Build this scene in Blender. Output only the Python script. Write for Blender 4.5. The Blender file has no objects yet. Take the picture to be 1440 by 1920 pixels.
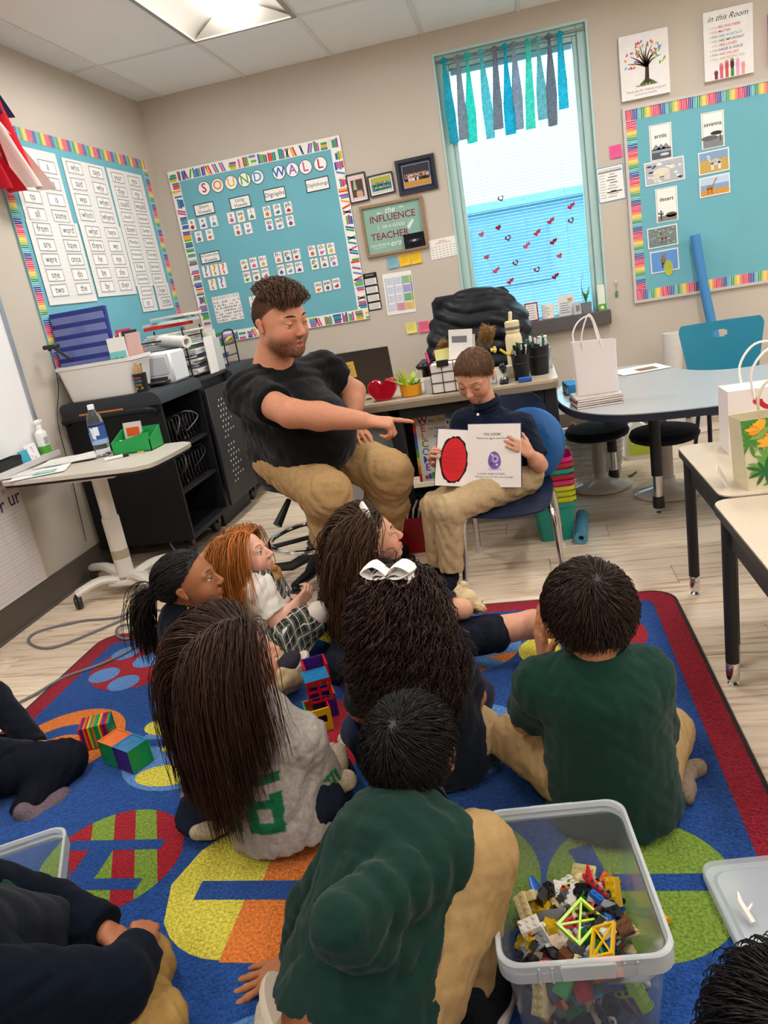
import bpy, math, random
import numpy as np
from mathutils import Matrix, Vector
random.seed(7); RNG = np.random.default_rng(7)
scene = bpy.context.scene
COL = scene.collection
# ------------------------------------------------------------------ camera
FPX = 1405.0
CAMZ = 1.265
_R = (Matrix.Rotation(math.radians(12.2), 3, 'Z') @ Matrix.Rotation(math.radians(73.15), 3, 'X')
      @ Matrix.Rotation(math.radians(-9.84), 3, 'Z'))
cam_data = bpy.data.cameras.new('camera'); cam = bpy.data.objects.new('camera', cam_data)
COL.objects.link(cam); scene.camera = cam
cam_data.sensor_fit = 'HORIZONTAL'; cam_data.sensor_width = 36.0
cam_data.lens = 36.0 * FPX / 1440.0; cam_data.clip_start = 0.02
cam.matrix_world = Matrix.Translation((0, 0, CAMZ)) @ _R.to_4x4()
# ------------------------------------------------------------------ daylight and exposure
world = bpy.data.worlds.new('daylight'); scene.world = world; world.use_nodes = True
_bg = world.node_tree.nodes['Background']
_bg.inputs[0].default_value = (0.60, 0.88, 0.97, 1); _bg.inputs[1].default_value = 5.5
LAMP_STRENGTH = 40.0
scene.view_settings.view_transform = 'Standard'; scene.view_settings.look = 'None'
scene.view_settings.gamma = 1.0; scene.view_settings.use_curve_mapping = False
scene.view_settings.exposure = 0.0
# ------------------------------------------------------------------ measuring helpers
def at(px, py, ax, val):
    """point of the sight line through a photo pixel on the plane axis=val (a real place in the room)"""
    r = _R @ Vector(((px - 720) / FPX, -(py - 960) / FPX, -1.0))
    c = Vector((0, 0, CAMZ)); return c + r * ((val - c[ax]) / r[ax])
def P(px, py, y): return at(px, py, 1, y)
def Fl(px, py, z=0.0): return at(px, py, 2, z)
V = Vector
# ------------------------------------------------------------------ colour and materials
def lin(c):
    if isinstance(c, str):
        c = c.lstrip('#'); c = [int(c[i:i + 2], 16) / 255 for i in (0, 2, 4)]
        return tuple(((x / 12.92) if x <= .04045 else ((x + .055) / 1.055) ** 2.4) for x in c)
    return tuple(c[:3])
_MATS = {}
def mat(name, color=None, rough=.6, metal=0., spec=.5, noise=0., nscale=40., bump=0., bscale=120., alpha=1.,
        trans=0., ior=1.45, emit=None, estr=0., sheen=0., subsurf=0., stretch=None, coat=0., attr=True, randcol=0.):
    """principled material; colour is the mesh's own printed colour attribute unless a colour is given"""
    if name in _MATS: return _MATS[name]
    m = bpy.data.materials.new(name); m.use_nodes = True; nt = m.node_tree; N = nt.nodes; L = nt.links
    b = N['Principled BSDF']; b.inputs['Roughness'].default_value = rough; b.inputs['Metallic'].default_value = metal
    b.inputs['Specular IOR Level'].default_value = spec; b.inputs['IOR'].default_value = ior
    b.inputs['Transmission Weight'].default_value = trans; b.inputs['Alpha'].default_value = alpha
    b.inputs['Sheen Weight'].default_value = sheen; b.inputs['Coat Weight'].default_value = coat
    if subsurf:
        b.inputs['Subsurface Weight'].default_value = subsurf; b.inputs['Subsurface Radius'].default_value = (.012, .004, .002)
        b.inputs['Subsurface Scale'].default_value = 1.0
    if color is None:
        a = N.new('ShaderNodeAttribute'); a.attribute_name = 'Col'; src = a.outputs['Color']
    else:
        r = N.new('ShaderNodeRGB'); r.outputs[0].default_value = (*lin(color), 1); src = r.outputs[0]
    tc = N.new('ShaderNodeTexCoord'); vec = tc.outputs['Object']
    if stretch:
        mp = N.new('ShaderNodeMapping'); mp.inputs['Scale'].default_value = stretch; L.new(vec, mp.inputs['Vector']); vec = mp.outputs[0]
    if noise or randcol:
        hs = N.new('ShaderNodeHueSaturation'); L.new(src, hs.inputs['Color'])
        val = None
        if noise:
            n = N.new('ShaderNodeTexNoise'); n.inputs['Scale'].default_value = nscale; n.inputs['Detail'].default_value = 5; L.new(vec, n.inputs['Vector'])
            mr = N.new('ShaderNodeMapRange'); mr.inputs['From Min'].default_value = .3; mr.inputs['From Max'].default_value = .7
            mr.inputs['To Min'].default_value = 1 - noise; mr.inputs['To Max'].default_value = 1 + noise; L.new(n.outputs[0], mr.inputs[0]); val = mr.outputs[0]
        if randcol:
            oi = N.new('ShaderNodeObjectInfo'); m2 = N.new('ShaderNodeMapRange'); m2.inputs['To Min'].default_value = 1 - randcol; m2.inputs['To Max'].default_value = 1 + randcol
            L.new(oi.outputs['Random'], m2.inputs[0])
            if val is not None:
                mm = N.new('ShaderNodeMath'); mm.operation = 'MULTIPLY'; L.new(val, mm.inputs[0]); L.new(m2.outputs[0], mm.inputs[1]); val = mm.outputs[0]
            else: val = m2.outputs[0]
        L.new(val, hs.inputs['Value']); src = hs.outputs[0]
    L.new(src, b.inputs['Base Color'])
    if bump:
        n = N.new('ShaderNodeTexNoise'); n.inputs['Scale'].default_value = bscale; n.inputs['Detail'].default_value = 4; L.new(vec, n.inputs['Vector'])
        bp = N.new('ShaderNodeBump'); bp.inputs['Strength'].default_value = bump; bp.inputs['Distance'].default_value = .01
        L.new(n.outputs[0], bp.inputs['Height']); L.new(bp.outputs[0], b.inputs['Normal'])
    if emit is not None:
        b.inputs['Emission Color'].default_value = (*lin(emit), 1); b.inputs['Emission Strength'].default_value = estr
    _MATS[name] = m; return m
PRINT = mat('printed_paper', rough=.75, spec=.25)
PAPER = mat('paper', rough=.85, spec=.2, noise=.03, nscale=25)
PLAST = mat('plastic', rough=.42, spec=.45)
MATTE = mat('matte_plastic', rough=.7, spec=.3)
GLOSS = mat('gloss_plastic', rough=.12, spec=.5, coat=.4)
PAINT = mat('painted_metal', rough=.45, spec=.4, noise=.02)
CHROME = mat('chrome', '#d5d5d8', rough=.12, metal=1.)
STEEL = mat('brushed_steel', '#9a9a9c', rough=.35, metal=1.)
CLOTH = mat('woven_cloth', rough=.92, spec=.15, noise=.07, nscale=300, bump=.25, bscale=500, sheen=.15)
WOOD = mat('wood', rough=.55, noise=.18, nscale=6, stretch=(1, 12, 12))
# ------------------------------------------------------------------ mesh building
WM = {}
def tag(o, label=None, cat=None, group=None, kind=None):
    if label: o['label'] = label
    if cat: o['category'] = cat
    if group: o['group'] = group
    if kind: o['kind'] = kind
    return o
def place(o, M, parent=None):
    COL.objects.link(o); WM[o.name] = M.copy()
    if parent is not None:
        o.parent = parent; o.matrix_parent_inverse = WM[parent.name].inverted()
    o.matrix_basis = M; return o
def empty(name, loc, label=None, cat=None, group=None, rz=0, kind=None):
    o = bpy.data.objects.new(name, None); o.empty_display_size = .05
    place(o, Matrix.Translation(V(loc)) @ Matrix.Rotation(rz, 4, 'Z')); return tag(o, label, cat, group, kind)
def rrect(w, h, r, n=4, cx=0, cy=0):
    out = []
    for (sx, sy, a0) in ((1, 1, 0), (-1, 1, 90), (-1, -1, 180), (1, -1, 270)):
        for i in range(n + 1):
            a = math.radians(a0 + 90 * i / n)
            out.append((cx + sx * (w / 2 - r) + r * math.cos(a), cy + sy * (h / 2 - r) + r * math.sin(a)))
    return out
def circle(r, n=16, cx=0, cy=0, ry=None, a0=0):
    ry = ry or r
    return [(cx + r * math.cos(a0 + 2 * math.pi * i / n), cy + ry * math.sin(a0 + 2 * math.pi * i / n)) for i in range(n)]
def frame_of(d, up=(0, 0, 1)):
    z = V(d).normalized(); u = V(up)
    if abs(z.dot(u.normalized())) > .98: u = V((1, 0, 0))
    x = u.cross(z).normalized(); return x, z.cross(x), z
def spline(pts, n=8, closed=False):
    """Catmull-Rom through points"""
    p = [V(q) for q in pts]; out = []
    m = len(p); rng = range(m if closed else m - 1)
    for i in rng:
        g = (lambda k: p[k % m]) if closed else (lambda k: p[max(0, min(m - 1, k))])
        a, b, c, d = g(i - 1), g(i), g(i + 1), g(i + 2)
        for j in range(n):
            t = j / n
            out.append(.5 * ((2 * b) + (c - a) * t + (2 * a - 5 * b + 4 * c - d) * t * t + (3 * b - a - 3 * c + d) * t ** 3))
    if not closed: out.append(p[-1])
    return out
_TXT = {}
def glyphs(s, shear=0., bold=0.):
    k = (s, shear, bold)
    if k in _TXT: return _TXT[k]
    cu = bpy.data.curves.new('t', 'FONT'); cu.body = s; cu.align_x = 'CENTER'; cu.align_y = 'CENTER'
    cu.resolution_u = 2; cu.shear = shear; cu.offset = bold; cu.size = 1
    ob = bpy.data.objects.new('t', cu); COL.objects.link(ob)
    me = ob.to_mesh(); v = [tuple(x.co) for x in me.vertices]; f = [tuple(p.vertices) for p in me.polygons]
    ob.to_mesh_clear(); bpy.data.objects.remove(ob); bpy.data.curves.remove(cu)
    _TXT[k] = (v, f); return v, f
class MB:
    """collects shapes, each with its own colour, and links them as ONE mesh object"""
    def __init__(s, col='#808080'): s.v = []; s.f = []; s.c = []; s.mi = []; s.col = lin(col); s.m = 0; s.T = None
    def color(s, c): s.col = lin(c); return s
    def _add(s, vs, fs, col=None):
        n = len(s.v); c = lin(col) if col is not None else s.col
        if s.T is not None: vs = [s.T @ V(q) for q in vs]
        s.v.extend(tuple(q) for q in vs)
        for f in fs: s.f.append(tuple(n + i for i in f)); s.c.append(c); s.mi.append(s.m)
        return s
    def box(s, c, size, b=0., col=None, R=None):
        hx, hy, hz = size[0] / 2, size[1] / 2, size[2] / 2; c = V(c)
        b = min(b, hx * .9, hy * .9, hz * .9)
        vs = []; ids = {}
        def add(p):
            q = V(p)
            if R is not None: q = R @ q
            vs.append(c + q); return len(vs) - 1
        fs = []
        if b <= 0:
            for x in (-1, 1):
                for y in (-1, 1):
                    for z in (-1, 1): add((x * hx, y * hy, z * hz))
            fs = [(0, 1, 3, 2), (4, 6, 7, 5), (0, 4, 5, 1), (2, 3, 7, 6), (0, 2, 6, 4), (1, 5, 7, 3)]
        else:
            for x in (-1, 1):
                for y in (-1, 1):
                    for z in (-1, 1):
                        ids[x, y, z, 0] = add((x * hx, y * (hy - b), z * (hz - b)))
                        ids[x, y, z, 1] = add((x * (hx - b), y * hy, z * (hz - b)))
                        ids[x, y, z, 2] = add((x * (hx - b), y * (hy - b), z * hz))
            for x in (-1, 1): fs.append(tuple(ids[x, y, z, 0] for y, z in ((-1, -1), (1, -1), (1, 1), (-1, 1))[::x]))
            for y in (-1, 1): fs.append(tuple(ids[x, y, z, 1] for x, z in ((-1, -1), (-1, 1), (1, 1), (1, -1))[::y]))
            for z in (-1, 1): fs.append(tuple(ids[x, y, z, 2] for x, y in ((-1, -1), (1, -1), (1, 1), (-1, 1))[::z]))
            for x in (-1, 1):
                for y in (-1, 1): fs.append((ids[x, y, -1, 0], ids[x, y, -1, 1], ids[x, y, 1, 1], ids[x, y, 1, 0])[::x * y])
                for z in (-1, 1): fs.append((ids[x, -1, z, 0], ids[x, 1, z, 0], ids[x, 1, z, 2], ids[x, -1, z, 2])[::x * z])
            for y in (-1, 1):
                for z in (-1, 1): fs.append((ids[-1, y, z, 1], ids[-1, y, z, 2], ids[1, y, z, 2], ids[1, y, z, 1])[::y * z])
            for x in (-1, 1):
                for y in (-1, 1):
                    for z in (-1, 1): fs.append((ids[x, y, z, 0], ids[x, y, z, 1], ids[x, y, z, 2])[::x * y * z])
        return s._add(vs, fs, col)
    def b2(s, a, b, bev=0., col=None):
        a = V(a); b = V(b); return s.box((a + b) / 2, [abs(b[i] - a[i]) for i in range(3)], bev, col)
    def rings(s, rings, cap=True, closed=False, col=None):
        n = len(rings[0]); vs = [q for r in rings for q in r]; fs = []
        m = len(rings)
        for i in range(m if closed else m - 1):
            a = i * n; b = ((i + 1) % m) * n
            for j in range(n): fs.append((a + j, a + (j + 1) % n, b + (j + 1) % n, b + j))
        if cap and not closed: fs.append(tuple(range(n))[::-1]); fs.append(tuple(range((m - 1) * n, m * n)))
        return s._add(vs, fs, col)
    def tube(s, path, r, n=8, closed=False, cap=True, col=None, flat=None):
        p = [V(q) for q in path]; m = len(p); rs = r if isinstance(r, (list, tuple)) else [r] * m
        out = []; ref = None
        for i in range(m):
            a = p[(i - 1) % m] if (closed or i) else p[i]; b = p[(i + 1) % m] if (closed or i < m - 1) else p[i]
            d = (b - a)
            if d.length < 1e-9: d = V((0, 0, 1))
            d.normalize()
            if ref is None:
                x, y, _ = frame_of(d)
            else:
                x = ref - d * ref.dot(d)
                if x.length < 1e-6: x, y, _ = frame_of(d)
                x.normalize(); y = d.cross(x)
            ref = x
            fy = flat or 1.
            out.append([p[i] + x * (rs[i] * math.cos(2 * math.pi * k / n)) + y * (rs[i] * fy * math.sin(2 * math.pi * k / n)) for k in range(n)])
        return s.rings(out, cap, closed, col)
    def cyl(s, a, b, r, r2=None, n=16, col=None, cap=True): return s.tube([a, b], [r, r if r2 is None else r2], n, cap=cap, col=col)
    def lathe(s, prof, c=(0, 0, 0), n=24, col=None, axis=None, cap=False, sx=1., sy=1.):
        c = V(c); x, y, z = (V((1, 0, 0)), V((0, 1, 0)), V((0, 0, 1))) if axis is None else frame_of(axis)
        rg = [[c + x * (r * sx * math.cos(2 * math.pi * k / n)) + y * (r * sy * math.sin(2 * math.pi * k / n)) + z * h for k in range(n)] for r, h in prof]
        return s.rings(rg, cap, False, col)
    def prism(s, pts, z0, z1, col=None):
        return s.rings([[V((x, y, z0)) for x, y in pts], [V((x, y, z1)) for x, y in pts]], True, False, col)
    def rect(s, x0, y0, x1, y1, z0, z1, col=None): return s.b2((x0, y0, z0), (x1, y1, z1), 0, col)
    def flat(s, pts, z, col=None): return s._add([(x, y, z) for x, y in pts], [tuple(range(len(pts)))], col)
    def frect(s, x0, y0, x1, y1, z, col=None): return s.flat([(x0, y0), (x1, y0), (x1, y1), (x0, y1)], z, col)
    def text(s, t, cx, cy, h, z, col='#202020', maxw=None, shear=0., bold=0., rot=0.):
        v, f = glyphs(t, shear, bold)
        if not v: return s
        x0 = min(q[0] for q in v); x1 = max(q[0] for q in v)
        sc = h; 
        if maxw and (x1 - x0) * sc > maxw: sc = maxw / (x1 - x0)
        mx = (x0 + x1) / 2; ca, sa = math.cos(rot), math.sin(rot)
        return s._add([(cx + sc * ((q[0] - mx) * ca - q[1] * sa), cy + sc * ((q[0] - mx) * sa + q[1] * ca), z) for q in v], f, col)
    def mesh(s, name, smooth=True, ang=38):
        me = bpy.data.meshes.new(name); me.from_pydata(s.v, [], s.f)
        ca = me.color_attributes.new('Col', 'FLOAT_COLOR', 'CORNER')
        cols = np.repeat(np.array([(*c, 1.) for c in s.c], dtype=np.float32), [len(f) for f in s.f], axis=0)
        ca.data.foreach_set('color', cols.ravel())
        if any(s.mi): me.polygons.foreach_set('material_index', s.mi)
        if smooth:
            me.polygons.foreach_set('use_smooth', [True] * len(s.f)); me.set_sharp_from_angle(angle=math.radians(ang))
        return me
    def build(s, name, m=None, parent=None, M=None, smooth=True, label=None, cat=None, group=None, kind=None, ang=38):
        if M is None:
            a = np.array(s.v); c = V(((a[:, 0].min() + a[:, 0].max()) / 2, (a[:, 1].min() + a[:, 1].max()) / 2, a[:, 2].min()))
            s.v = [tuple(q) for q in (a - np.array(c))]; M = Matrix.Translation(c)
        me = s.mesh(name, smooth, ang)
        for q in (m if isinstance(m, (list, tuple)) else [m or PLAST]): me.materials.append(q)
        o = bpy.data.objects.new(name, me); place(o, M, parent); return tag(o, label, cat, group, kind)
def copy_tree(o, M, parent=None):
    """a copy of a thing with copies of its parts and their sub-parts, moved to M"""
    c = o.copy(); base = WM[o.name]; place(c, M, parent)
    for ch in list(o.children):
        copy_tree(ch, M @ base.inverted() @ WM[ch.name], c)
    return c
def inst(name, me, M, parent=None, m=None):
    o = bpy.data.objects.new(name, me); place(o, M, parent); return o
def MX(o, ux, uy):
    ux = V(ux).normalized(); n = ux.cross(V(uy)).normalized(); uy = n.cross(ux)
    M = Matrix.Identity(4)
    for i in range(3): M[i][0], M[i][1], M[i][2], M[i][3] = ux[i], uy[i], n[i], o[i]
    return M
XL, YB, ZC = -2.43, 5.52, 2.73        # left wall, back wall, ceiling
def BW(x, z, d=0., tilt=0.): return MX((x, YB - d, z), (math.cos(tilt), 0, math.sin(tilt)), (-math.sin(tilt), 0, math.cos(tilt)))
def LW(y, z, d=0., tilt=0.): return MX((XL + d, y, z), (0, math.cos(tilt), math.sin(tilt)), (0, -math.sin(tilt), math.cos(tilt)))
TR = Matrix.Translation
def RZ(a): return Matrix.Rotation(a, 4, 'Z')
# ================================================================== the room
def floor_material():
    m = bpy.data.materials.new('vinyl_plank'); m.use_nodes = True; N = m.node_tree.nodes; L = m.node_tree.links; b = N['Principled BSDF']
    tc = N.new('ShaderNodeTexCoord'); oi = N.new('ShaderNodeObjectInfo')
    add = N.new('ShaderNodeVectorMath'); add.operation = 'ADD'; cx = N.new('ShaderNodeCombineXYZ')
    mu = N.new('ShaderNodeMath'); mu.operation = 'MULTIPLY'; mu.inputs[1].default_value = 37.; L.new(oi.outputs['Random'], mu.inputs[0])
    L.new(mu.outputs[0], cx.inputs[0]); L.new(mu.outputs[0], cx.inputs[1]); L.new(tc.outputs['Object'], add.inputs[0]); L.new(cx.outputs[0], add.inputs[1])
    mp = N.new('ShaderNodeMapping'); mp.inputs['Scale'].default_value = (1.1, 17, 1); L.new(add.outputs[0], mp.inputs[0])
    n1 = N.new('ShaderNodeTexNoise'); n1.inputs['Scale'].default_value = 2.3; n1.inputs['Detail'].default_value = 8; n1.inputs['Roughness'].default_value = .62; n1.inputs['Distortion'].default_value = .6
    L.new(mp.outputs[0], n1.inputs[0])
    r = N.new('ShaderNodeValToRGB'); e = r.color_ramp.elements
    e[0].position = .32; e[0].color = (*lin('#b8997a'), 1); e[1].position = .62; e[1].color = (*lin('#f8e6cd'), 1)
    q = r.color_ramp.elements.new(.47); q.color = (*lin('#edd6ba'), 1); L.new(n1.outputs[0], r.inputs[0])
    hs = N.new('ShaderNodeHueSaturation'); mr = N.new('ShaderNodeMapRange'); mr.inputs['To Min'].default_value = .86; mr.inputs['To Max'].default_value = 1.08
    L.new(oi.outputs['Random'], mr.inputs[0]); L.new(mr.outputs[0], hs.inputs['Value']); L.new(r.outputs[0], hs.inputs['Color']); L.new(hs.outputs[0], b.inputs['Base Color'])
    b.inputs['Roughness'].default_value = .38; b.inputs['Specular IOR Level'].default_value = .4
    bp = N.new('ShaderNodeBump'); bp.inputs['Strength'].default_value = .08; L.new(n1.outputs[0], bp.inputs['Height']); L.new(bp.outputs[0], b.inputs['Normal'])
    return m
FLOORM = floor_material()
XR, YF = 4.3, -2.4
sub = MB('#8a7a68'); sub.b2((XL - .1, YF - .1, -.08), (XR + .1, YB + .1, -.006)); floor = sub.build('floor', MATTE, kind='structure')
pw, pl = .184, 1.22
pm = MB(); pm.box((0, 0, -.003), (pl - .0016, pw - .0016, .006), .0012); plank_me = pm.mesh('plank'); plank_me.materials.append(FLOORM)
row = 0; y = YB - pw / 2
while y > .55:
    off = (row * .47) % pl; x = XL - pl + off + pl / 2
    while x - pl / 2 < 2.3:
        a, b_ = max(x - pl / 2, XL), min(x + pl / 2, 2.6)
        if b_ - a > .02:
            o = inst('plank', plank_me, TR(((a + b_) / 2, y, 0)) @ Matrix.Diagonal((((b_ - a) / pl), 1, 1, 1)), floor)
        x += pl
    y -= pw; row += 1
rest = MB('#b7a28a'); rest.b2((XL, YF, -.006), (XR, y + pw / 2, 0)); rest.b2((2.6, y + pw / 2, -.006), (XR, YB, 0)); o = rest.build('plank', FLOORM, floor)
WALLM = mat('wall_paint', '#c9bfb2', rough=.85, spec=.2, noise=.012, nscale=3, bump=.03, bscale=300)
# window opening in the back wall
WX0, WX1, WZ0, WZ1 = -.355, .600, .845, 2.590
w = MB('#c9bfb2')
w.b2((XL - .2, YB, 0), (WX0, YB + .16, ZC + .1)); w.b2((WX1, YB, 0), (XR + .2, YB + .16, ZC + .1))
w.b2((WX0, YB, 0), (WX1, YB + .16, WZ0 - .1)); w.b2((WX0, YB, WZ1), (WX1, YB + .16, ZC + .1))
w.build('wall_back', WALLM, kind='structure', smooth=False)
MB('#c9bfb2').b2((XL - .16, YF - .2, 0), (XL, YB, ZC + .1)).build('wall_left', WALLM, kind='structure', smooth=False)
MB('#c9bfb2').b2((XR, YF - .2, 0), (XR + .16, YB, ZC + .1)).build('wall_right', WALLM, kind='structure', smooth=False)
MB('#c9bfb2').b2((XL, YF - .2, 0), (XR, YF, ZC + .1)).build('wall_front', WALLM, kind='structure', smooth=False)
BASEM = mat('rubber_cove_base', '#5f574f', rough=.6, spec=.3)
MB().b2((XL, YF, 0), (XL + .008, YB - .008, .145)).tube([(XL + .012, YF, .006), (XL + .012, YB - .01, .006)], .008, 6).build('baseboard_left', BASEM, kind='structure')
MB().b2((XL, YB - .008, 0), (XR, YB, .145)).tube([(XL, YB - .012, .006), (XR, YB - .012, .006)], .008, 6).build('baseboard_back', BASEM, kind='structure')
# ------------------------------------------------------------------ ceiling: tiles in a T-bar grid
GX0, GY0 = -2.24, 4.66
TILEM = mat('ceiling_tile', '#fbfbfa', rough=.95, spec=.1, noise=.07, nscale=190, bump=.5, bscale=240)
MB('#b0aca6').b2((XL - .1, YF - .1, ZC + .09), (XR + .1, YB + .1, ZC + .14)).build('ceiling', MATTE, kind='structure'); ceil = bpy.data.objects['ceiling']
xs = [XL] + [GX0 + .61 * i for i in range(0, 11)] + [XR]; xs = [v for v in xs if v <= XR]
ys = [YB] + [GY0 - 1.22 * i for i in range(0, 6)] + [YF]; ys = [v for v in ys if v >= YF]
LIGHTS = [(1 + 1 + 4 * i, 1 + 2 * j) for i in range(3) for j in range(3)]
tm = MB(); tm.box((0, 0, .006), (1, 1, .012), .0); tile_me = tm.mesh('ceiling_tile'); tile_me.materials.append(TILEM)
lights_at = []
for i in range(len(xs) - 1):
    for j in range(len(ys) - 1):
        x0, x1, y1, y0 = xs[i], xs[i + 1], ys[j], ys[j + 1]
        if (i, j) in LIGHTS and x1 - x0 > .6 and y1 - y0 > 1.2: lights_at.append(((x0 + x1) / 2, (y0 + y1) / 2)); continue
        inst('ceiling_tile', tile_me, TR(((x0 + x1) / 2, (y0 + y1) / 2, ZC)) @ Matrix.Diagonal((x1 - x0 - .004, y1 - y0 - .004, 1, 1)), ceil)
GRIDM = mat('white_grid_steel', '#e4e2de', rough=.5)
for x in xs[1:-1]: MB().b2((x - .012, YF, ZC - .006), (x + .012, YB, ZC - .001)).build('grid_bar', GRIDM, ceil)
for y in ys[1:-1]: MB().b2((XL, y - .012, ZC - .0055), (XR, y + .012, ZC - .0005)).build('grid_bar', GRIDM, ceil)
LENS = mat('glowing_diffuser', '#ffffff', rough=.6, emit='#fffdfb', estr=LAMP_STRENGTH)
TROFF = mat('troffer_enamel', '#a29c92', rough=.45)
def troffer():
    r = empty('ceiling_light', (0, 0, 0))
    f = MB('#e8e6e0')
    for sx in (-1, 1): f.b2((sx * .298 - .012, -.604, -.012), (sx * .298 + .012, .604, .0))
    for sy in (-1, 1): f.b2((-.298, sy * .592 - .012, -.012), (.298, sy * .592 + .012, .0))
    f.build('frame', TROFF, r)
    for s in (-1, 1):
        rf = MB('#e4dfd6'); ring = []
        prof = [(.29, -.004), (.25, .03), (.19, .052), (.13, .06), (.095, .055)]
        a = [V((s * x, -.58, z)) for x, z in prof]; b = [V((s * x, .58, z)) for x, z in prof]
        n = len(prof); rf._add(a + b, [(i, i + 1, n + i + 1, n + i) for i in range(n - 1)]); rf.build('reflector', TROFF, r)
    for s in (-1, 1):
        e = MB('#e4dfd6'); e._add([(-.29, s * .58, -.004), (.29, s * .58, -.004), (.13, s * .5, .06), (-.13, s * .5, .06)], [(0, 1, 2, 3)]); e.build('end_cap', TROFF, r)
    l = MB('#ffffff'); prof = [(-.095, .05), (-.08, .02), (-.045, .004), (0, -.002), (.045, .004), (.08, .02), (.095, .05)]
    rg = []
    for yy, k in ((-.56, .55), (-.53, .9), (-.48, 1), (.48, 1), (.53, .9), (.56, .55)): rg.append([V((x * k, yy, .05 + (z - .05) * k)) for x, z in prof])
    l.rings(rg, True); l.build('diffuser', LENS, r)
    bk = MB('#e4dfd6'); bk.b2((-.29, -.59, .062), (.29, .59, .07)); bk.build('housing', TROFF, r)
    return r
tr = troffer()
for k, (x, y) in enumerate(lights_at):
    M = TR((x, y, ZC))
    if k == 0:
        for ch in tr.children: WM[ch.name] = M @ WM[ch.name]
        o = tr; WM[tr.name] = M; tr.matrix_basis = M
    else: o = copy_tree(tr, M)
    vis = abs(x + 1.32) < .1 and y > 3.9
    tag(o, 'recessed fluorescent troffer glowing in the ceiling above the sound wall' if vis else 'recessed fluorescent troffer further along the ceiling, out of the picture', 'ceiling light', 'ceiling troffers')
# ------------------------------------------------------------------ window
win = empty('window_1', ((WX0 + WX1) / 2, YB + .05, WZ0 - .1), kind='structure')
FRAMEM = mat('window_aluminium', '#b4d2ce', rough=.4, spec=.5)
f = MB(); t = .055
for (x0, x1, z0, z1) in ((WX0, WX0 + t, WZ0 - .1, WZ1), (WX1 - t, WX1, WZ0 - .1, WZ1), (WX0 + t, WX1 - t, WZ1 - t, WZ1), (WX0 + t, WX1 - t, WZ0 - .1, WZ0 - .03)):
    f.b2((x0, YB + .03, z0), (x1, YB + .14, z1), .004)
f.build('frame', FRAMEM, win)
f = MB()
for (x0, x1, z0, z1) in ((WX0 + t, WX0 + t + .03, WZ0 - .03, WZ1 - t), (WX1 - t - .03, WX1 - t, WZ0 - .03, WZ1 - t), (WX0 + t + .03, WX1 - t - .03, WZ1 - t - .03, WZ1 - t)):
    f.b2((x0, YB + .05, z0), (x1, YB + .12, z1), .003)
f.build('sash', FRAMEM, win)
f = MB()
f.b2((WX0 + .002, YB - .004, WZ1 - .004), (WX1 - .002, YB + .03, WZ1 + .012)).b2((WX0 - .012, YB - .004, WZ0 - .1), (WX0 + .002, YB + .03, WZ1 + .012)).b2((WX1 - .002, YB - .004, WZ0 - .1), (WX1 + .012, YB + .03, WZ1 + .012))
f.build('casing', FRAMEM, win)
GLASS = mat('window_glass', '#e8fbff', rough=0., trans=1., ior=1.01, spec=.3)
MB().b2((WX0 + t + .03, YB + .052, WZ0 - .03), (WX1 - t - .03, YB + .055, WZ1 - t - .03)).build('pane', GLASS, win)
SLATM = mat('blind_slat', '#cfeaf2', rough=.5, spec=.4)
bl = empty('venetian_blind', ((WX0 + WX1) / 2, YB + .085, WZ0), 'white venetian blind with narrow slats in the tall window', 'blind')
bx0, bx1 = WX0 + t + .034, WX1 - t - .034
MB().b2((bx0, YB + .07, WZ1 - t - .062), (bx1, YB + .1, WZ1 - t - .032)).build('headrail', SLATM, bl)
sm = MB(); q = [(-.0125, -.0012), (-.006, .0004), (0, .001), (.006, .0004), (.0125, -.0012)]
rg = [[V((xx, yy, zz)) for yy, zz in q] + [V((xx, yy, zz - .0006)) for yy, zz in q[::-1]] for xx in (-(bx1 - bx0) / 2, (bx1 - bx0) / 2)]
sm.rings(rg); slat_me = sm.mesh('slat'); slat_me.materials.append(SLATM)
z = WZ0 + .01
while z < WZ1 - .125:
    inst('slat', slat_me, TR(((bx0 + bx1) / 2, YB + .086, z)) @ Matrix.Rotation(math.radians(14), 4, 'X'), bl); z += .0208
for xx in (bx0 + .12, (bx0 + bx1) / 2, bx1 - .12): MB('#eef8fa').cyl((xx, YB + .0735, WZ0), (xx, YB + .0735, WZ1 - .1), .0012, n=5).build('ladder_cord', SLATM, bl)
MB().b2((bx0, YB + .075, WZ0 - .012), (bx1, YB + .098, WZ0)).build('bottom_rail', SLATM, bl)
SILLM = mat('dark_sill', '#5a5654', rough=.5)
MB().b2((WX0 - .02, YB - .06, WZ0 - .105), (WX1 + .02, YB + .03, WZ0 - .012), .004).build('trim_1', SILLM, kind='structure')
# the schoolyard outside: pale paving
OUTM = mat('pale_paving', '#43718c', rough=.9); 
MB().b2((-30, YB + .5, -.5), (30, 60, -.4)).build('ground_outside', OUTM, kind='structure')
sb_ = empty('added_building', (2, 24, -.4), 'pale blue building far outside, seen dimly through the window blind', 'building')  # building added to cover bright sky and turn the lower window blue
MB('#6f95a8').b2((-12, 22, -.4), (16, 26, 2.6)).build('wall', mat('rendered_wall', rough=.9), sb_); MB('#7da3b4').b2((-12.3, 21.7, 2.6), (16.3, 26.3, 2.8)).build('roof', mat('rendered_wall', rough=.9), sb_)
for i in range(6): MB('#5f8598').b2((-9 + i * 4, 21.9, .6), (-7 + i * 4, 22.0, 2.2)).build('window', GLOSS, sb_)
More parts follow.
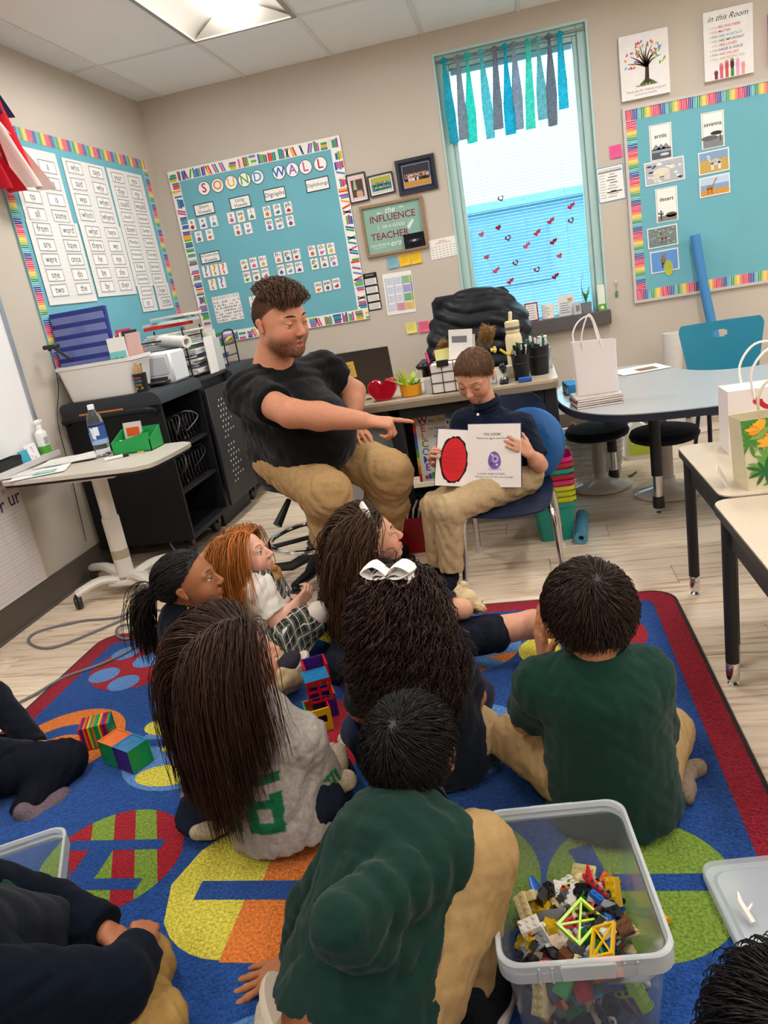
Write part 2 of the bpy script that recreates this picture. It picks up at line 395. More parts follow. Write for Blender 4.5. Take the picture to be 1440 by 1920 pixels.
# ================================================================== displays on the walls
AQUA = '#72b4c2'
BRD = mat('board_paper', rough=.8, spec=.2, noise=.03, nscale=4, bump=.05, bscale=14)
STRIPES = ['#e8476a', '#f08a9a', '#7a2f6f', '#f3c63a', '#f6e07a', '#3f9a5a', '#2f8f93', '#3fb0c8', '#2c4f9e', '#d6336c', '#f2a03a', '#5a3a8a']
def stripe_strip(b, x0, y0, x1, y1, z, horiz, step=.0105, seed=1):
    rnd = random.Random(seed); b.frect(x0, y0, x1, y1, z, '#f4f0ea')
    n = int((x1 - x0 if horiz else y1 - y0) / step)
    order = ['#d6336c', '#e8476a', '#e8476a', '#c0305a', '#5a3a8a', '#2c4f9e', '#274a8f', '#3fb0c8', '#5cc0cf', '#2f8f60', '#3f9a5a', '#8cc152', '#f3c63a', '#f6d95a', '#f2a03a', '#ef6a4a']
    for i in range(n):
        c = order[i % len(order)]; a = i * step; j = rnd.uniform(-.0012, .0012)
        if horiz: b.flat([(x0 + a, y0), (x0 + a + step * .78, y0), (x0 + a + step * .78 + j, y1), (x0 + a + j, y1)], z + .0004, c)
        else: b.flat([(x0, y0 + a), (x1, y0 + a + j), (x1, y0 + a + j + step * .78), (x0, y0 + a + step * .78)], z + .0004, c)
def board(name, label, M, w, h, bw, kind, frame=None):
    r = empty(name, M.translation, label, 'bulletin board')
    MB(AQUA).rect(0, 0, w, h, 0, .012).build('backing_paper', BRD, r, M=M.copy())
    if frame:
        f = MB(frame); t = .018
        for q in ((-t, -t, w + t, 0), (-t, h, w + t, h + t), (-t, 0, 0, h), (w, 0, w + t, h)): f.rect(*q, 0, .02)
        f.build('frame', PLAST, r, M=M.copy())
    for k, (x0, y0, x1, y1, hz) in enumerate(((0, h - bw, w, h, 1), (0, 0, w, bw, 1), (0, bw, bw, h - bw, 0), (w - bw, bw, w, h - bw, 0))):
        b = MB()
        if kind == 'stripe': stripe_strip(b, x0, y0, x1, y1, .0135, hz, seed=k)
        else: book_strip(b, x0, y0, x1, y1, .0135, hz, k)
        b.rect(x0, y0, x1, y1, .012, .0133, '#f4f0ea'); b.build('border_strip', PRINT, r, M=M.copy())
    return r
BOOKC = ['#e0413a', '#2f63ac', '#4aa04a', '#f0b429', '#7fb23f', '#9a4a9a', '#d8588a', '#2f9a96', '#efe6da', '#6a86c0']
def book_strip(b, x0, y0, x1, y1, z, hz, seed):
    rnd = random.Random(40 + seed); b.frect(x0, y0, x1, y1, z, '#f6f3ee')
    L = (x1 - x0) if hz else (y1 - y0); H = (y1 - y0) if hz else (x1 - x0); a = .004
    def put(u0, v0, u1, v1, c, sk=0.):
        pts = [(u0, v0), (u1, v0), (u1 + sk, v1), (u0 + sk, v1)]
        pts = [(min(max(u, 0), L), min(max(v, .002), H - .002)) for u, v in pts]
        q = [(x0 + u, y0 + v) for u, v in pts] if hz else [(x1 - v, y0 + u) for u, v in pts]
        b.flat(q if hz else q, z + .0004, c)
    while a < L - .03:
        k = rnd.randint(0, 2)
        if k == 0:
            for i in range(rnd.randint(3, 5)):
                t = rnd.uniform(.009, .015); put(a, .004, a + t, H * rnd.uniform(.7, .95), rnd.choice(BOOKC)); a += t + .001
        elif k == 1:
            wd = rnd.uniform(.05, .07); v = .004
            for i in range(rnd.randint(3, 4)):
                t = H * .2; d = rnd.uniform(0, .012); put(a + d, v, a + wd - rnd.uniform(0, .01), v + t, rnd.choice(BOOKC)); v += t + .001
            a += wd
        else:
            for i in range(2): put(a, .004, a + .013, H * .85, rnd.choice(BOOKC), .018 * rnd.choice((-1, 1))); a += .017
            a += .012
        a += .006
# ------------------------------------------------ word wall on the left
wb_y0, wb_y1, wb_z0, wb_z1 = 3.685, 5.385, 1.065, 2.33
board('word_wall_board', 'aqua bulletin board with striped border on the left wall, covered in word cards', LW(wb_y0, wb_z0, .001), wb_y1 - wb_y0, wb_z1 - wb_z0, .062, 'stripe')
SHEET = mat('chart_paper', rough=.85, spec=.2)
def word_sheet(y0, z0, y1, z1, words, label, lift=.016, tilt=0.):
    M = LW(y0, z0, lift, tilt); w, h = y1 - y0, z1 - z0
    r = empty('word_sheet', M.translation, label, 'chart paper', 'lined sheets on the word wall')
    b = MB('#ece8e4'); b.rect(0, 0, w, h, 0, .0012)
    n = int(h / .021)
    for i in range(1, n): b.frect(.004, i * .021, w - .004, i * .021 + .0012, .0014, '#cfd0d8')
    b.build('lined_paper', SHEET, r, M=M.copy())
    for (yy, zz, t, cw, chh) in words:
        c = MB('#f5f2ee'); Mc = LW(yy - cw / 2, zz - chh / 2, lift + .0022, tilt + random.uniform(-.012, .012))
        c.rect(0, 0, cw, chh, 0, .0008); k = .0035
        for q in ((k, k, cw - k, k + .003), (k, chh - k - .003, cw - k, chh - k), (k, k, k + .003, chh - k), (cw - k - .003, k, cw - k, chh - k)): c.frect(*q, .0011, '#4a4648')
        k = .0085
        for q in ((k, k, cw - k, k + .001), (k, chh - k - .001, cw - k, chh - k), (k, k, k + .001, chh - k), (cw - k - .001, k, cw - k, chh - k)): c.frect(*q, .0011, '#8a8688')
        c.text(t, cw / 2, chh / 2 + .002, .052 if len(t) < 6 else .036, .0013, '#3a3638', cw - .03)
        if len(t) < 6: c.frect(cw / 2 - .012, .015, cw / 2 + .012, .0165, .0013, '#3a3638')
        c.build('word_card', PRINT, r, M=Mc)
CW, CH = .165, .072
def cols(ys, zs, words, cw=CW, ch=CH): return [(y, z, t, cw, ch) for (y, z, t) in ((ys[i % 2], zs[i // 2], w) for i, w in enumerate(words)) if t]
word_sheet(3.79, 1.855, 4.235, 2.235, cols((3.90, 4.12), (2.155, 2.07, 1.985, 1.90), ['I', 'a', 'go', 'no', 'to', 'is', 'all', 'some']), 'lined sheet with cards a, no, to, is, all, some beside the flag')
word_sheet(3.78, 1.435, 4.265, 1.868, cols((3.905, 4.15), (1.825, 1.745, 1.668, 1.588, 1.508), ['from', 'word', 'are', 'have', 'were', 'once', 'one', 'do', 'two', 'the']), 'lined sheet with cards from, word, are, have, were, once', .0185)
word_sheet(4.29, 1.862, 4.765, 2.225, cols((4.405, 4.645), (2.178, 2.09, 2.005, 1.92), ['who', 'says', 'said', 'why', 'was', 'when', 'which', 'where']), 'lined sheet with cards who, says, said, why, was, when')
word_sheet(4.29, 1.455, 4.775, 1.868, cols((4.42, 4.645), (1.828, 1.748, 1.67, 1.591, 1.513), ['what', 'here', 'there', 'we', 'he', 'me', 'be', 'she', 'by', 'their']), 'lined sheet with cards what, here, there, we, he, me', .0185)
word_sheet(4.79, 1.50, 5.265, 2.225, cols((4.91, 5.13), (2.173, 2.09, 2.012, 1.934, 1.856, 1.778, 1.70, 1.622, 1.544), ['your', 'you', 'they', 'my', 'could', 'would', 'should', 'because', 'down', 'Sunday', 'Monday', 'Tuesday', 'Wednesday', 'Thursday', 'Friday', 'Saturday', 'yesterday', 'picture'], .16, .068), 'long lined sheet with cards your, they, could and the days of the week')
word_sheet(4.80, 1.335, 5.02, 1.512, [(4.915, 1.468, 'tomorrow', .155, .066), (4.895, 1.39, 'so', .155, .068)], 'small lined sheet with cards tomorrow and so', .0185)
word_sheet(5.05, 1.335, 5.275, 1.512, [(5.15, 1.462, 'how', .155, .066), (5.18, 1.386, 'today', .155, .066)], 'small lined sheet with cards how and today at the board corner', .0185)
# ------------------------------------------------ sound wall
board('sound_wall_board', 'aqua sound wall bulletin board with a border of printed books', BW(-2.325, 1.03, .001), 1.275, 1.222, .075, 'book')
def card(name, label, x, z, w, h, cat, group=None, d=.0145, tilt=0., col='#f6f3ee', edge=None, et=.004, m=PRINT):
    """returns builder and finisher for a flat card with origin at its centre"""
    b = MB(col); b.rect(-w / 2, -h / 2, w / 2, h / 2, 0, .0012)
    if edge:
        for q in ((-w / 2, -h / 2, w / 2, -h / 2 + et), (-w / 2, h / 2 - et, w / 2, h / 2), (-w / 2, -h / 2, -w / 2 + et, h / 2), (w / 2 - et, -h / 2, w / 2, h / 2)): b.frect(*q, .0016, edge)
    def done(): return b.build(name, m, M=BW(x, z, d, tilt), label=label, cat=cat, group=group)
    return b, done
for (ch, x, c, nm) in (('S', -2.077, '#c0305a', 'crimson S beginning SOUND'), ('O', -1.974, '#ee8a3a', 'orange O of SOUND'), ('U', -1.871, '#f0b429', 'yellow U of SOUND'), ('N', -1.771, '#5fae4a', 'green N of SOUND'), ('D', -1.672, '#3f9ad0', 'blue D ending SOUND'), ('W', -1.514, '#2f63c0', 'blue W beginning WALL'), ('A', -1.415, '#9a6ac0', 'purple A of WALL'), ('L', -1.319, '#d0559a', 'pink first L of WALL'), ('L', -1.213, '#c0305a', 'crimson last L of WALL')):
    b = MB('#f8f6f2'); b.prism(circle(.047, 24), 0, .0012, '#2a2a30'); b.flat(circle(.0435, 24), .0016, '#f8f6f2'); b.text(ch, 0, 0, .085, .002, c, bold=.012)
    b.build('letter_disc', PRINT, M=BW(x, 2.10, .0145, .01), label='round white disc with ' + nm, cat='letter', group='SOUND WALL letter discs')
for (t, x, z, w, h) in ((('Short', 'Vowels'), -2.109, 1.967, .155, .08), (('Long', 'Vowels'), -1.835, 1.963, .155, .08), (('Digraphs',), -1.573, 1.971, .16, .08), (('Diphthongs',), -1.258, 1.977, .17, .085), (('R-Controlled', 'Vowels'), -2.144, 1.64, .155, .075)):
    b, done = card('header_card', 'black-edged header card reading ' + ' '.join(t), x, z, w, h, 'card', 'sound wall header cards', tilt=.01, edge='#2a3038', et=.006)
    if len(t) == 1: b.text(t[0], 0, 0, .042, .0018, '#2a2a30', w - .02)
    else: b.text(t[0], 0, .016, .034, .0018, '#2a2a30', w - .02); b.text(t[1], 0, -.017, .034, .0018, '#2a2a30', w - .02)
    done()
ICON = ['#c0303a', '#4a6ab0', '#5aa0c8', '#7a4a9a', '#d06a5a', '#e0559a', '#f0b429', '#3f9a4a', '#8a6a4a', '#b07ac0', '#e07a3a', '#606a78']
def sound_card(t, x, z, hdr, k, w=.058, h=.078):
    b, done = card('sound_card', 'small white sound card reading %s %s' % (t, hdr), x, z, w, h, 'card', 'small sound cards', tilt=.01 + random.uniform(-.015, .015), edge='#6a6a70', et=.0012)
    b.text(t, 0, .02, .04, .0018, '#2a2a30', w - .008, bold=.008)
    rnd = random.Random(k * 7 + 3); c = ICON[k % len(ICON)]; s = k % 5
    if s == 0: b.flat(circle(.014, 14, 0, -.016), .0018, c); b.flat([(-.002, -.004), (.006, .002), (.003, -.006)], .0019, '#3f8a4a')
    elif s == 1: b.flat(circle(.016, 12, 0, -.018, .009), .0018, c); b.flat(circle(.006, 10, .008, -.007), .0019, ICON[(k + 3) % 12])
    elif s == 2: b.flat([(-.016, -.028), (.016, -.028), (.012, -.01), (-.012, -.01)], .0018, c); b.flat([(-.007, -.01), (.007, -.01), (0, .0)], .0019, ICON[(k + 5) % 12])
    elif s == 3:
        for i in range(5): a = i * 1.257; b.flat(circle(.006, 8, .01 * math.cos(a), -.017 + .01 * math.sin(a)), .0018 + i * 1e-5, c)
        b.flat(circle(.006, 8, 0, -.017), .0019, ICON[(k + 4) % 12])
    else: b.flat(circle(.013, 12, -.003, -.018, .011), .0018, c); b.flat([(.006, -.012), (.018, -.004), (.015, -.018)], .0019, ICON[(k + 2) % 12])
    return done()
k = 0
for hdr, lst in (('under Short Vowels', [('a', -2.227, 1.879), ('e', -2.142, 1.876), ('i', -2.059, 1.875), ('o', -2.196, 1.792), ('u', -2.11, 1.792)]),
                 ('under Long Vowels', [('a', -1.923, 1.874), ('ee', -1.852, 1.872), ('i', -1.77, 1.873), ('o', -1.895, 1.786), ('u', -1.815, 1.785)]),
                 ('under Digraphs', [('ch', -1.654, 1.867), ('sh', -1.576, 1.868), ('ph', -1.495, 1.868), ('qu', -1.656, 1.779), ('wh', -1.579, 1.776), ('th', -1.498, 1.779)]),
                 ('in the s-blend block', [('st-', -1.899, 1.545), ('sn-', -1.828, 1.547), ('sc-', -1.756, 1.547), ('sp-', -1.898, 1.459), ('sw-', -1.827, 1.46), ('sm-', -1.757, 1.461)]),
                 ('in the r-blend block', [('fr-', -1.637, 1.553), ('gr-', -1.566, 1.552), ('dr-', -1.499, 1.552), ('pr-', -1.634, 1.465), ('br-', -1.567, 1.464), ('cr-', -1.498, 1.463)]),
                 ('in the l-blend block', [('bl-', -1.382, 1.554), ('cl-', -1.311, 1.551), ('sl-', -1.243, 1.549), ('gl-', -1.38, 1.466), ('fl-', -1.308, 1.465), ('pl-', -1.239, 1.463)]),
                 ('low on the right of the sound wall', [('ou', -1.384, 1.304), ('aw', -1.316, 1.305), ('oo', -1.248, 1.308)]),
                 ('low behind the seated man', [('l', -1.893, 1.285), ('f', -1.9, 1.191), ('v', -1.822, 1.29), ('z', -1.828, 1.196)])):
    for t, x, z in lst: sound_card(t, x, z, hdr, k); k += 1
for i, (x, z, c, nm) in enumerate(((-2.199, 1.548, '#d8588a', 'leftmost of the upper row'), (-2.131, 1.547, '#e0a030', 'middle of the upper row'), (-2.063, 1.546, '#b06ac0', 'rightmost of the upper row'), (-2.173, 1.451, '#2f9a96', 'left one of the lower row'), (-2.098, 1.453, '#3f9a5a', 'right one of the lower row'))):
    b, done = card('question_card', 'white card with rainbow question mark under R-Controlled Vowels, ' + nm, x, z, .062, .085, 'card', 'question mark cards', tilt=.01, edge=c, et=.0025)
    b.text('?', 0, .005, .085, .0018, ['#2f8f93', '#e0a030', '#e07a3a', '#e0a030', '#5a7ac8'][i], bold=.02); b.flat(circle(.006, 10, 0, -.026), .002, '#a03a8a'); done()
b, done = card('vowel_chart', 'white alphabet picture chart pinned low on the sound wall', -2.095, 1.27, .215, .19, 'poster', tilt=.015)
for i in range(9): b.flat(circle(.0085, 10, -.09 + i * .0225, .08), .0018, ICON[i]); b.flat(circle(.006, 10, -.09 + i * .0225, .08), .002, '#f6f3ee')
for i in range(15):
    for j in range(7):
        if random.random() < .75: b.frect(-.1 + i * .0138, -.085 + j * .0215, -.1 + i * .0138 + .007, -.085 + j * .0215 + random.uniform(.006, .014), .0018, random.choice(['#3a3a40', '#6a5a58', '#b0504a', '#a08a5a']))
done()
# ------------------------------------------------ framed pictures and notes
def framed(name, label, x, z, w, h, fw, fcol, matc, paint, tilt=0., mw=.012):
    M = BW(x, z, .001, tilt); r = empty(name, M.translation, label, 'picture frame')
    f = MB(fcol)
    for q in ((-w / 2, -h / 2, w / 2, -h / 2 + fw), (-w / 2, h / 2 - fw, w / 2, h / 2), (-w / 2, -h / 2 + fw, -w / 2 + fw, h / 2 - fw), (w / 2 - fw, -h / 2 + fw, w / 2, h / 2 - fw)): f.rect(*q, 0, .02)
    f.build('frame', PLAST, r, M=M.copy())
    b = MB(matc); b.rect(-w / 2 + fw, -h / 2 + fw, w / 2 - fw, h / 2 - fw, .002, .008); b.build('mat_board', PRINT, r, M=M.copy())
    p = MB(); paint(p, w / 2 - fw - mw, h / 2 - fw - mw, .0085); p.build('photo', PRINT, r, M=M.copy()); return r
def crowd(b, w, h, z, cols, n, rows, y0, y1, hr):
    rnd = random.Random(n)
    for j in range(rows):
        for i in range(n):
            x = -w * .85 + 1.7 * w * i / (n - 1) + rnd.uniform(-.002, .002); y = y1 + (y0 - y1) * j / max(1, rows - 1); q = z + .0003 + j * .00012
            b.flat([(x - hr * 1.5, y - hr * 4.5), (x + hr * 1.5, y - hr * 4.5), (x + hr * 1.4, y - hr * .6), (x - hr * 1.4, y - hr * .6)], q, rnd.choice(cols)); b.flat(circle(hr, 8, x, y + hr * .2), q + .00005, rnd.choice(['#d8a88a', '#c89878', '#a87858']))
def ph1(b, w, h, z):
    b.frect(-w, -h, w, h, z, '#e8c8c8'); b.frect(-w * .85, -h * .8, w * .85, h * .72, z + .0002, '#544a40')
    b.flat([(-w * .6, -h * .1), (-w * .05, -h * .15), (-w * .2, h * .55), (-w * .45, h * .6)], z + .0004, '#a8b8a0'); b.flat(circle(.008, 10, -w * .3, h * .6), z + .0005, '#c8b090')
    for i in range(3): b.flat(circle(.011, 10, w * (-.05 + .25 * i), -h * .55, .02), z + .0005 + i * 1e-5, '#d0a888'); b.flat(circle(.006, 8, w * (-.05 + .25 * i), -h * .3), z + .0006, '#c89878')
def ph2(b, w, h, z): b.frect(-w, -h, w, h, z, '#3f8fb8'); b.frect(-w, h * .35, w, h, z + .0001, '#b0b04a'); crowd(b, w, h, z, ['#1f8f96', '#2aa0a0', '#187880'], 9, 2, -h * .35, h * .2, .0065); b.frect(-w, -h, w, -h * .75, z + .002, '#d8c8c0')
def ph3(b, w, h, z): b.frect(-w * 1.02, -h * 1.03, w * 1.02, h * 1.03, z - .0002, '#d8d8e0'); b.frect(-w, -h, w, h, z, '#3a3c40'); b.frect(-w, -h, w, -h * .3, z + .0001, '#c8924a'); crowd(b, w, h, z, ['#2a2a30', '#e0e0e0', '#404048'], 14, 3, -h * .15, h * .15, .0048)
framed('framed_photo', 'small black-framed portrait photo with pink mat beside the sound wall', -.985, 1.905, .135, .185, .007, '#16161a', '#f0e8e6', ph1, .02)
framed('framed_photo', 'small black-framed photo of a group in teal shirts', -.818, 1.897, .175, .135, .007, '#16161a', '#f2f0ee', ph2, .03)
framed('framed_photo', 'wide dark-framed team photo with navy mat by the window', -.570, 1.912, .268, .222, .022, '#22242e', '#2a2c4a', ph3, .01, .02)
M = BW(-.775, 1.61, .001, .0); r = empty('teacher_sign', M.translation, 'wood-framed sage sign about the influence of a good teacher', 'sign')
f = MB('#9a7a5a'); w, h, fw = .44, .34, .017
for q in ((-w / 2, -h / 2, w / 2, -h / 2 + fw), (-w / 2, h / 2 - fw, w / 2, h / 2), (-w / 2, -h / 2 + fw, -w / 2 + fw, h / 2 - fw), (w / 2 - fw, -h / 2 + fw, w / 2, h / 2 - fw)): f.rect(*q, 0, .028)
f.build('frame', WOOD, r, M=M.copy()); b = MB('#8fb5a5'); b.rect(-w / 2 + fw, -h / 2 + fw, w / 2 - fw, h / 2 - fw, .003, .01); b.build('panel', PRINT, r, M=M.copy())
b = MB(); z = .0106
b.text('the', -.01, .118, .055, z, '#f4f4f0', shear=.3); b.text('~', -.09, .11, .06, z, '#f4f4f0'); b.text('~', .07, .125, .06, z, '#f4f4f0')
b.text('INFLUENCE', 0, .07, .085, z, '#8a2f48', .32, bold=.012); b.text('OF A GOOD', 0, .015, .04, z, '#f4f4f0', .16)
b.text('TEACHER', -.035, -.045, .085, z, '#8a2f48', .27, bold=.012); b.text('CAN NEVER BE', -.115, -.1, .036, z, '#f4f4f0', .14); b.frect(-.16, -.118, -.075, -.116, z, '#f4f4f0'); b.text('era', .0, -.1, .06, z, '#f4f4f0', shear=.3)
b.flat([(.09, -.01), (.135, .035), (.145, .025), (.105, -.03)], z, '#e8ece8')
for s in (-1, 1):
    for i in (-1, 0, 1): b.flat([(s * .1, .015 + i * .008), (s * .115, .015 + i * .016), (s * .116, .0175 + i * .016), (s * .101, .017 + i * .008)][::s], z, '#f4f4f0')
b.build('lettering', PRINT, r, M=M.copy())
b, done = card('galaxy_card', 'black postcard of a spiral galaxy tucked into the teacher sign', -.645, 1.502, .145, .095, 'card', d=.0305, tilt=.02, col='#0c0e18')
b.flat(circle(.05, 20, 0, 0, .013), .0016, '#262a38'); b.flat(circle(.03, 18, 0, 0, .009), .0018, '#5a5a68'); b.flat(circle(.012, 14, 0, 0, .006), .002, '#c8c0b8')
for i in range(18): b.flat(circle(.0009, 5, random.uniform(-.07, .07), random.uniform(-.045, .045)), .0016, '#c8d0e0')
done()
def note(label, x, z, c, tilt=0., s=.076, wall=True):
    b = MB(c); n = 5
    pts = [(-s / 2 + s * i / n) for i in range(n + 1)]
    rows = [[V((px_, s / 2 - s * j / 4, .0008 + .010 * (j / 4) ** 2.5)) for px_ in pts] for j in range(5)]
    vs = [q for rr in rows for q in rr]; fs = [(j * (n + 1) + i, (j + 1) * (n + 1) + i, (j + 1) * (n + 1) + i + 1, j * (n + 1) + i + 1) for j in range(4) for i in range(n)]
    m = len(vs); vs += [q - V((0, 0, .0005)) for q in vs]; fs += [tuple(m + i for i in f[::-1]) for f in fs]; b._add(vs, fs)
    for j in range(1, 5): b._add([(-s * .38, s * (.5 - j * .17), .0014 + .010 * (j * .17) ** 2.5 * 1.1), (s * .3, s * (.5 - j * .17), .0014 + .010 * (j * .17) ** 2.5 * 1.1), (s * .3, s * (.5 - j * .17) + .0016, .0014 + .010 * (j * .17) ** 2.5 * 1.1), (-s * .38, s * (.5 - j * .17) + .0016, .0014 + .010 * (j * .17) ** 2.5 * 1.1)], [(0, 1, 2, 3)], '#7a7068')
    return b.build('sticky_note', PAPER, M=BW(x, z, .0012, tilt), label=label, cat='sticky note', group='sticky notes on the back wall')
note('pale blue sticky note under the wooden sign', -.824, 1.383, '#7fb8c8', .05); note('yellow sticky note next to the blue note', -.734, 1.385, '#f2c230', .04); note('yellow sticky note, right of the two under the sign', -.655, 1.386, '#f2c230', .03)
note('pale yellow sticky note low on the wall left of the black coat', -.76, .918, '#ece07a', .03); note('pink sticky note low on the wall left of the black coat', -.67, .912, '#f0688a', .02); note('orange sticky note half behind the black coat', -.585, .915, '#f09a3a', .02); note('hot pink sticky note left of the animal board', .728, 1.815, '#f0609a', .04)
b, done = card('calendar_sheet', 'white monthly calendar sheet pinned left of the window', -.455, 1.42, .19, .13, 'calendar', d=.002, tilt=.03)
b.text('January', .0, .048, .018, .0018, '#c0304a'); b.text('LITERACY CALENDAR', 0, .034, .014, .0018, '#c0304a', .11)
for i in range(7):
    for j in range(5): b.frect(-.085 + i * .0255, -.055 + j * .0165, -.085 + i * .0255 + .014, -.055 + j * .0165 + .004, .0018, '#a8a4a4')
done()
b, done = card('norms_poster', 'narrow black poster with four white text boxes beside the sound wall', -1.0, 1.21, .1, .26, 'poster', d=.002, tilt=.01, col='#23262c')
b.text('REMINDERS', 0, .115, .014, .0018, '#e8e4e0', .06)
for j in range(4):
    b.frect(-.042, .05 - j * .057, .042, .093 - j * .057, .0018, '#f0ece6')
    for i in range(4): b.frect(-.035, .057 - j * .057 + i * .009, .03, .0595 - j * .057 + i * .009, .002, '#8a7a70')
    b.flat(circle(.005, 8, .044, .05 - j * .057), .002, '#e0786a')
done()
b, done = card('schedule_grid', 'white sheet with a colour-coded timetable grid, slightly curled', -.81, 1.17, .21, .285, 'paper', d=.003, tilt=-.02)
for i, x in enumerate((-.085, -.025, .035)):
    for j in range(4):
        c = [['#dfe4f2', '#dfe4f2', '#9ac88a'], ['#e4e8f4', '#e4e8f4', '#b0a8dc'], ['#e4e8f4', '#e4e8f4', '#7ab87a'], ['#e8e8f0', '#e89aa8', '#f0c878']][j][i]
        b.frect(x, .06 - j * .06, x + .052, .113 - j * .06, .0018, c)
        for q in range(4): b.frect(x + .005, .068 - j * .06 + q * .011, x + .045, .0705 - j * .06 + q * .011, .002, '#9a9aa8')
b.frect(.09, -.12, .1, .113, .0018, '#8ab85a'); b.frect(.09, .0, .1, .06, .0019, '#8a7ac8'); b.frect(.09, -.12, .1, -.06, .0019, '#f0c030')
for x in (-.091, -.031, .029): b.frect(x, -.12, x + .004, .113, .002, '#8a9ad8')
done()
b, done = card('timetable_sheet', 'white typed schedule with blue edge between window and animal board', .685, 1.628, .17, .215, 'paper', d=.003, tilt=.03, edge='#6ab0d8', et=.005)
b.text('First Grade, Daily Schedule', 0, .088, .014, .0018, '#2a2a30', .14); b.frect(-.075, .07, .075, .08, .0018, '#8a8a90')
for j in range(9): b.frect(-.072, .055 - j * .017, -.035, .058 - j * .017, .0018, '#8a8a90'); b.frect(-.005 - .01 * (j % 3), .054 - j * .017, .03 + .012 * (j % 2), .059 - j * .017, .0018, '#4a4a50' if j in (1, 2, 3, 6) else '#9a9aa0')
b.frect(-.03, -.055, .065, -.048, .002, '#3a3a40'); done()
# key on a hook
kk = empty('key_hook', (.67, YB - .01, .92), 'small wall hook with a green-tagged key right of the window', 'key')
MB('#d8d4cc').lathe([(.0, .0), (.012, .0), (.012, .006), (.0, .007)], (.67, YB - .001, 1.01), 12, axis=(0, -1, 0)).build('hook', PLAST, kk)
MB('#b0aca4').tube([V((.67 + .008 * math.cos(a), YB - .008, .985 + .012 * math.sin(a))) for a in np.linspace(0, 6.283, 13)[:-1]], .0012, 5, closed=True).cyl((.67, YB - .008, .975), (.671, YB - .008, .945), .0015, n=5).build('ring', STEEL, kk)
MB('#4a8a5a').box((.671, YB - .008, .925), (.016, .004, .04), .002).build('key_tag', PLAST, kk)
# ------------------------------------------------ canvases
def canvas(name, label, x, z, w, h, *paints):
    M = BW(x, z, .001); r = empty(name, M.translation, label, 'wall art'); b = MB('#eeecea'); b.rect(-w / 2, -h / 2, w / 2, h / 2, 0, .03); b.build('canvas', PAPER, r, M=M.copy())
    for paint in paints: p = MB(); paint(p, .0306); p.build('printed_design', PRINT, r, M=M.copy())
def tree_art(b, z):
    def seg(a, c, w0, w1, col='#4a342c'):
        a = V(a); c = V(c); d = (c - a).normalized(); n = V((-d.y, d.x)); b.flat([tuple(a + n * w0), tuple(a - n * w0), tuple(c - n * w1), tuple(c + n * w1)][::-1], z, col)
    seg((.01, -.1), (.015, .0), .014, .01); rnd = random.Random(3)
    b.flat([(-.055, -.115), (.075, -.115), (.05, -.095), (.025, -.08), (-.005, -.08), (-.03, -.1)], z - .0001, '#4a6a3a')
    tips = [(-.1, .02), (-.08, .06), (-.05, .1), (-.02, .11), (.02, .12), (.05, .105), (.085, .08), (.1, .04), (-.06, .03), (.06, .05), (0, .08)]
    for tx, tz in tips:
        mid = (tx * .45, .0 + tz * .45 + .005); seg((.012, -.01), mid, .006, .004); seg(mid, (tx, tz), .004, .0012)
    lc = ['#e0405a', '#4a9a4a', '#e8963a', '#9a6ab8', '#4ab0c0', '#e8d04a', '#d0588a', '#7ab84a']
    for i in range(46):
        a = rnd.uniform(-.35, 3.5); rr = rnd.uniform(.055, .125); x = .01 + rr * math.cos(a); y = .02 + rr * math.sin(a) * .95; t = rnd.uniform(0, 3.14)
        pts = [(x + .011 * math.cos(u) * math.cos(t) - .005 * math.sin(u) * math.sin(t), y + .011 * math.cos(u) * math.sin(t) + .005 * math.sin(u) * math.cos(t)) for u in np.linspace(0, 6.283, 9)[:-1]]
        b.flat(pts, z + .0002 + i * 2e-6, rnd.choice(lc))
    for i in range(7): b.flat(circle(.005, 7, -.055 + i * .02, -.108), z + .0003, ['#e0a0a0', '#e8d04a', '#d0588a'][i % 3])
    b.text('Thank you for helping us grow!', 0, -.137, .022, z, '#b0506a', .24, shear=.15); b.text("1st Grade Class 2024-2025", 0, -.158, .012, z, '#3a3a40', .22)
canvas('tree_canvas', 'white canvas of a tree with rainbow leaves, above the animal board', .93, 2.27, .29, .36, tree_art)
def room_art(b, z):
    b.text('in this Room', 0, .145, .075, z, '#3a3a3c', .23, shear=.45)
    rows = [('YOU ', 'BELONG HERE', '#c8a8a0', '#d0485a'), ('YOU ', 'MATTER', '#d0788a', '#c0304a'), ('YOU ', 'ARE WORTH IT', '#3a3a40', '#5a9ac8'), ('YOU ', 'ARE IMPORTANT', '#b89a6a', '#4a5a48'), ('YOU ', 'ARE LOVED', '#d8a8a8', '#d0485a'), ('YOU ', 'HAVE A VOICE', '#c05a6a', '#3a4a6a'), ('YOU ', 'ARE VALUED', '#3a3a58', '#d8586a'), ('YOU ', 'ARE RESPECTED', '#c8b06a', '#c8b86a')]
    for i, (a, t, c1, c2) in enumerate(rows):
        y = .095 - i * .0245; b.flat([(-.105, y + .004), (-.1, y), (-.105, y - .004)], z, c1); b.text('YOU', -.078, y, .022, z, c1, .036, bold=.01); n = len(t) * .0112; b.text(t, -.054 + n / 2, y, .022, z, c2, n, bold=.012)
def room_hands(b, z):
    for i, (c, h) in enumerate((('#7a3a4a', .05), ('#d8687a', .085), ('#c85a5a', .095), ('#5a2f3a', .1), ('#e8a8c8', .095), ('#e8a0a0', .07))):
        x = -.075 + i * .031; b.frect(x - .009, -.185, x + .009, -.185 + h * .55, z + .0001, c if i != 3 else '#4a8a4a'); b.flat(circle(.012, 10, x, -.185 + h * .65, h * .22), z + .0002, c)
        for q in range(4): b.frect(x - .0105 + q * .0055, -.185 + h * .7, x - .0065 + q * .0055, -.185 + h * (1. if q in (1, 2) else .95), z + .0003, c)
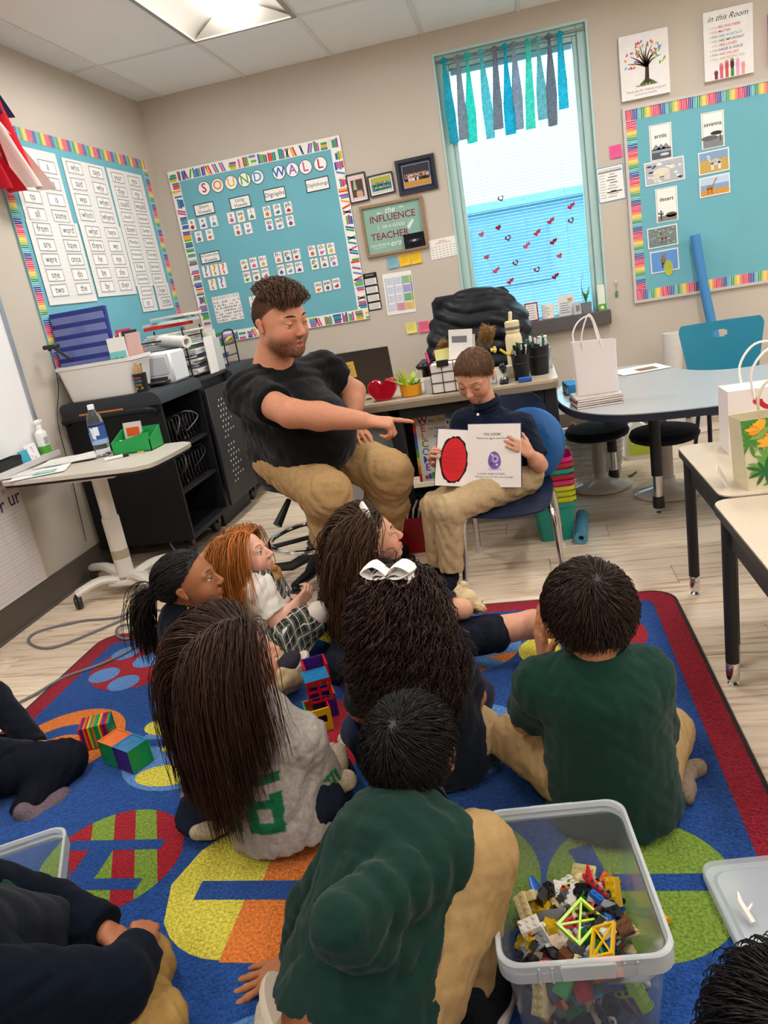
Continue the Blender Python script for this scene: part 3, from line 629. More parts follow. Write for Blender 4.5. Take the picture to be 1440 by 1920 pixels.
canvas('affirmation_canvas', 'white canvas titled in this Room with coloured affirmations', 1.42, 2.29, .28, .375, room_art, room_hands)
MB('#c8509a').rect(-.14, -.14, .14, .14, 0, .025).build('magenta_canvas', PAPER, M=BW(1.79, 2.26, .001), label='magenta wall canvas cut off by the picture edge', cat='wall art')
# ------------------------------------------------ animal board
board('animal_board', 'large aqua bulletin board with rainbow border and animal pictures', BW(.80, .862, .001), 2.4, 1.175, .062, 'stripe', '#c8c4c0')
def biome(t, x, z, paint):
    b, done = card('biome_card', 'white biome card reading ' + t, x, z, .135, .21, 'card', 'biome cards', tilt=.0)
    for q in ((-.06, -.1, .06, -.0985), (-.06, .0985, .06, .1), (-.06, -.1, -.0585, .1), (.0585, -.1, .06, .1)): b.frect(*q, .0016, '#4a4a4e')
    b.text(t, 0, .035, .034, .0018, '#2e2e30', .105, bold=.015); paint(b); done()
def p_arc(b): b.frect(-.058, -.098, .058, -.04, .0017, '#9aa0a8'); b.frect(-.058, -.098, .058, -.06, .0018, '#5a6470'); [b.flat([(x - .03, -.045), (x + .03, -.045), (x, -.01)], .0017, '#8a8e94') for x in (-.03, .0, .03)]; b.flat(circle(.028, 12, .02, -.075, .008), .0019, '#d8dce0')
def p_sav(b): b.frect(-.058, -.098, .058, -.04, .0017, '#8a8a8c'); b.flat(circle(.05, 14, -.02, -.045, .015), .0018, '#6a6a6c'); b.flat(circle(.035, 14, .02, -.02, .012), .0019, '#3e3e40'); b.frect(.04, -.07, .046, -.02, .0019, '#3e3e40')
def p_des(b): b.frect(-.058, -.098, .058, -.065, .0017, '#8a8684'); b.flat(circle(.035, 14, .025, -.065, .016), .0017, '#5a5654'); b.frect(-.042, -.09, -.034, -.03, .0018, '#3a3a3c'); b.frect(-.055, -.055, -.034, -.049, .0018, '#3a3a3c'); b.frect(-.055, -.055, -.049, -.04, .0018, '#3a3a3c'); b.frect(-.04, -.06, -.024, -.054, .0018, '#3a3a3c'); b.frect(-.029, -.06, -.024, -.042, .0018, '#3a3a3c')
biome('arctic', 1.005, 1.818, p_arc); biome('savanna', 1.318, 1.828, p_sav); biome('desert', 1.022, 1.438, p_des)
def animal(name, label, x, z, w, h, paint):
    b, done = card(name, label, x, z, w, h, 'photo', 'animal photos', d=.016, tilt=.02, col='#f0f0ee'); paint(b, w / 2 - .007, h / 2 - .007); done()
def quad_leg(b, x, y0, y1, w, z, c): b.frect(x - w, y0, x + w, y1, z, c)
def p_bear(b, w, h):
    b.frect(-w, -h, w, h, .0016, '#b8bcc4'); rnd = random.Random(2)
    for i in range(26): b.flat(circle(rnd.uniform(.006, .018), 8, rnd.uniform(-w * .9, w * .9), rnd.uniform(-h * .85, h * .85), .006), .0017 + i * 3e-6, rnd.choice(['#3e4248', '#e8ecf0', '#5a6068', '#f0f2f4']))
    b.flat(circle(.052, 16, -.02, .0, .026), .002, '#e6ddcc'); b.flat(circle(.018, 12, .045, .022, .013), .0021, '#ece4d6'); b.flat(circle(.008, 8, .062, .017, .006), .0022, '#e0d6c6')
    for x in (-.06, -.04, .005, .022): quad_leg(b, x, -.05, -.005, .009, .0021, '#e0d6c6')
def p_zeb(b, w, h):
    b.frect(-w, -h, w, h, .0016, '#8aa8c8'); b.frect(-w, -h, w, h * .25, .0017, '#c8a860'); b.flat(circle(.035, 14, .01, -.002, .018), .002, '#f0f0ee'); b.flat([(-.022, .0), (-.012, .012), (-.03, .042), (-.044, .034)], .002, '#f0f0ee')
    for x in (-.015, -.006, .028, .036): quad_leg(b, x, -.048, -.005, .0035, .002, '#e8e8e6')
    for i in range(9): b.frect(-.02 + i * .0072, -.014, -.0172 + i * .0072, .014, .0022, '#1e1e20')
    for i in range(4): b.frect(-.04 + i * .005, .014 + (3 - i) * .005, -.028 + i * .005, .0165 + (3 - i) * .005, .0022, '#1e1e20')
def p_gir(b, w, h):
    b.frect(-w, -h, w, h, .0016, '#c0d4ea'); b.frect(-w, -h, w, h * .2, .0017, '#8aa8cc'); b.frect(-w, -h, w, -h * .35, .0018, '#d89a4a'); b.flat(circle(.02, 12, -.03, -.008, .013), .002, '#b8804a'); b.flat([(-.022, -.006), (-.012, -.004), (.012, .036), (.006, .04)], .0021, '#b8804a'); b.flat(circle(.008, 8, .012, .038, .004), .0021, '#b8804a')
    for x in (-.045, -.038, -.022, -.016): quad_leg(b, x, -.046, -.01, .0025, .002, '#a8744a')
def p_coy(b, w, h):
    b.frect(-w, -h, w, h, .0016, '#7a8a8a'); rnd = random.Random(5)
    for i in range(60): b.flat(circle(rnd.uniform(.003, .01), 6, rnd.uniform(-w * .92, w * .92), rnd.uniform(-h * .9, h * .9), .004), .0017 + i * 2e-6, rnd.choice(['#5a6a68', '#9aa4a0', '#b8bcb4', '#68786a']))
    b.flat(circle(.022, 12, .008, -.006, .014), .002, '#8a8274'); b.flat(circle(.009, 10, -.012, .014), .0021, '#8a8274'); b.flat([(-.02, .018), (-.014, .034), (-.01, .02)], .0021, '#6a6258'); b.flat([(-.012, .02), (-.006, .034), (-.003, .016)], .0021, '#6a6258')
    for x in (-.006, .0, .018, .024): quad_leg(b, x, -.046, -.008, .0025, .002, '#7a7268')
def p_bird(b, w, h):
    b.frect(-w, -h, w, h, .0016, '#6a9ad8'); b.flat(circle(.028, 14, .022, -.05, .05), .0018, '#b8c04a'); b.flat(circle(.016, 14, -.008, .008, .032), .002, '#8a7454'); b.flat(circle(.01, 12, -.003, .04), .0021, '#9a8464'); b.flat([(.005, .042), (.018, .038), (.005, .036)], .0021, '#3a3430'); b.flat([(-.02, -.045), (-.012, -.045), (-.008, -.01), (-.018, -.01)], .002, '#4a4038')
    for i in range(4): b.frect(.002 + i * .011, -.058, .0032 + i * .011, -.02 + .008 * (i % 3), .0019, '#3a4a2a')
animal('polar_bear_photo', 'photo of a white polar bear walking on icy rocks', 1.018, 1.64, .245, .142, p_bear); animal('zebra_photo', 'photo of a zebra in dry grass', 1.318, 1.643, .185, .135, p_zeb); animal('giraffe_photo', 'photo of a giraffe on the savanna', 1.318, 1.50, .185, .12, p_gir)
animal('coyote_photo', 'photo of a grey coyote in desert scrub', .985, 1.245, .19, .13, p_coy); animal('bird_photo', 'photo of a brown bird perched on a cactus against blue sky', .99, 1.09, .18, .14, p_bird)
# ------------------------------------------------ left wall: whiteboard, tray, charts, flag
M = LW(1.6, .745, .001); r = empty('whiteboard', M.translation, 'white dry-erase board with metal frame at the left edge', 'whiteboard')
ww, wh = 1.77, 1.22
MB('#f0efee').rect(0, 0, ww, wh, 0, .012).build('writing_surface', mat('whiteboard_enamel', rough=.2, spec=.5), r, M=M.copy())
f = MB('#a8aeb6')
for q in ((0, -.02, ww, .012), (0, wh, ww, wh + .02), (ww, -.02, ww + .022, wh + .02)): f.rect(*q, 0, .022)
f.build('frame', mat('anodised_frame', '#aab0b8', rough=.35, metal=.6), r, M=M.copy())
f = MB('#c8c6c4'); f.rect(0, -.04, ww + .03, -.028, 0, .085); f.rect(0, -.04, ww + .03, -.012, .08, .086); f.build('marker_tray', PLAST, r, M=M.copy())
def chart(name, label, y0, z0, y1, z1, d, paint):
    M = LW(y0, z0, d); b = MB('#e6dedb'); b.rect(0, 0, y1 - y0, z1 - z0, 0, .0014); paint(b, y1 - y0, z1 - z0); return b.build(name, SHEET, M=M, label=label, cat='chart paper')
def p_words(b, w, h):
    for i in range(1, int(h / .0195)): b.frect(.004, i * .0195, w - .012, i * .0195 + .0013, .0018, '#a8a0a4' if i % 2 else '#c8c0c4')
    for x in (w - .09, w - .2): 
        for i in range(18): b.frect(x, .04 + i * .02, x + .0015, .052 + i * .02, .0019, '#a8a0a4')
    b.frect(w - .01, 0, w, h, .0017, '#d8ccb4')
    b.text('R WORDS', w - .155, h - .045, .085, .002, '#2a2630', .27, bold=.004); b.text('ur', w - .055, h - .105, .1, .002, '#4a2a6a', bold=.004); b.text('ir', w - .16, h - .115, .1, .002, '#4a2a6a', bold=.004)
chart('word_chart', 'lined chart headed WORDS and ur taped low on the left wall', 2.5, .148, 3.12, .69, .0095, p_words)
def p_red(b, w, h):
    for j, t in enumerate(('can I', 'not I', 'as too')): b.text(t, w - .065, h - .03 - j * .034, .035, .0018, '#b0304a', .1)
chart('red_lettered_paper', 'paper strip with red handwriting below the whiteboard tray', 2.85, .62, 3.10, .735, .0125, p_red)
# flag hanging from above on a pole, red and white folds
fl = empty('flag', (-2.3, 3.7, 1.95), 'red, white and blue flag hanging in folds at the upper left', 'flag')
CLF = mat('flag_cloth', rough=.8, spec=.2, bump=.1, bscale=60)
def flag_strip(name, pts, width, col, seed):
    b = MB(col); n = 10; rnd = random.Random(seed); ph = rnd.uniform(0, 6)
    rg = []
    for i in range(n + 1):
        t = i / n; a = V(pts[0]).lerp(V(pts[1]), t); w = width * (.8 + .4 * t)
        r_ = []
        for k in range(13):
            u = k / 12 - .5; r_.append(a + V((.035 * math.sin(u * 9 + ph + t * 1.5), u * w, -.12 * u * 0)))
        rg.append(r_)
    vs = [q for r_ in rg for q in r_]; m = 13; fs = [(i * m + k, i * m + k + 1, (i + 1) * m + k + 1, (i + 1) * m + k) for i in range(n) for k in range(m - 1)]
    q0 = len(vs); vs += [q - V((.003, 0, 0)) for q in vs]; fs += [tuple(q0 + i for i in f_[::-1]) for f_ in fs]
    b._add(vs, fs); b.build(name, CLF, fl, ang=80)
flag_strip('blue_canton', [(-2.27, 3.50, 2.55), (-2.27, 3.58, 2.30)], .18, '#2a3058', 1)
flag_strip('red_fold', [(-2.275, 3.46, 2.55), (-2.275, 3.68, 2.02)], .22, '#c8202e', 2)
flag_strip('white_fold', [(-2.255, 3.44, 2.32), (-2.255, 3.73, 1.985)], .17, '#ecd8d2', 3)
flag_strip('red_fold', [(-2.265, 3.36, 2.2), (-2.265, 3.50, 1.96)], .15, '#b81a2a', 4)
MB('#c8a060').cyl((-2.425, 3.45, 2.5), (-2.2, 3.42, 2.66), .011, n=10).build('pole', WOOD, fl)
# things on the tray
tz = .745 - .027
def spray(loc):
    r = empty('spray_bottle', loc, 'white and green spray bottle standing on the whiteboard tray', 'bottle'); c = V(loc)
    b = MB('#f0eeea'); b.rings([[c + V((x, y, z)) for x, y in rrect(.04, .062, .015, 3)] for z in (0, .012, .1, .118)] + [[c + V((x * .55, y * .42, z)) for x, y in rrect(.04, .062, .015, 3)] for z in (.132, .14)]); b.build('body', PLAST, r)
    b = MB('#f4f2ee'); b.cyl(c + V((0, 0, .14)), c + V((0, 0, .158)), .013, n=12); b.box(c + V((0, .0, .17)), (.02, .045, .024), .006); b.box(c + V((0, .03, .172)), (.01, .02, .01), .003); b.box(c + V((0, .02, .152)), (.008, .006, .03), .002); b.build('trigger', PLAST, r)
    b = MB('#5aa83a'); b.rings([[c + V((x * 1.015, y * 1.012, z)) for x, y in rrect(.04, .062, .015, 3)] for z in (.014, .052)], False); b.rings([[c + V((x * 1.015, y * 1.012, z)) for x, y in rrect(.04, .062, .015, 3)] for z in (.0525, .097)], False, col='#e8ece4')
    for i in range(5): b.b2(c + V((.0208, -.018, .06 + i * .007)), c + V((.0211, .016, .063 + i * .007)), 0, '#4a4a4a')
    b.build('label', PRINT, r)
spray((XL + .048, 3.345, tz))
b = MB('#e8e4e6'); M = MX((XL + .05, 3.2, tz), (.25, 1, 0), (-.25, 0, 1)); b.rect(0, 0, .07, .085, 0, .004)
for i in range(24): b.flat(circle(random.uniform(.001, .003), 6, random.uniform(.01, .06), random.uniform(.012, .075)), .0045, random.choice(['#c03a5a', '#8a6a78', '#3a3a40']))
b.build('small_card', PRINT, M=M, label='small white card with red doodles on the whiteboard tray', cat='card')
b = MB('#3aa0b8'); M = MX((XL + .06, 3.155, tz), (.25, 1, 0), (-.25, 0, 1)); b.rect(0, 0, .05, .07, -.02, -.012); b.build('blue_card', PLAST, M=M, label='blue card standing behind the white doodled card', cat='card')
b = MB('#1e1e20'); c = V((XL + .055, 3.02, tz)); b.rings([[c + V((x * k, y * k, z)) for x, y in rrect(.055, .2, .012, 3)] for k, z in ((.9, 0), (1, .06), (.96, .06), (.87, .004))]); b.build('marker_bin', PLAST, label='black plastic bin on the whiteboard tray at the left edge', cat='bin')
# ================================================================== furniture
def M4(loc, rz=0., rx=0., ry=0.): return TR(V(loc)) @ RZ(rz) @ Matrix.Rotation(rx, 4, 'X') @ Matrix.Rotation(ry, 4, 'Y')
def rot(b, loc, rz=0., rx=0., ry=0.): b.T = M4(loc, rz, rx, ry); return b
DARKM = mat('charcoal_enamel', '#26282c', rough=.5, spec=.4)
NAVYP = mat('navy_plastic', '#1c2840', rough=.45)
LAMW = mat('white_laminate', '#cdc5b8', rough=.35, spec=.4)
# ------------------------------------------------ charging carts
def cart(y0, y1, ztop, label, openbay):
    x0, x1 = -2.405, -1.845
    r = empty('charging_cart', ((x0 + x1) / 2, (y0 + y1) / 2, 0), label, 'cart')
    BK = mat('black_powder_coat', '#15161a', rough=.55, spec=.35, bump=.08, bscale=500)
    b = MB(); t = .02; zb = .11
    b.b2((x0, y0, zb), (x1, y0 + t, ztop - .07)); b.b2((x0, y1 - t, zb), (x1, y1, ztop - .07)); b.b2((x0, y0 + t, zb), (x0 + t, y1 - t, ztop - .07)); b.b2((x0 + t, y0 + t, zb), (x1, y1 - t, zb + .025))
    b.build('cabinet', BK, r)
    b = MB(); n = 6; rg = []
    for yy in (y0 - .012, y1 + .005):
        ring = [V((x0, yy, ztop - .07))] + [V((x0 + .03 - .03 * math.cos(a), yy, ztop - .03 + .03 * math.sin(a))) for a in np.linspace(0, 1.57, 5)] + [V((x1 - .045 + .06 * math.sin(a), yy, ztop - .06 + .06 * math.cos(a))) for a in np.linspace(0, 1.57, 6)] + [V((x1 + .015, yy, ztop - .07))]
        rg.append(ring)
    b.rings(rg); b.build('top_cover', mat('grey_black_top', '#2c2f35', rough=.5), r)
    if openbay:
        hd = MB(); hd.tube(spline([(x0 + .03, y0 - .01, ztop - .1), (x0 + .04, y0 - .06, ztop - .085), (x0 + .1, y0 - .068, ztop - .08), (x1 - .1, y0 - .068, ztop - .08), (x1 - .04, y0 - .06, ztop - .085), (x1 - .03, y0 - .01, ztop - .1)], 4), .017, 8); hd.build('push_handle', BK, r)
        MB('#c8783a').b2((x0 + .14, y0 - .072, ztop - .068), (x1 - .17, y0 - .068, ztop - .056)).build('label_strip', PRINT, r)
        for k in range(5):
            for j in range(8): pass
        for zz in (.36, .585): MB().b2((x0 + t, y0 + t, zz), (x1 - .01, y1 - t, zz + .016)).build('shelf', BK, r)
        rd = random.Random(4)
        for zz in (.376, .601):
            for i in range(10):
                yy = y0 + .06 + i * .045
                MB('#0e0e12').box((x1 - .2, yy, zz + .075), (.30, .014, .15), .003).build('laptop', PLAST, r)
                MB(rd.choice(['#101014', '#4a1a1a', '#6a5a50'])).b2((x1 - .05, yy - .004, zz + .012), (x1 - .044, yy + .004, zz + .03)).build('status_tab', PLAST, r)
        for i in range(9):
            yy = y0 + .07 + rd.uniform(0, .38); zz = .73 if i < 5 else .52; c = V((x1 - .05, yy, zz))
            MB('#2a2a30' if i % 3 else '#8a8a90').tube(spline([c + V((-.12, .0, -.02)), c + V((.0, rd.uniform(-.05, .05), .03)), c + V((.03, rd.uniform(-.06, .08), -.02)), c + V((-.02, rd.uniform(-.05, .05), -.09)), c + V((-.1, .02, -.12))], 5), .003, 5).build('charging_cable', PLAST, r)
        dr = MB('#1b1e26'); rg = []
        dx = -1.838; dr.b2((dx, y1 + .01, .13), (dx + .022, y1 + .50, .84), .004)
        d = dr.build('door', mat('door_steel', '#1d2027', rough=.45), r)
        hl = MB('#c8ccd0')
        for bi, zc in enumerate((.64, .36)):
            for j in range(8):
                for i in range(3 + j % 2 - (1 if j in (0, 7) else 0)):
                    yy = y1 + .14 + i * .045 + (.022 if j % 2 else .0); zz = zc - .11 + j * .032
                    hl.lathe([(.0, 0), (.0075, 0), (.0075, .0006), (0, .0008)], (dx + .022, yy, zz), 8, axis=(1, 0, 0))
        hl.build('vent_holes', mat('painted_hole_brightness', '#c4c9d0', rough=.5), d, kind='stuff')  # pale discs: the bright look of the holes is put into their colour
        MB('#3a3c42').b2((dx + .02, y1 + .45, .46), (dx + .03, y1 + .475, .56), .003).build('latch', STEEL, d)
    vent = MB('#050507')
    for j in range(7):
        for i in range(9): vent.lathe([(.0, 0), (.008, 0), (0, .0004)], (x0 + .14 + i * .035, y0 - .0004, .38 + j * .034 - i * .004), 6, axis=(0, -1, 0))
    if openbay: vent.build('side_perforation', BK, r, kind='stuff')
    for sx in (x0 + .07, x1 - .07):
        for sy in (y0 + .07, y1 - .07): MB('#1a1a1c').lathe([(.0, -.016), (.045, -.016), (.052, -.01), (.052, .01), (.045, .016), (0, .016)], (sx, sy, .054), 16, axis=(1, 0, 0)).b2((sx - .012, sy - .02, .06), (sx + .03, sy + .02, .112)).build('caster', PLAST, r)
    return r
cart(3.60, 4.125, .93, 'black charging cart with its perforated door open, wires and laptops inside', True)
cart(4.66, 5.25, .90, 'second black cart in the corner under the sound wall', False)
# dark side table between the carts carrying paper trays
b = empty('side_table', (-2.1, 4.38, 0), 'low black cabinet between the two carts, topped with paper trays', 'cabinet')
MB().b2((-2.4, 4.145, .88), (-1.87, 4.64, .905), .004).build('top', mat('navy_black_top', '#23262f', rough=.4), b); MB().b2((-2.38, 4.15, .0), (-1.9, 4.635, .88)).build('body', DARKM, b)
# ------------------------------------------------ white standing desk
sd = empty('standing_desk', (-2.03, 3.2, 0), 'white sit-stand desk on a single column with castered base', 'desk')
ZS = .70
out = [(-2.36, 2.99), (-2.33, 3.28), (-2.25, 3.31), (-1.70, 3.32), (-1.60, 3.29), (-1.56, 3.22), (-1.575, 2.92), (-1.62, 2.86), (-1.72, 2.845), (-2.24, 2.875), (-2.33, 2.91)]
sm_ = [(p.x, p.y) for p in spline([(x, y, 0) for x, y in out], 3, True)]
MB().prism(sm_, ZS - .018, ZS).build('desktop', LAMW, sd)
MB('#2a2622').prism([(x * .985 - .03, 3.08 + (y - 3.08) * .97) for x, y in sm_], ZS - .03, ZS - .0181).build('underside_edge', MATTE, sd)
PC = V((-2.045, 3.20, 0)); WMET = mat('white_powder_coat', '#e6dfd4', rough=.4)
b = MB(); b.cyl(PC + V((0, 0, .085)), PC + V((0, 0, .40)), .042, n=20).cyl(PC + V((0, 0, .40)), PC + V((0, 0, ZS - .06)), .036, n=20).box(PC + V((.08, -.08, ZS - .047)), (.28, .3, .03), .006); b.build('column', WMET, sd)
MB().lathe([(.05, .083), (.05, .095), (.043, .098)], PC, 20).build('collar', CHROME, sd)
MB('#b8a890').lathe([(.0428, .19), (.0428, .235)], PC, 20).build('tape', PAPER, sd)
b = MB(); 
ends = [(-2.235, 3.04), (-2.37, 3.42), (-1.85, 3.09), (-1.86, 3.47)]
b.box(PC + V((0, .02, .07)), (.16, .16, .03), .008)
for ex, ey in ends:
    q = V((ex, ey, .075)); m_ = PC.lerp(q, .5); m_.z = .105
    b.tube(spline([PC + V((0, 0, .07)), m_, q], 5), [.03] * 10 + [.026], 8, flat=.7)
b.build('base', WMET, sd)
for ex, ey in ends: MB('#2e2e2c').lathe([(0, -.018), (.026, -.018), (.034, -.012), (.034, -.004), (.03, 0), (.034, .004), (.034, .012), (.026, .018), (0, .018)], (ex, ey, .0345), 18, axis=(.8, .5, 0)).cyl((ex, ey, .045), (ex, ey, .075), .01, n=8).build('caster', PLAST, sd)
# water bottle
c = at(201, 850, 2, ZS); c.x = -1.99; c.y = 3.21; c.z = ZS
r = empty('water_bottle', c, 'clear plastic water bottle with blue mountain label on the white desk', 'bottle')
CLEAR = mat('clear_plastic', '#f2f7fa', rough=.03, trans=.95, ior=1.25, spec=.4)
MB().lathe([(.0, .004), (.026, .0), (.036, .006), (.0375, .03), (.035, .036), (.0375, .045), (.0375, .16), (.033, .19), (.018, .215), (.0135, .225), (.0135, .238), (.0, .238)], c, 24).build('body', CLEAR, r)
b = MB('#3a5a9a'); b.lathe([(.0383, .062), (.0383, .155)], c, 24); b.lathe([(.0386, .062), (.0386, .085)], c, 24, '#9ab4dc'); b.lathe([(.0386, .148), (.0386, .156)], c, 24, '#1e3260')
for i in range(5): b.T = TR(c) @ RZ(-1.9 + i * .12); b.box((.0384, 0, .12 - .002 * i), (.001, .004, .05), 0, '#e8ecf4')
b.T = TR(c) @ RZ(-1.2); b.box((.0382, 0, .125), (.002, .025, .04), 0, '#e8ecf4'); b.T = TR(c) @ RZ(-2.1); b.box((.0382, 0, .1), (.002, .022, .045), 0, '#6a88c0'); b.T = None
b.build('label', PRINT, r); MB('#f4f4f2').lathe([(.0155, .226), (.0155, .245), (.013, .248), (0, .248)], c, 20).build('cap', PLAST, r)
# green caddy
c = V((-1.825, 3.245, ZS)); r = empty('desk_caddy', c, 'bright green plastic caddy holding cards on the white desk', 'caddy')
GRN = mat('green_plastic', '#1f9a4a', rough=.4); b = MB(); w, d = .2, .13
def prof_z(u): return .055 + .045 * (u + .5) ** 2
for s in (-1, 1):
    T = .004
for (x0, y0, x1, y1, z1, z2) in ((-.1, -.065, .1, -.061, .055, .05), (-.1, .061, .1, .065, .1, .1), (-.1, -.065, -.096, .065, .055, .1), (.096, -.065, .1, .065, .055, .1), (.02, -.06, .024, .06, .05, .09), (-.096, -.005, .02, -.001, .05, .05)):
    if abs(x1 - x0) > abs(y1 - y0): b._add([c + V(q) for q in ((x0, y0, 0), (x1, y0, 0), (x1, y1, 0), (x0, y1, 0), (x0, y0, z1), (x1, y0, z2 + .04 if y0 == -.065 else z2), (x1, y1, z2 + .04 if y0 == -.065 else z2), (x0, y1, z1))], [(3, 2, 1, 0), (4, 5, 6, 7), (0, 1, 5, 4), (1, 2, 6, 5), (2, 3, 7, 6), (3, 0, 4, 7)])
    else: b._add([c + V(q) for q in ((x0, y0, 0), (x1, y0, 0), (x1, y1, 0), (x0, y1, 0), (x0, y0, z1), (x1, y0, z1), (x1, y1, z2), (x0, y1, z2))], [(3, 2, 1, 0), (4, 5, 6, 7), (0, 1, 5, 4), (1, 2, 6, 5), (2, 3, 7, 6), (3, 0, 4, 7)])
b.b2(c + V((-.1, -.065, 0)), c + V((.1, .065, .004))); b.build('tray', GRN, r)
b = MB('#d8cfc8'); b.T = M4(c + V((-.03, .035, .006)), .08, -.12); b.rect(-.045, 0, .045, .005, 0, .125); b.rect(-.032, -.002, .032, 0, .06, .1, '#e0602a'); b.build('note_card', PRINT, label='white note card with orange patch standing in the green caddy', cat='card')
for i in range(4):
    b = MB('#f0eeea'); q = c + V((-.075 + i * .024, -.034, .006)); b.T = M4(q, 0, -.2, .25); b.box((0, 0, .03), (.012, .03, .055), .002); b.box((0, 0, .05), (.0125, .031, .012), .002, ['#2f8a4a', '#b03a3a', '#2f8a4a', '#2f8a4a'][i]); b.T = None
    b.build('glue_stick', PLAST, label='white and %s eraser block in the caddy, %s from its left end' % (('green', 'red', 'green', 'green')[i], ('first', 'second', 'third', 'fourth')[i]), cat='eraser', group='erasers in the green caddy')
b = MB('#e8e8e6'); b.T = M4((-1.86, 3.09, ZS + .008), .6); b.cyl((-.05, 0, 0), (.03, 0, 0), .008, n=10); b.cyl((.03, 0, 0), (.056, 0, 0), .0085, n=10, col='#1e1e20'); b.T = None; b.build('dry_erase_marker', PLAST, label='white marker with black cap lying on the white desk', cat='marker')
MB('#c83a2a').box((-1.915, 3.15, ZS + .003), (.03, .014, .006), .002).build('clip', PLAST, label='tiny red clip beside the water bottle', cat='clip')
MB('#e0b83a').box((-1.775, 3.165, ZS + .003), (.03, .016, .006), .002).build('clip', PLAST, label='tiny yellow clip in front of the green caddy', cat='clip')
def sheet(name, label, c, w, h, rz, col='#e8e4de', lines=0, cat='paper', amp=.006, patch=None, seed=0):
    rnd = random.Random(seed); b = MB(col); n, m = 8, 6; c = V(c); p1, p2 = rnd.uniform(0, 6), rnd.uniform(0, 6)
    R_ = Matrix.Rotation(rz, 3, 'Z')
    def hgt(u, v): return .0012 + amp * (.5 + .5 * math.sin(3 * u + p1)) * (.5 + .5 * math.sin(4 * v + p2)) * (abs(u) + abs(v))
    vs = [c + R_ @ V(((i / n - .5) * w, (j / m - .5) * h, hgt(i / n - .5, j / m - .5))) for j in range(m + 1) for i in range(n + 1)]
    fs = [(j * (n + 1) + i, j * (n + 1) + i + 1, (j + 1) * (n + 1) + i + 1, (j + 1) * (n + 1) + i) for j in range(m) for i in range(n)]
    k = len(vs); vs += [q - V((0, 0, .0008)) for q in vs]; fs += [tuple(k + i for i in f[::-1]) for f in fs]; b._add(vs, fs)
    for i in range(lines):
        v = -.42 + .84 * i / max(1, lines - 1); qs = [c + R_ @ V((u * w, (v + dv) * h, hgt(u, v) + .0008)) for u, dv in ((-.4, 0), (.4 - .2 * rnd.random(), 0), (.4 - .2 * rnd.random(), .012), (-.4, .012))]; b._add(qs, [(0, 1, 2, 3)], '#a8a4a8')
    if patch: b._add([c + R_ @ V((u * w, v * h, hgt(u, v) + .001)) for u, v in ((-.1, -.3), (.3, -.3), (.3, .1), (-.1, .1))], [(0, 1, 2, 3)], patch)
    return b.build(name, PAPER, label=label, cat=cat)
sheet('paper_sheet', 'loose white worksheet at the back of the white desk', (-2.16, 3.2, ZS + .001), .3, .19, .15, lines=6, seed=1, amp=.02)
sheet('paper_sheet', 'printed sheet with teal patch at the front edge of the white desk', (-2.18, 2.98, ZS + .003), .24, .17, .35, '#eeeae6', 5, patch='#5ab8a0', seed=2)
sheet('paper_sheet', 'white sheet under the teal-patched one on the white desk', (-2.24, 3.04, ZS + .001), .24, .18, .2, '#e4dfda', 6, seed=3)
# ------------------------------------------------ things on the carts
ZK = .93
r = empty('document_camera', (-2.33, 3.83, ZK), 'grey document camera on a bent arm standing on the cart', 'camera')
q = V((-2.33, 3.83, ZK)); j = at(145, 682, 0, -2.335); h = at(97, 650, 0, -2.335)
MB('#3a3a3e').box(q + V((0, 0, .012)), (.1, .12, .024), .006).build('base', PLAST, r); MB('#4a4a4e').cyl(q + V((0, 0, .02)), j, .009, n=8).build('lower_arm', PLAST, r); MB('#4a4a4e').cyl(j, h, .008, n=8).lathe([(0, -.014), (.014, -.014), (.014, .014), (0, .014)], j, 10, axis=(0, 1, 0)).build('upper_arm', PLAST, r)
MB('#2e2e30').box(h + V((0, -.005, .0)), (.075, .05, .022), .006).cyl(h + V((-.012, -.005, -.02)), h + V((-.012, -.005, -.008)), .01, n=10).build('head', PLAST, r)
MB('#2a2a2c').tube(spline([h + V((-.01, 0, -.02)), at(104, 690, 0, -2.38), at(110, 730, 0, -2.4), V((-2.415, 3.56, .85)), V((-2.415, 3.54, .6)), V((-2.415, 3.5, .2))], 5), .0025, 5).build('lead', PLAST, r)
# small clear roll
c = at(170, 735, 1, 3.78); r = MB('#d8dade'); c.z = ZK + .032; c.x = max(c.x, -2.28); r.lathe([(.03, -.05), (.03, .05), (.022, .05), (.022, -.05), (.03, -.05)], c, 18, axis=(.3, -1, 0)); r.build('tape_roll', GLOSS, label='small clear roll lying beside the document camera', cat='roll')
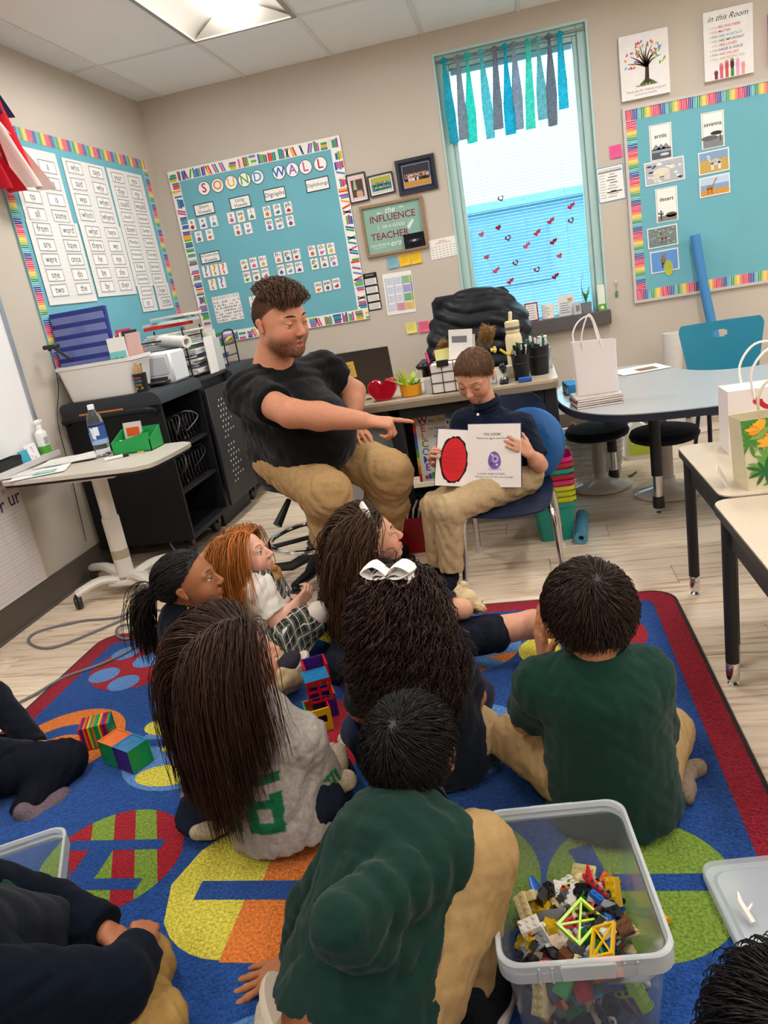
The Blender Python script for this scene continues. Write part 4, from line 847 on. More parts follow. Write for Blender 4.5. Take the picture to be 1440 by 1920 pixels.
# white bin with blue pocket organiser and files
c = V((-2.175, 3.745, ZK)); r = empty('storage_bin', c, 'white plastic bin full of folders on top of the cart', 'bin')
b = MB('#e8e4e0'); b.rings([[c + V((x * k, y * k, z)) for x, y in rrect(.44, .25, .03, 4)] for k, z in ((.84, 0), (.97, .165), (1.02, .168), (1.02, .185), (.97, .185), (.955, .165), (.85, .006))]); b.build('tub', PLAST, r)
b = MB('#28368c'); T = c + V((-.075, -.03, .15)); R_ = MX(T, (1, 0.05, .0), (-.06, .10, 1)); b.T = R_
b.rect(-.155, 0, .155, .31, -.03, 0)
org = b.build('file_organizer', mat('blue_vinyl', '#26348a', rough=.4), label='blue vinyl pocket organizer leaning in the white bin', cat='organizer')
for i in range(5):
    p_ = MB('#5060a8'); p_.T = R_; p_._add([(-.15, .018 + i * .058, .001), (.15, .018 + i * .058, .001), (.15, .052 + i * .058, .010), (-.15, .052 + i * .058, .010), (-.15, .018 + i * .058, .002), (.15, .018 + i * .058, .002), (.15, .052 + i * .058, .012), (-.15, .052 + i * .058, .012)], [(0, 1, 2, 3), (7, 6, 5, 4), (0, 4, 5, 1), (3, 2, 6, 7), (0, 3, 7, 4), (1, 5, 6, 2)]); p_.build('clear_pocket', mat('clear_vinyl', '#7080c0', rough=.15, spec=.6, coat=.5), org)
for i, (cc, dx, hh) in enumerate((('#e8dcd8', .105, .25), ('#c04058', .118, .275), ('#e8e4e0', .13, .26), ('#3a3a40', .14, .265), ('#d8b0a8', .152, .25))):
    b = MB(cc); b.T = MX(c + V((dx, .02, .05)), (0, 1, 0), (.03 + .02 * i, 0, 1)); b.rect(-.05, 0, .1, hh, -.004, .004); b.build('folder', PAPER, label='%s folder upright in the white bin' % ('cream', 'crimson', 'white', 'black', 'pink')[i], cat='folder', group='folders in the white bin')
b = MB('#e8e6e2'); M = MX(c + V((.095, -.09, .09)), (1, .25, 0), (-.05, .05, 1)); b.rect(0, 0, .085, .2, -.05, 0); b.frect(.0, .06, .085, .13, .0006, '#7cc8c8'); b.text('vive', .04, .092, .04, .001, '#2a3038', .075, bold=.01); b.build('magazine_file', PRINT, M=M, label='white magazine file with teal band reading vive', cat='file box')
# pencil cup
c = V((-1.945, 3.655, ZK)); r = empty('pencil_cup', c, 'black cup with colourful lettering full of wooden pencils', 'cup')
MB('#1c1c20').lathe([(0, 0), (.03, 0), (.036, .095), (.033, .095), (.028, .004), (0, .004)], c, 20).build('cup', PLAST, r)
b = MB(); 
for i, (t, cc) in enumerate((('dream', '#e0605a'), ('GOOD', '#3ab0c8'), ('think', '#e0a03a'), ('KIND', '#d8d05a'))):
    b.T = MX(c + V((0.002, -.0365 + .0022 * i, .075 - .018 * i)), (1, 0, 0), (0, .05, 1)); b.text(t, 0, 0, .016, 0, cc, .045, bold=.01)
b.T = None; b.build('lettering', PRINT, r)
rd = random.Random(2)
for i in range(9):
    a = rd.uniform(0, 6.28); d = V((.022 * math.cos(a), .022 * math.sin(a), .0)); 
    MB(rd.choice(['#c89858', '#b88848', '#d8b078', '#8a6a48'])).cyl(c + V((d.x * .5, d.y * .5, .008)), c + V((d.x * 1.1, d.y * 1.1, .13 + rd.uniform(0, .02))), .0036, n=6).build('pencil', WOOD, label='wooden pencil standing in the lettered black cup', cat='pencil', group='pencils in the lettered cup')
# printer
c = V((-1.985, 3.985, ZK)); r = empty('printer', c, 'white desktop printer on the cart behind the pencil cup', 'printer')
MB('#dfe2e6').box(c + V((0, 0, .085)), (.24, .2, .17), .012).build('body', PLAST, r); MB('#c8ccd2').box(c + V((.01, -.102, .1)), (.17, .006, .1), .003).build('front_panel', PLAST, r); MB('#3a3c40').b2(c + V((-.08, -.104, .012)), c + V((.08, -.09, .04))).build('paper_slot', PLAST, r); MB('#26262a').box(c + V((.02, -.14, .018)), (.15, .1, .012), .005).build('output_tray', PLAST, r)
# paper trays and piles
zt = .905
r = empty('paper_tray_tower', (-2.08, 4.4, zt), 'black wire letter-tray tower stuffed with papers', 'tray tower')
rd = random.Random(9)
for k in range(5):
    z = zt + .012 + k * .058; b = MB('#1e1e22')
    for y in np.linspace(4.27, 4.52, 6): b.cyl((-2.24, y, z), (-1.93, y, z), .0022, n=5)
    b.tube([(-2.24, 4.26, z), (-1.93, 4.26, z), (-1.93, 4.53, z), (-2.24, 4.53, z)], .004, 6, closed=True); b.build('tray', PLAST, r)
for x, y in ((-1.93, 4.26), (-1.93, 4.53), (-2.24, 4.26), (-2.24, 4.53)): MB('#1e1e22').cyl((x, y, zt), (x, y, zt + .3), .005, n=6).build('post', PLAST, r)
for k in range(5):
    z = zt + .018 + k * .058
    for j in range(3):
        MB(rd.choice(['#e8e6e2', '#dcdcda', '#f0eeec', '#c8d4e0'])).T
        b = MB(rd.choice(['#e8e6e2', '#dcdcda', '#f0eeec', '#c8d4e0', '#e8e4dc'])); b.T = M4((-2.06 + rd.uniform(-.01, .03), 4.395, z + j * .011), rd.uniform(-.08, .08)); b.box((0, 0, .004), (.28, .21, .009)); b.T = None
        b.build('paper_stack', PAPER, label='%s pile of paper in the %s letter tray of the tower' % (('lower', 'middle', 'upper')[j], ('bottom', 'second', 'third', 'fourth', 'top')[k]), cat='paper', group='paper piles in the letter trays')
z = zt + .31
for i, (cc, w_, h_, t, lab) in enumerate((('#c8342e', .26, .19, .02, 'red folder on top of the tray tower'), ('#e8e6e2', .28, .2, .018, 'white paper pile on the red folder'), ('#7ac0c8', .24, .17, .014, 'teal folder near the top of the paper heap'), ('#e8d8d0', .25, .19, .015, 'cream paper pile topping the heap'))):
    b = MB(cc); b.T = M4((-2.08 + .02 * i, 4.42, z), .2 * (-1) ** i); b.box((0, 0, t / 2), (w_, h_, t - .001), .002); b.T = None; b.build('folder', PAPER, label=lab, cat='folder'); z += t
c = at(325, 640, 1, 4.25); b = MB('#ece8e2'); b.lathe([(.034, -.13), (.034, .13), (.02, .13), (.02, -.13), (.034, -.13)], c, 18, axis=(.85, -.5, -.1)); b.build('paper_roll', PAPER, label='rolled white poster lying across the paper trays', cat='paper roll')
r = empty('magazine_holder', (-1.93, 4.62, zt), 'white perforated metal magazine holder full of papers', 'file box')
WIRE = mat('perforated_white_steel', '#c8cacc', rough=.5)
b = MB(); b.b2((-2.0, 4.545, zt), (-1.88, 4.55, zt + .2)).b2((-2.0, 4.665, zt), (-1.88, 4.67, zt + .2)).b2((-1.885, 4.55, zt), (-1.88, 4.665, zt + .2)).b2((-2.0, 4.55, zt), (-1.88, 4.665, zt + .004)); b.build('case', WIRE, r)
for i in range(4): 
    MB(['#f0eee8', '#e8e0c0', '#e4e4e6', '#ecebe8'][i]).b2((-1.99, 4.56 + i * .026, zt + .006), (-1.892, 4.575 + i * .026, zt + .24 + .012 * (i % 2))).build('paper_bundle', PAPER, label='%s bundle of papers upright in the white metal holder' % ('nearest', 'second', 'third', 'farthest')[i], cat='paper', group='bundles in the magazine holder')
MB('#f2f0ea').b2((-1.875, 4.40, zt), (-1.868, 4.53, zt + .22)).build('paper_sheet', PAPER, label='white sheet standing on edge beside the tray tower', cat='paper')
zt2 = .905
for i, (cc, w_, h_, t, rz, lab) in enumerate((('#d8d8dc', .3, .24, .05, .1, 'pale box file on the corner cart'), ('#5a6a9a', .28, .2, .03, -.2, 'slate blue folder pile on the corner cart'), ('#e8e4dc', .28, .22, .045, .15, 'thick white paper pile on the corner cart'), ('#3f8a5a', .22, .2, .05, .3, 'green binder on the corner paper heap'), ('#a888c0', .28, .22, .022, -.35, 'lilac folder topping the corner paper heap'))):
    b = MB(cc); b.T = M4((-2.14 + .01 * i, 4.93 + .02 * i, zt2), rz); b.box((0, 0, t / 2), (w_, h_, t - .001), .003); b.T = None; b.build('folder', PAPER, label=lab, cat='folder'); zt2 += t
r = MB('#2a8a4a'); 
for i in range(11): r.tube([V((-2.02 + .011 * math.cos(a), 4.9 + i * .016 - .08, zt2 + .012 + .011 * math.sin(a))) for a in np.linspace(0, 6.283, 9)[:-1]], .0015, 4, closed=True, col='#c8e0c8')
r.b2((-2.02, 4.80, zt2 + .002), (-1.98, 5.0, zt2 + .02)); r.build('spiral_notebook', PLAST, label='green spiral notebook on top of the corner heap', cat='notebook')
r = empty('wire_organizer', (-1.95, 4.86, .905), 'small black wire desk organizer with bright pencils in the corner', 'organizer')
MB('#1a1a1e').tube(spline([(-1.9, 4.78, .91), (-1.9, 4.78, 1.09), (-1.9, 4.82, 1.13), (-1.9, 4.95, 1.13), (-1.9, 4.99, 1.09), (-1.9, 4.99, .91)], 4), .005, 6).tube([(-1.9, 4.78, .97), (-1.9, 4.99, .97)], .004, 6).tube([(-1.9, 4.78, 1.04), (-1.9, 4.99, 1.04)], .004, 6).build('wire_frame', PLAST, r)
MB('#e8c030').tube(spline([(-1.89, 4.8, 1.07), (-1.88, 4.87, 1.085), (-1.89, 4.93, 1.06)], 4), .008, 6).build('strap', PLAST, r)
# grey cable on the floor
MB('#77757a').tube(spline([V((-2.0, 3.62, .1)), V((-1.93, 3.5, .03)), Fl(262, 1090, .006), Fl(240, 1150, .006), Fl(150, 1165, .006), Fl(70, 1185, .006), Fl(55, 1205, .006), Fl(100, 1214, .006), Fl(200, 1175, .006), Fl(275, 1145, .006), Fl(330, 1150, .006)], 6), .006, 8).tube(spline([Fl(350, 1160, .018), Fl(310, 1175, .018), Fl(235, 1172, .018), Fl(218, 1185, .018), Fl(235, 1198, .018), Fl(285, 1185, .018), Fl(250, 1215, .018), Fl(190, 1245, .018), Fl(120, 1270, .012), Fl(60, 1305, .006), Fl(-20, 1345, .006), Fl(-80, 1380, .006)], 6), .006, 8).build('extension_cord', PLAST, label='grey extension cord looping over the floor and rug', cat='cord')
# ================================================================== teacher desk and its things
ZD = .73; DY0, DY1, DX0, DX1 = 3.44, 4.14, -1.16, .145
dk = empty('teacher_desk', ((DX0 + DX1) / 2, 3.8, 0), 'teacher desk with pale wood top and charcoal legs', 'desk')
TOPM = mat('greige_wood_laminate', '#bfae98', rough=.4, noise=.1, nscale=5, stretch=(2, 30, 30))
pts = rrect(DX1 - DX0, DY1 - DY0, .05, 4, (DX0 + DX1) / 2, (DY0 + DY1) / 2)
MB().prism(pts, ZD - .012, ZD).build('desktop', TOPM, dk); MB('#8a7a66').prism([(x, y) for x, y in pts], ZD - .04, ZD - .0121).build('edge_band', mat('ribbed_edge', '#8d7f6e', rough=.5, noise=.1, nscale=20, stretch=(.2, .2, 60)), dk)
for x in (DX0 + .05, DX1 - .04):
    MB().b2((x - .03, DY0 + .05, .0), (x + .03, DY0 + .11, ZD - .04), .006).build('leg', DARKM, dk); MB().b2((x - .03, DY1 - .12, 0), (x + .03, DY1 - .06, ZD - .04), .006).build('leg', DARKM, dk); MB().b2((x - .012, DY0 + .11, .12), (x + .012, DY1 - .12, ZD - .04)).build('end_panel', DARKM, dk)
MB().b2((DX0 + .08, DY0 + .05, ZD - .1), (DX1 - .07, DY0 + .075, ZD - .04)).build('apron', DARKM, dk)
for x in (-.625, ): MB().b2((x - .03, DY0 + .05, .0), (x + .03, DY0 + .11, ZD - .04), .004).build('leg', DARKM, dk)
MB().b2((DX0 + .05, DY1 - .1, .2), (DX1 - .04, DY1 - .085, ZD - .04)).build('modesty_panel', DARKM, dk)
MB().b2((-1.08, DY0 + .15, .14), (.08, DY0 + .3, .22), .006).build('lower_shelf', DARKM, dk)
def deskp(px, py, y=None):
    return at(px, py, 2, ZD)
# laptop
c = V((-.82, 3.86, ZD)); r = empty('laptop', c, 'dark open laptop on the teacher desk with its lid towards us', 'laptop')
MB('#2a2826').box(c + V((0, .08, .009)), (.33, .22, .016), .005).build('base', PLAST, r)
b = MB('#37312d'); b.T = MX(c + V((0, -.03, .012)), (1, 0, 0), (0, -.22, 1)); b.rect(-.165, 0, .165, .22, -.004, .004); b.T = None; b.build('lid', PLAST, r)
b = MB('#d8b85a'); b.T = MX(c + V((-.06, -.0345, .012)), (1, 0, .05), (0, -.22, 1)); b.rect(-.045, .085, .045, .17, .003, .0045)
for i in range(4): b.frect(-.035, .1 + i * .016, .03, .102 + i * .016, .0052, '#8a7038')
b.T = None; b.build('sticky_note', PAPER, label='mustard sticky note on the laptop lid', cat='sticky note')
# red heart box
c = V((-.665, 3.535, ZD)); b = MB('#b01028'); pts = []
for i in range(28):
    t = 2 * math.pi * i / 28; pts.append((.0045 * 16 * math.sin(t) ** 3, .0042 * (13 * math.cos(t) - 5 * math.cos(2 * t) - 2 * math.cos(3 * t) - math.cos(4 * t)) + .062))
pts = [(x * (1.0 if y > .045 else 1.0 + .35 * (.045 - y) / .045), y * 1.0 if y > .022 else .022) for x, y in pts]; pts = [(x, (y - .022) * 1.12) for x, y in pts]
def heart_at(k, y): return [c + V((x * k, y, .058 + (z - .058) * k)) for x, z in pts]
b.rings([heart_at(.92, -.035), heart_at(1, -.03), heart_at(1, .03), heart_at(.92, .035)]); b.build('heart_box', GLOSS, label='glossy red heart-shaped box on the teacher desk', cat='box')
# succulent in yellow pot
c = V((-.535, 3.55, ZD)); r = empty('potted_succulent', c, 'green succulent in a mustard yellow pot on the teacher desk', 'plant')
MB('#dd9a1e').lathe([(0, 0), (.045, 0), (.05, .004), (.053, .055), (.049, .055), (.046, .045), (0, .045)], c, 24).build('pot', mat('glazed_pot', rough=.3), r)
rd = random.Random(5)
for k in range(34):
    a = rd.uniform(0, 6.28); el = rd.uniform(.35, 1.4); L_ = rd.uniform(.06, .12) if k < 20 else rd.uniform(.03, .06)
    col_ = rd.choice(['#b8d23a', '#c8dc4a', '#a8c83a']) if k < 20 else rd.choice(['#4a8a3a', '#5a9a4a'])
    base = c + V((-.014 if k < 20 else .024, 0, .046)) + V((.012 * math.cos(a), .012 * math.sin(a), 0)); d = V((math.cos(a) * math.cos(el), math.sin(a) * math.cos(el), math.sin(el)))
    MB(col_).tube([base, base + d * L_ * .5, base + d * L_ * .85 + V((0, 0, -.004)), base + d * L_ + V((0, 0, -.008))], [.005, .0065, .003, .0004], 6, flat=.45).build('leaf', PLAST, r)
# clip cube & wire basket
c = V((-.44, 3.53, ZD)); MB('#d8d8da').box(c + V((0, 0, .035)), (.05, .05, .07), .004).build('clip_box', mat('frosted_acrylic', '#dfe4e6', rough=.15, trans=.6), label='small clear box between the succulent and the wire basket', cat='box')
c = V((-.315, 3.56, ZD)); r = empty('wire_basket', c, 'white basket with black wire grid holding papers, behind the boy', 'basket')
w2, d2, hh = .11, .08, .145
b = MB('#e6e0da'); b.b2(c + V((-w2 + .004, -d2 + .004, .002)), c + V((w2 - .004, d2 - .004, hh - .012))); b.build('liner', PAPER, r)
b = MB('#1e1e22')
for z in (.004, .05, .097, hh): b.tube([c + V((-w2, -d2, z)), c + V((w2, -d2, z)), c + V((w2, d2, z)), c + V((-w2, d2, z))], .0022, 5, closed=True)
for x in np.linspace(-w2, w2, 5): b.cyl(c + V((x, -d2, 0)), c + V((x, -d2, hh)), .0018, n=5).cyl(c + V((x, d2, 0)), c + V((x, d2, hh)), .0018, n=5)
for y in (-d2 / 3, d2 / 3): b.cyl(c + V((-w2, y, 0)), c + V((-w2, y, hh)), .0018, n=5).cyl(c + V((w2, y, 0)), c + V((w2, y, hh)), .0018, n=5)
b.build('wire_grid', PLAST, r)
MB('#1a1a1c').b2(c + V((-.075, -d2 - .006, hh - .022)), c + V((-.02, -d2 - .001, hh + .008)), .003).tube([c + V((-.062, -d2 - .007, hh)), c + V((-.05, -d2 - .012, hh - .03)), c + V((-.038, -d2 - .007, hh))], .0012, 4).build('binder_clip', PLAST, label='black binder clip on the rim of the wire basket', cat='clip')
for i, (cc, dx, h_, ry) in enumerate((('#e8e4de', .02, .25, .1), ('#d8d8dc', .04, .22, .06), ('#dcd890', -.03, .17, -.05))):
    b = MB(cc); b.T = M4(c + V((dx, .01 + .02 * i, .02)), .0, -.08, ry); b.rect(-.055, -.001, .055, .001, 0, h_); b.rect(-.04, -.0018, .03, -.001, h_ - .06, h_ - .03, '#7a7a84') if i == 0 else None; b.T = None; b.build('paper_sheet', PAPER, label='%s sheet standing in the wire basket' % ('white photo-printed', 'grey', 'pale yellow')[i], cat='paper', group='sheets in the wire basket')
MB('#e0408a').cyl(c + V((-.095, -.02, .03)), c + V((-.125, -.01, .19)), .006, n=8).build('pink_marker', PLAST, label='pink marker leaning out of the wire basket', cat='marker')
# stapler
c = V((-.095, 3.53, ZD)); r = empty('stapler', c, 'black stapler standing on the desk right of the boy', 'stapler')
MB('#1a1a1c').box(c + V((0, .02, .008)), (.04, .13, .016), .005).build('base', PLAST, r); b = MB('#1c1c1e'); b.T = M4(c + V((0, .05, .03)), 0, -.35); b.box((0, -.05, .02), (.034, .13, .026), .01); b.T = None; b.build('arm', GLOSS, r); MB('#b8b8bc').box(c + V((0, -.035, .025)), (.02, .02, .012), .003).build('magazine', CHROME, r)
MB('#d8dce0').b2(c + V((-.06, .03, 0)), c + V((-.035, .06, .07)), .004).build('white_clip_box', PLAST, label='small white box left of the stapler', cat='box')
# pencil cups
def cup(c, r0, hgt, label, mesh_dark, n, seed):
    c = V(c); r = empty('pen_cup', c, label, 'pen cup')
    MB('#141417').lathe([(0, 0), (r0 * .8, 0), (r0, hgt), (r0 * .93, hgt), (r0 * .74, .005), (0, .005)], c, 22).lathe([(r0 * 1.0, hgt - .004), (r0 * 1.05, hgt - .002), (r0 * 1.05, hgt + .004), (r0, hgt + .004)], c, 22).lathe([(r0 * .925, hgt * .62), (r0 * .96, hgt * .64), (r0 * .97, hgt * .68), (r0 * .94, hgt * .7)], c, 22).build('cup', mat('black_mesh_steel', rough=.4), r)
    rd = random.Random(seed)
    for i in range(n):
        a = rd.uniform(0, 6.28); q = r0 * .62 * math.sqrt(rd.random()); d = V((math.cos(a) * q, math.sin(a) * q, 0)); L_ = hgt + rd.uniform(.02, .055); cc = rd.choice(['#1a1a1c', '#2a2a2e', '#e8e8e6', '#26304a', '#2f6a3a', '#1a1a1c', '#b8b8bc'])
        top = c + V((d.x * 1.35, d.y * 1.35, L_)); bot = c + V((d.x * .5, d.y * .5, .008)); dd = (top - bot).normalized()
        MB(cc).cyl(bot, top, .0048, n=7).cyl(top - dd * .02, top + dd * .004, .0056, n=7, col=rd.choice(['#1a1a1c', '#e8e8ea', '#2f6a3a'])).build('pen', PLAST, label='pen standing in the %s black cup' % ('nearer' if seed == 1 else 'farther'), cat='pen', group='pens in the %s cup' % ('nearer' if seed == 1 else 'farther'))
cup((-.012, 3.56, ZD), .042, .115, 'black pen cup nearer the boy, crammed with pens', 1, 16, 1); cup((.07, 3.66, ZD), .055, .13, 'wider black pen cup at the desk corner', 1, 14, 2)
MB('#2a5aa8').box((.0, 3.475, ZD + .011), (.06, .028, .022), .004).box((.0, 3.475, ZD + .003), (.056, .026, .006), .001, '#3a3a3e').build('eraser', MATTE, label='blue whiteboard eraser at the desk edge', cat='eraser')
# flower pen
c = V((-.06, 3.60, ZD)); r = empty('flower_pen', c, 'pen with a yellow cloth daffodil bending out beside the pen cup', 'pen')
tip = P(930, 655, 3.6); MB('#d8b83a').tube(spline([c + V((.01, 0, .03)), c + V((.025, 0, .14)), P(955, 665, 3.6), P(937, 655, 3.6)], 5), .006, 7).build('stem', PLAST, r)
b = MB('#ecd86a')
for i in range(6): a = i * 1.047; b.tube([tip, tip + V((-.006, math.cos(a) * .012, math.sin(a) * .012)), tip + V((-.012, math.cos(a) * .014, math.sin(a) * .014))], [.004, .006, .002], 6)
b.tube([tip, tip + V((-.025, 0, 0))], [.006, .009], 8); b.build('flower', CLOTH, r)
# cream water bottle
c = V((-.035, 3.86, ZD)); r = empty('drink_bottle', c, 'cream steel water bottle with straw lid on the desk', 'bottle')
MB('#e3d2a8').lathe([(0, 0), (.038, 0), (.041, .006), (.041, .165), (.036, .185), (.03, .192), (0, .192)], c, 24).build('body', mat('cream_powder_coat', rough=.55), r); MB('#dcca9e').lathe([(.031, .192), (.035, .196), (.036, .245), (.03, .25), (0, .25)], c, 24).build('lid', PLAST, r); MB('#6a6a68').lathe([(.0362, .208), (.0366, .222)], c, 24).build('band', PLAST, r); MB('#e8d8b0').box(c + V((-.004, 0, .27)), (.018, .016, .05), .004, R=Matrix.Rotation(.12, 3, 'Y')).build('spout', PLAST, r)
# hand sanitizer & tin
c = V((.115, 3.82, ZD)); r = empty('pump_bottle', c, 'clear pump bottle behind the pen cups', 'bottle'); MB('#e4eaec').lathe([(0, 0), (.024, 0), (.026, .1), (.012, .115), (.012, .125), (0, .125)], c, 18).build('body', mat('frosted_bottle', '#dfe8ea', rough=.2, trans=.7), r); MB('#f0f0ee').cyl(c + V((0, 0, .125)), c + V((0, 0, .15)), .006, n=8).box(c + V((-.012, 0, .155)), (.045, .016, .01), .003).build('pump', PLAST, r)
MB('#b8b2a6').lathe([(0, 0), (.03, 0), (.032, .05), (.03, .06), (0, .06)], (-.07, 3.66, ZD), 18).build('stone_jar', MATTE, label='small grey jar half hidden behind the pen cup', cat='jar')
sheet('tissue', 'white papers at the far right corner of the teacher desk', (.08, 4.02, ZD + .002), .14, .1, .3, '#f0f0f2', seed=6, amp=.05)
# trinkets left of the heart
for i, cc in enumerate(('#3a3034', '#7a5048', '#c8c0b8')): MB(cc).tube([V((-.79 + i * .035 + .012 * math.cos(a), 3.60 + .012 * math.sin(a), ZD + .006)) for a in np.linspace(0, 6.283, 11)[:-1]], .004, 5, closed=True).build('hair_tie', PLAST, label='%s beaded band lying by the laptop' % ('dark', 'brown', 'pale')[i], cat='band', group='bands by the laptop')
# ------------------------------------------------ posters and bins below the desk
def leaning(name, label, x0, x1, y, z0, h, lean, paint, col='#f0ebe6', cat='poster'):
    w = x1 - x0; M = MX((x0, y, z0), (1, 0, 0), (0, lean, 1)); b = MB(col); b.rect(0, 0, w, h, -.004, 0); paint(b, w, h); return b.build(name, PRINT, M=M, label=label, cat=cat)
def p_welcome(b, w, h):
    n = 26; cs = ['#e0443a', '#f0903a', '#f0d03a', '#5aaa4a', '#3a7ac0', '#7a4aa0']
    for i in range(n):
        b.frect(w * i / n, h - .016, w * (i + 1) / n, h, .0008, cs[i % 6]); b.frect(0, h * i / n, .014, h * (i + 1) / n, .0009, cs[(i // 3) % 6]); b.frect(w - .014, h * i / n, w, h * (i + 1) / n, .0009, cs[(i // 3) % 6])
    for i, (ch, t, cc) in enumerate(zip('WELCOME', ('hen you', 'nter this room', 'earn', 'ope', 'ur goals', 'istakes', 'njoy'), ('#b03a6a', '#e0605a', '#e8903a', '#6a9a3a', '#2f9a8a', '#2f6ac0', '#8a5ab0'))):
        y = h - .052 - i * .039; b.text(ch, .05, y, .05, .001, cc, bold=.02); b.text(t, .12, y - .004, .024, .001, '#3a3a44', .09)
    for dx, dy, rr in ((0, 0, .018), (.02, .006, .022), (.045, .002, .018), (.025, -.006, .022)): b.flat(circle(rr, 14, w - .09 + dx, h - .045 + dy, rr * .75), .0012, '#7ab0d0')
    for i in range(4): b.flat(circle(.005, 8, w - .095 + i * .02, h - .075 - .008 * (i % 2), .008), .0012, ['#5a5a60', '#c03a4a', '#c03a4a', '#5a5a60'][i])
    b.flat(circle(.01, 10, w * .48, h - .05), .0012, '#f0d040')
    for i in range(8): b.frect(.03 + i * .017, .012, .045 + i * .017, .03 + .02 * ((i * 5) % 4) / 3, .0012, BOOKC[i % 8])
leaning('welcome_poster', 'WELCOME poster with rainbow border propped under the teacher desk', -.568, -.298, 3.60, .285, .355, .12, p_welcome)
def p_rain(b, w, h):
    b.frect(0, 0, w, h, .0006, '#bcd4e0'); 
    for i, cc in enumerate(('#e0443a', '#f0903a', '#f0d03a', '#5aaa4a', '#3a7ac0')):
        r1 = .22 - i * .022; b.flat([(r1 * math.cos(a), .18 + r1 * .8 * math.sin(a)) for a in np.linspace(0, 1.57, 10)] + [((r1 - .022) * math.cos(a), .18 + (r1 - .022) * .8 * math.sin(a)) for a in np.linspace(1.57, 0, 10)], .001 + i * 1e-4, cc)
    b.frect(0, 0, w, .18, .0012, '#f0e8e4'); b.text('me', w * .45, .06, .07, .0015, '#2f8a8a')
leaning('rainbow_poster', 'pale blue poster with a rainbow propped under the desk behind the man', -.95, -.665, 3.60, .22, .38, .12, p_rain)
r = empty('framed_picture', (.0, 3.62, .3), 'light wood picture frame propped under the desk behind the boy', 'picture frame')
M = MX((-.14, 3.585, .29), (1, .1, 0), (0, .15, 1)); b = MB('#c8a070')
for q in ((0, 0, .24, .02), (0, .28, .24, .3), (0, .02, .02, .28), (.22, .02, .24, .28)): b.rect(*q, 0, .02)
b.build('frame', WOOD, r, M=M.copy()); b = MB('#a8988c'); b.rect(.02, .02, .22, .28, .002, .008); b.flat([(.03, .12), (.1, .26), (.2, .25), (.14, .14)], .0085, '#5a7a8a'); b.build('picture', PRINT, r, M=M.copy())
MB('#c8a878').b2((-.13, 3.6, .221), (.06, 3.72, .29)).build('cardboard_box', mat('corrugated_card', rough=.85), label='plain cardboard box under the desk behind the boy', cat='box')
# red book bin
c = V((-.68, 3.47, 0)); r = empty('book_bin', c, 'red bin of books on the floor between the man and the boy', 'bin')
b = MB('#a31224'); b.rings([[c + V((x * k, y * k, z)) for x, y in rrect(.34, .24, .02, 3)] for k, z in ((.93, 0), (1, .17), (1.02, .172), (1.02, .18), (.975, .18), (.91, .006))]); b.build('tub', PLAST, r)
rd = random.Random(8)
for i in range(9):
    b = MB(rd.choice(['#5a5a8a', '#7a6a9a', '#b05a3a', '#6a5a80', '#8a7ab0', '#c87a4a'])); b.T = M4(c + V((-.12 + i * .028, .0, .02)), 0, 0, .22); b.box((0, 0, .1), (.013, .15, .19)); b.box((.0, 0, .1), (.009, .152, .191), 0, '#e8e0d4'); b.T = None
    b.build('book', PAPER, label='thin book filed in the red bin, number %s from its left end' % ('one', 'two', 'three', 'four', 'five', 'six', 'seven', 'eight', 'nine')[i], cat='book', group='books in the red bin')
# stack of coloured bins
z = 0.; names = [('#1f9a8a', 'teal bin at the bottom of the stack'), ('#c8cc2a', 'lime bin, lowest of the three lime ones'), ('#c2c82a', 'lime bin, middle of the three lime ones'), ('#d4d032', 'lime bin, top of the three lime ones'), ('#d8347a', 'pink bin above the lime ones in the stack'), ('#b82a3e', 'red bin in the middle of the stack'), ('#2aa08a', 'teal bin near the top of the stack'), ('#c02e48', 'red bin just under the topmost pink one'), ('#e8288a', 'hot pink bin on top of the nested stack')]
for i, (cc, lab) in enumerate(names):
    c = V((.065, 3.40, i * .0265)); b = MB(cc)
    b.rings([[c + V((x * kx, y * kx, zz)) for x, y in rrect(.2, .17, .03, 4)] for kx, zz in ((.72, 0), (.95, .165), (1.04, .168), (1.04, .185), (.98, .185), (.93, .165), (.70, .006))]); b.T = None
    b.build('storage_tub', mat('tub_plastic', rough=.35), label=lab, cat='bin', group='nested coloured bins')
b = MB('#5a9ab8'); c = V((.185, 3.42, .03)); b.lathe([(.03, -.16), (.03, .16), (.012, .16), (.012, -.16), (.03, -.16)], c, 16, axis=(.1, 1, .0)); b.build('foam_roll', MATTE, label='blue rolled foam mat on the floor beside the bins', cat='mat')
# ------------------------------------------------ office chair with coat
oc = empty('office_chair', (-.28, 4.62, 0), 'black office chair behind the teacher desk', 'chair')
b = MB('#1c1d20')
for i in range(5): a = .3 + i * 1.2566; e = V((-.28 + .3 * math.cos(a), 4.62 + .3 * math.sin(a), .07)); b.tube([V((-.28, 4.62, .12)), e], [.03, .018], 8)
b.build('base', PLAST, oc)
for i in range(5): a = .3 + i * 1.2566; e = V((-.28 + .3 * math.cos(a), 4.62 + .3 * math.sin(a), .0305)); MB('#141416').lathe([(0, -.02), (.03, -.018), (.03, .018), (0, .02)], e, 12, axis=(math.sin(a), math.cos(a), 0)).build('caster', PLAST, oc)
MB('#2a2a2e').cyl((-.28, 4.62, .12), (-.28, 4.62, .42), .028, n=12).build('gas_lift', STEEL, oc)
MB('#1a1b1e').box((-.28, 4.6, .465), (.5, .48, .09), .04).build('seat', CLOTH, oc); MB('#1a1b1e').box((-.28, 4.84, .83), (.48, .07, .58), .034).build('backrest', CLOTH, oc)
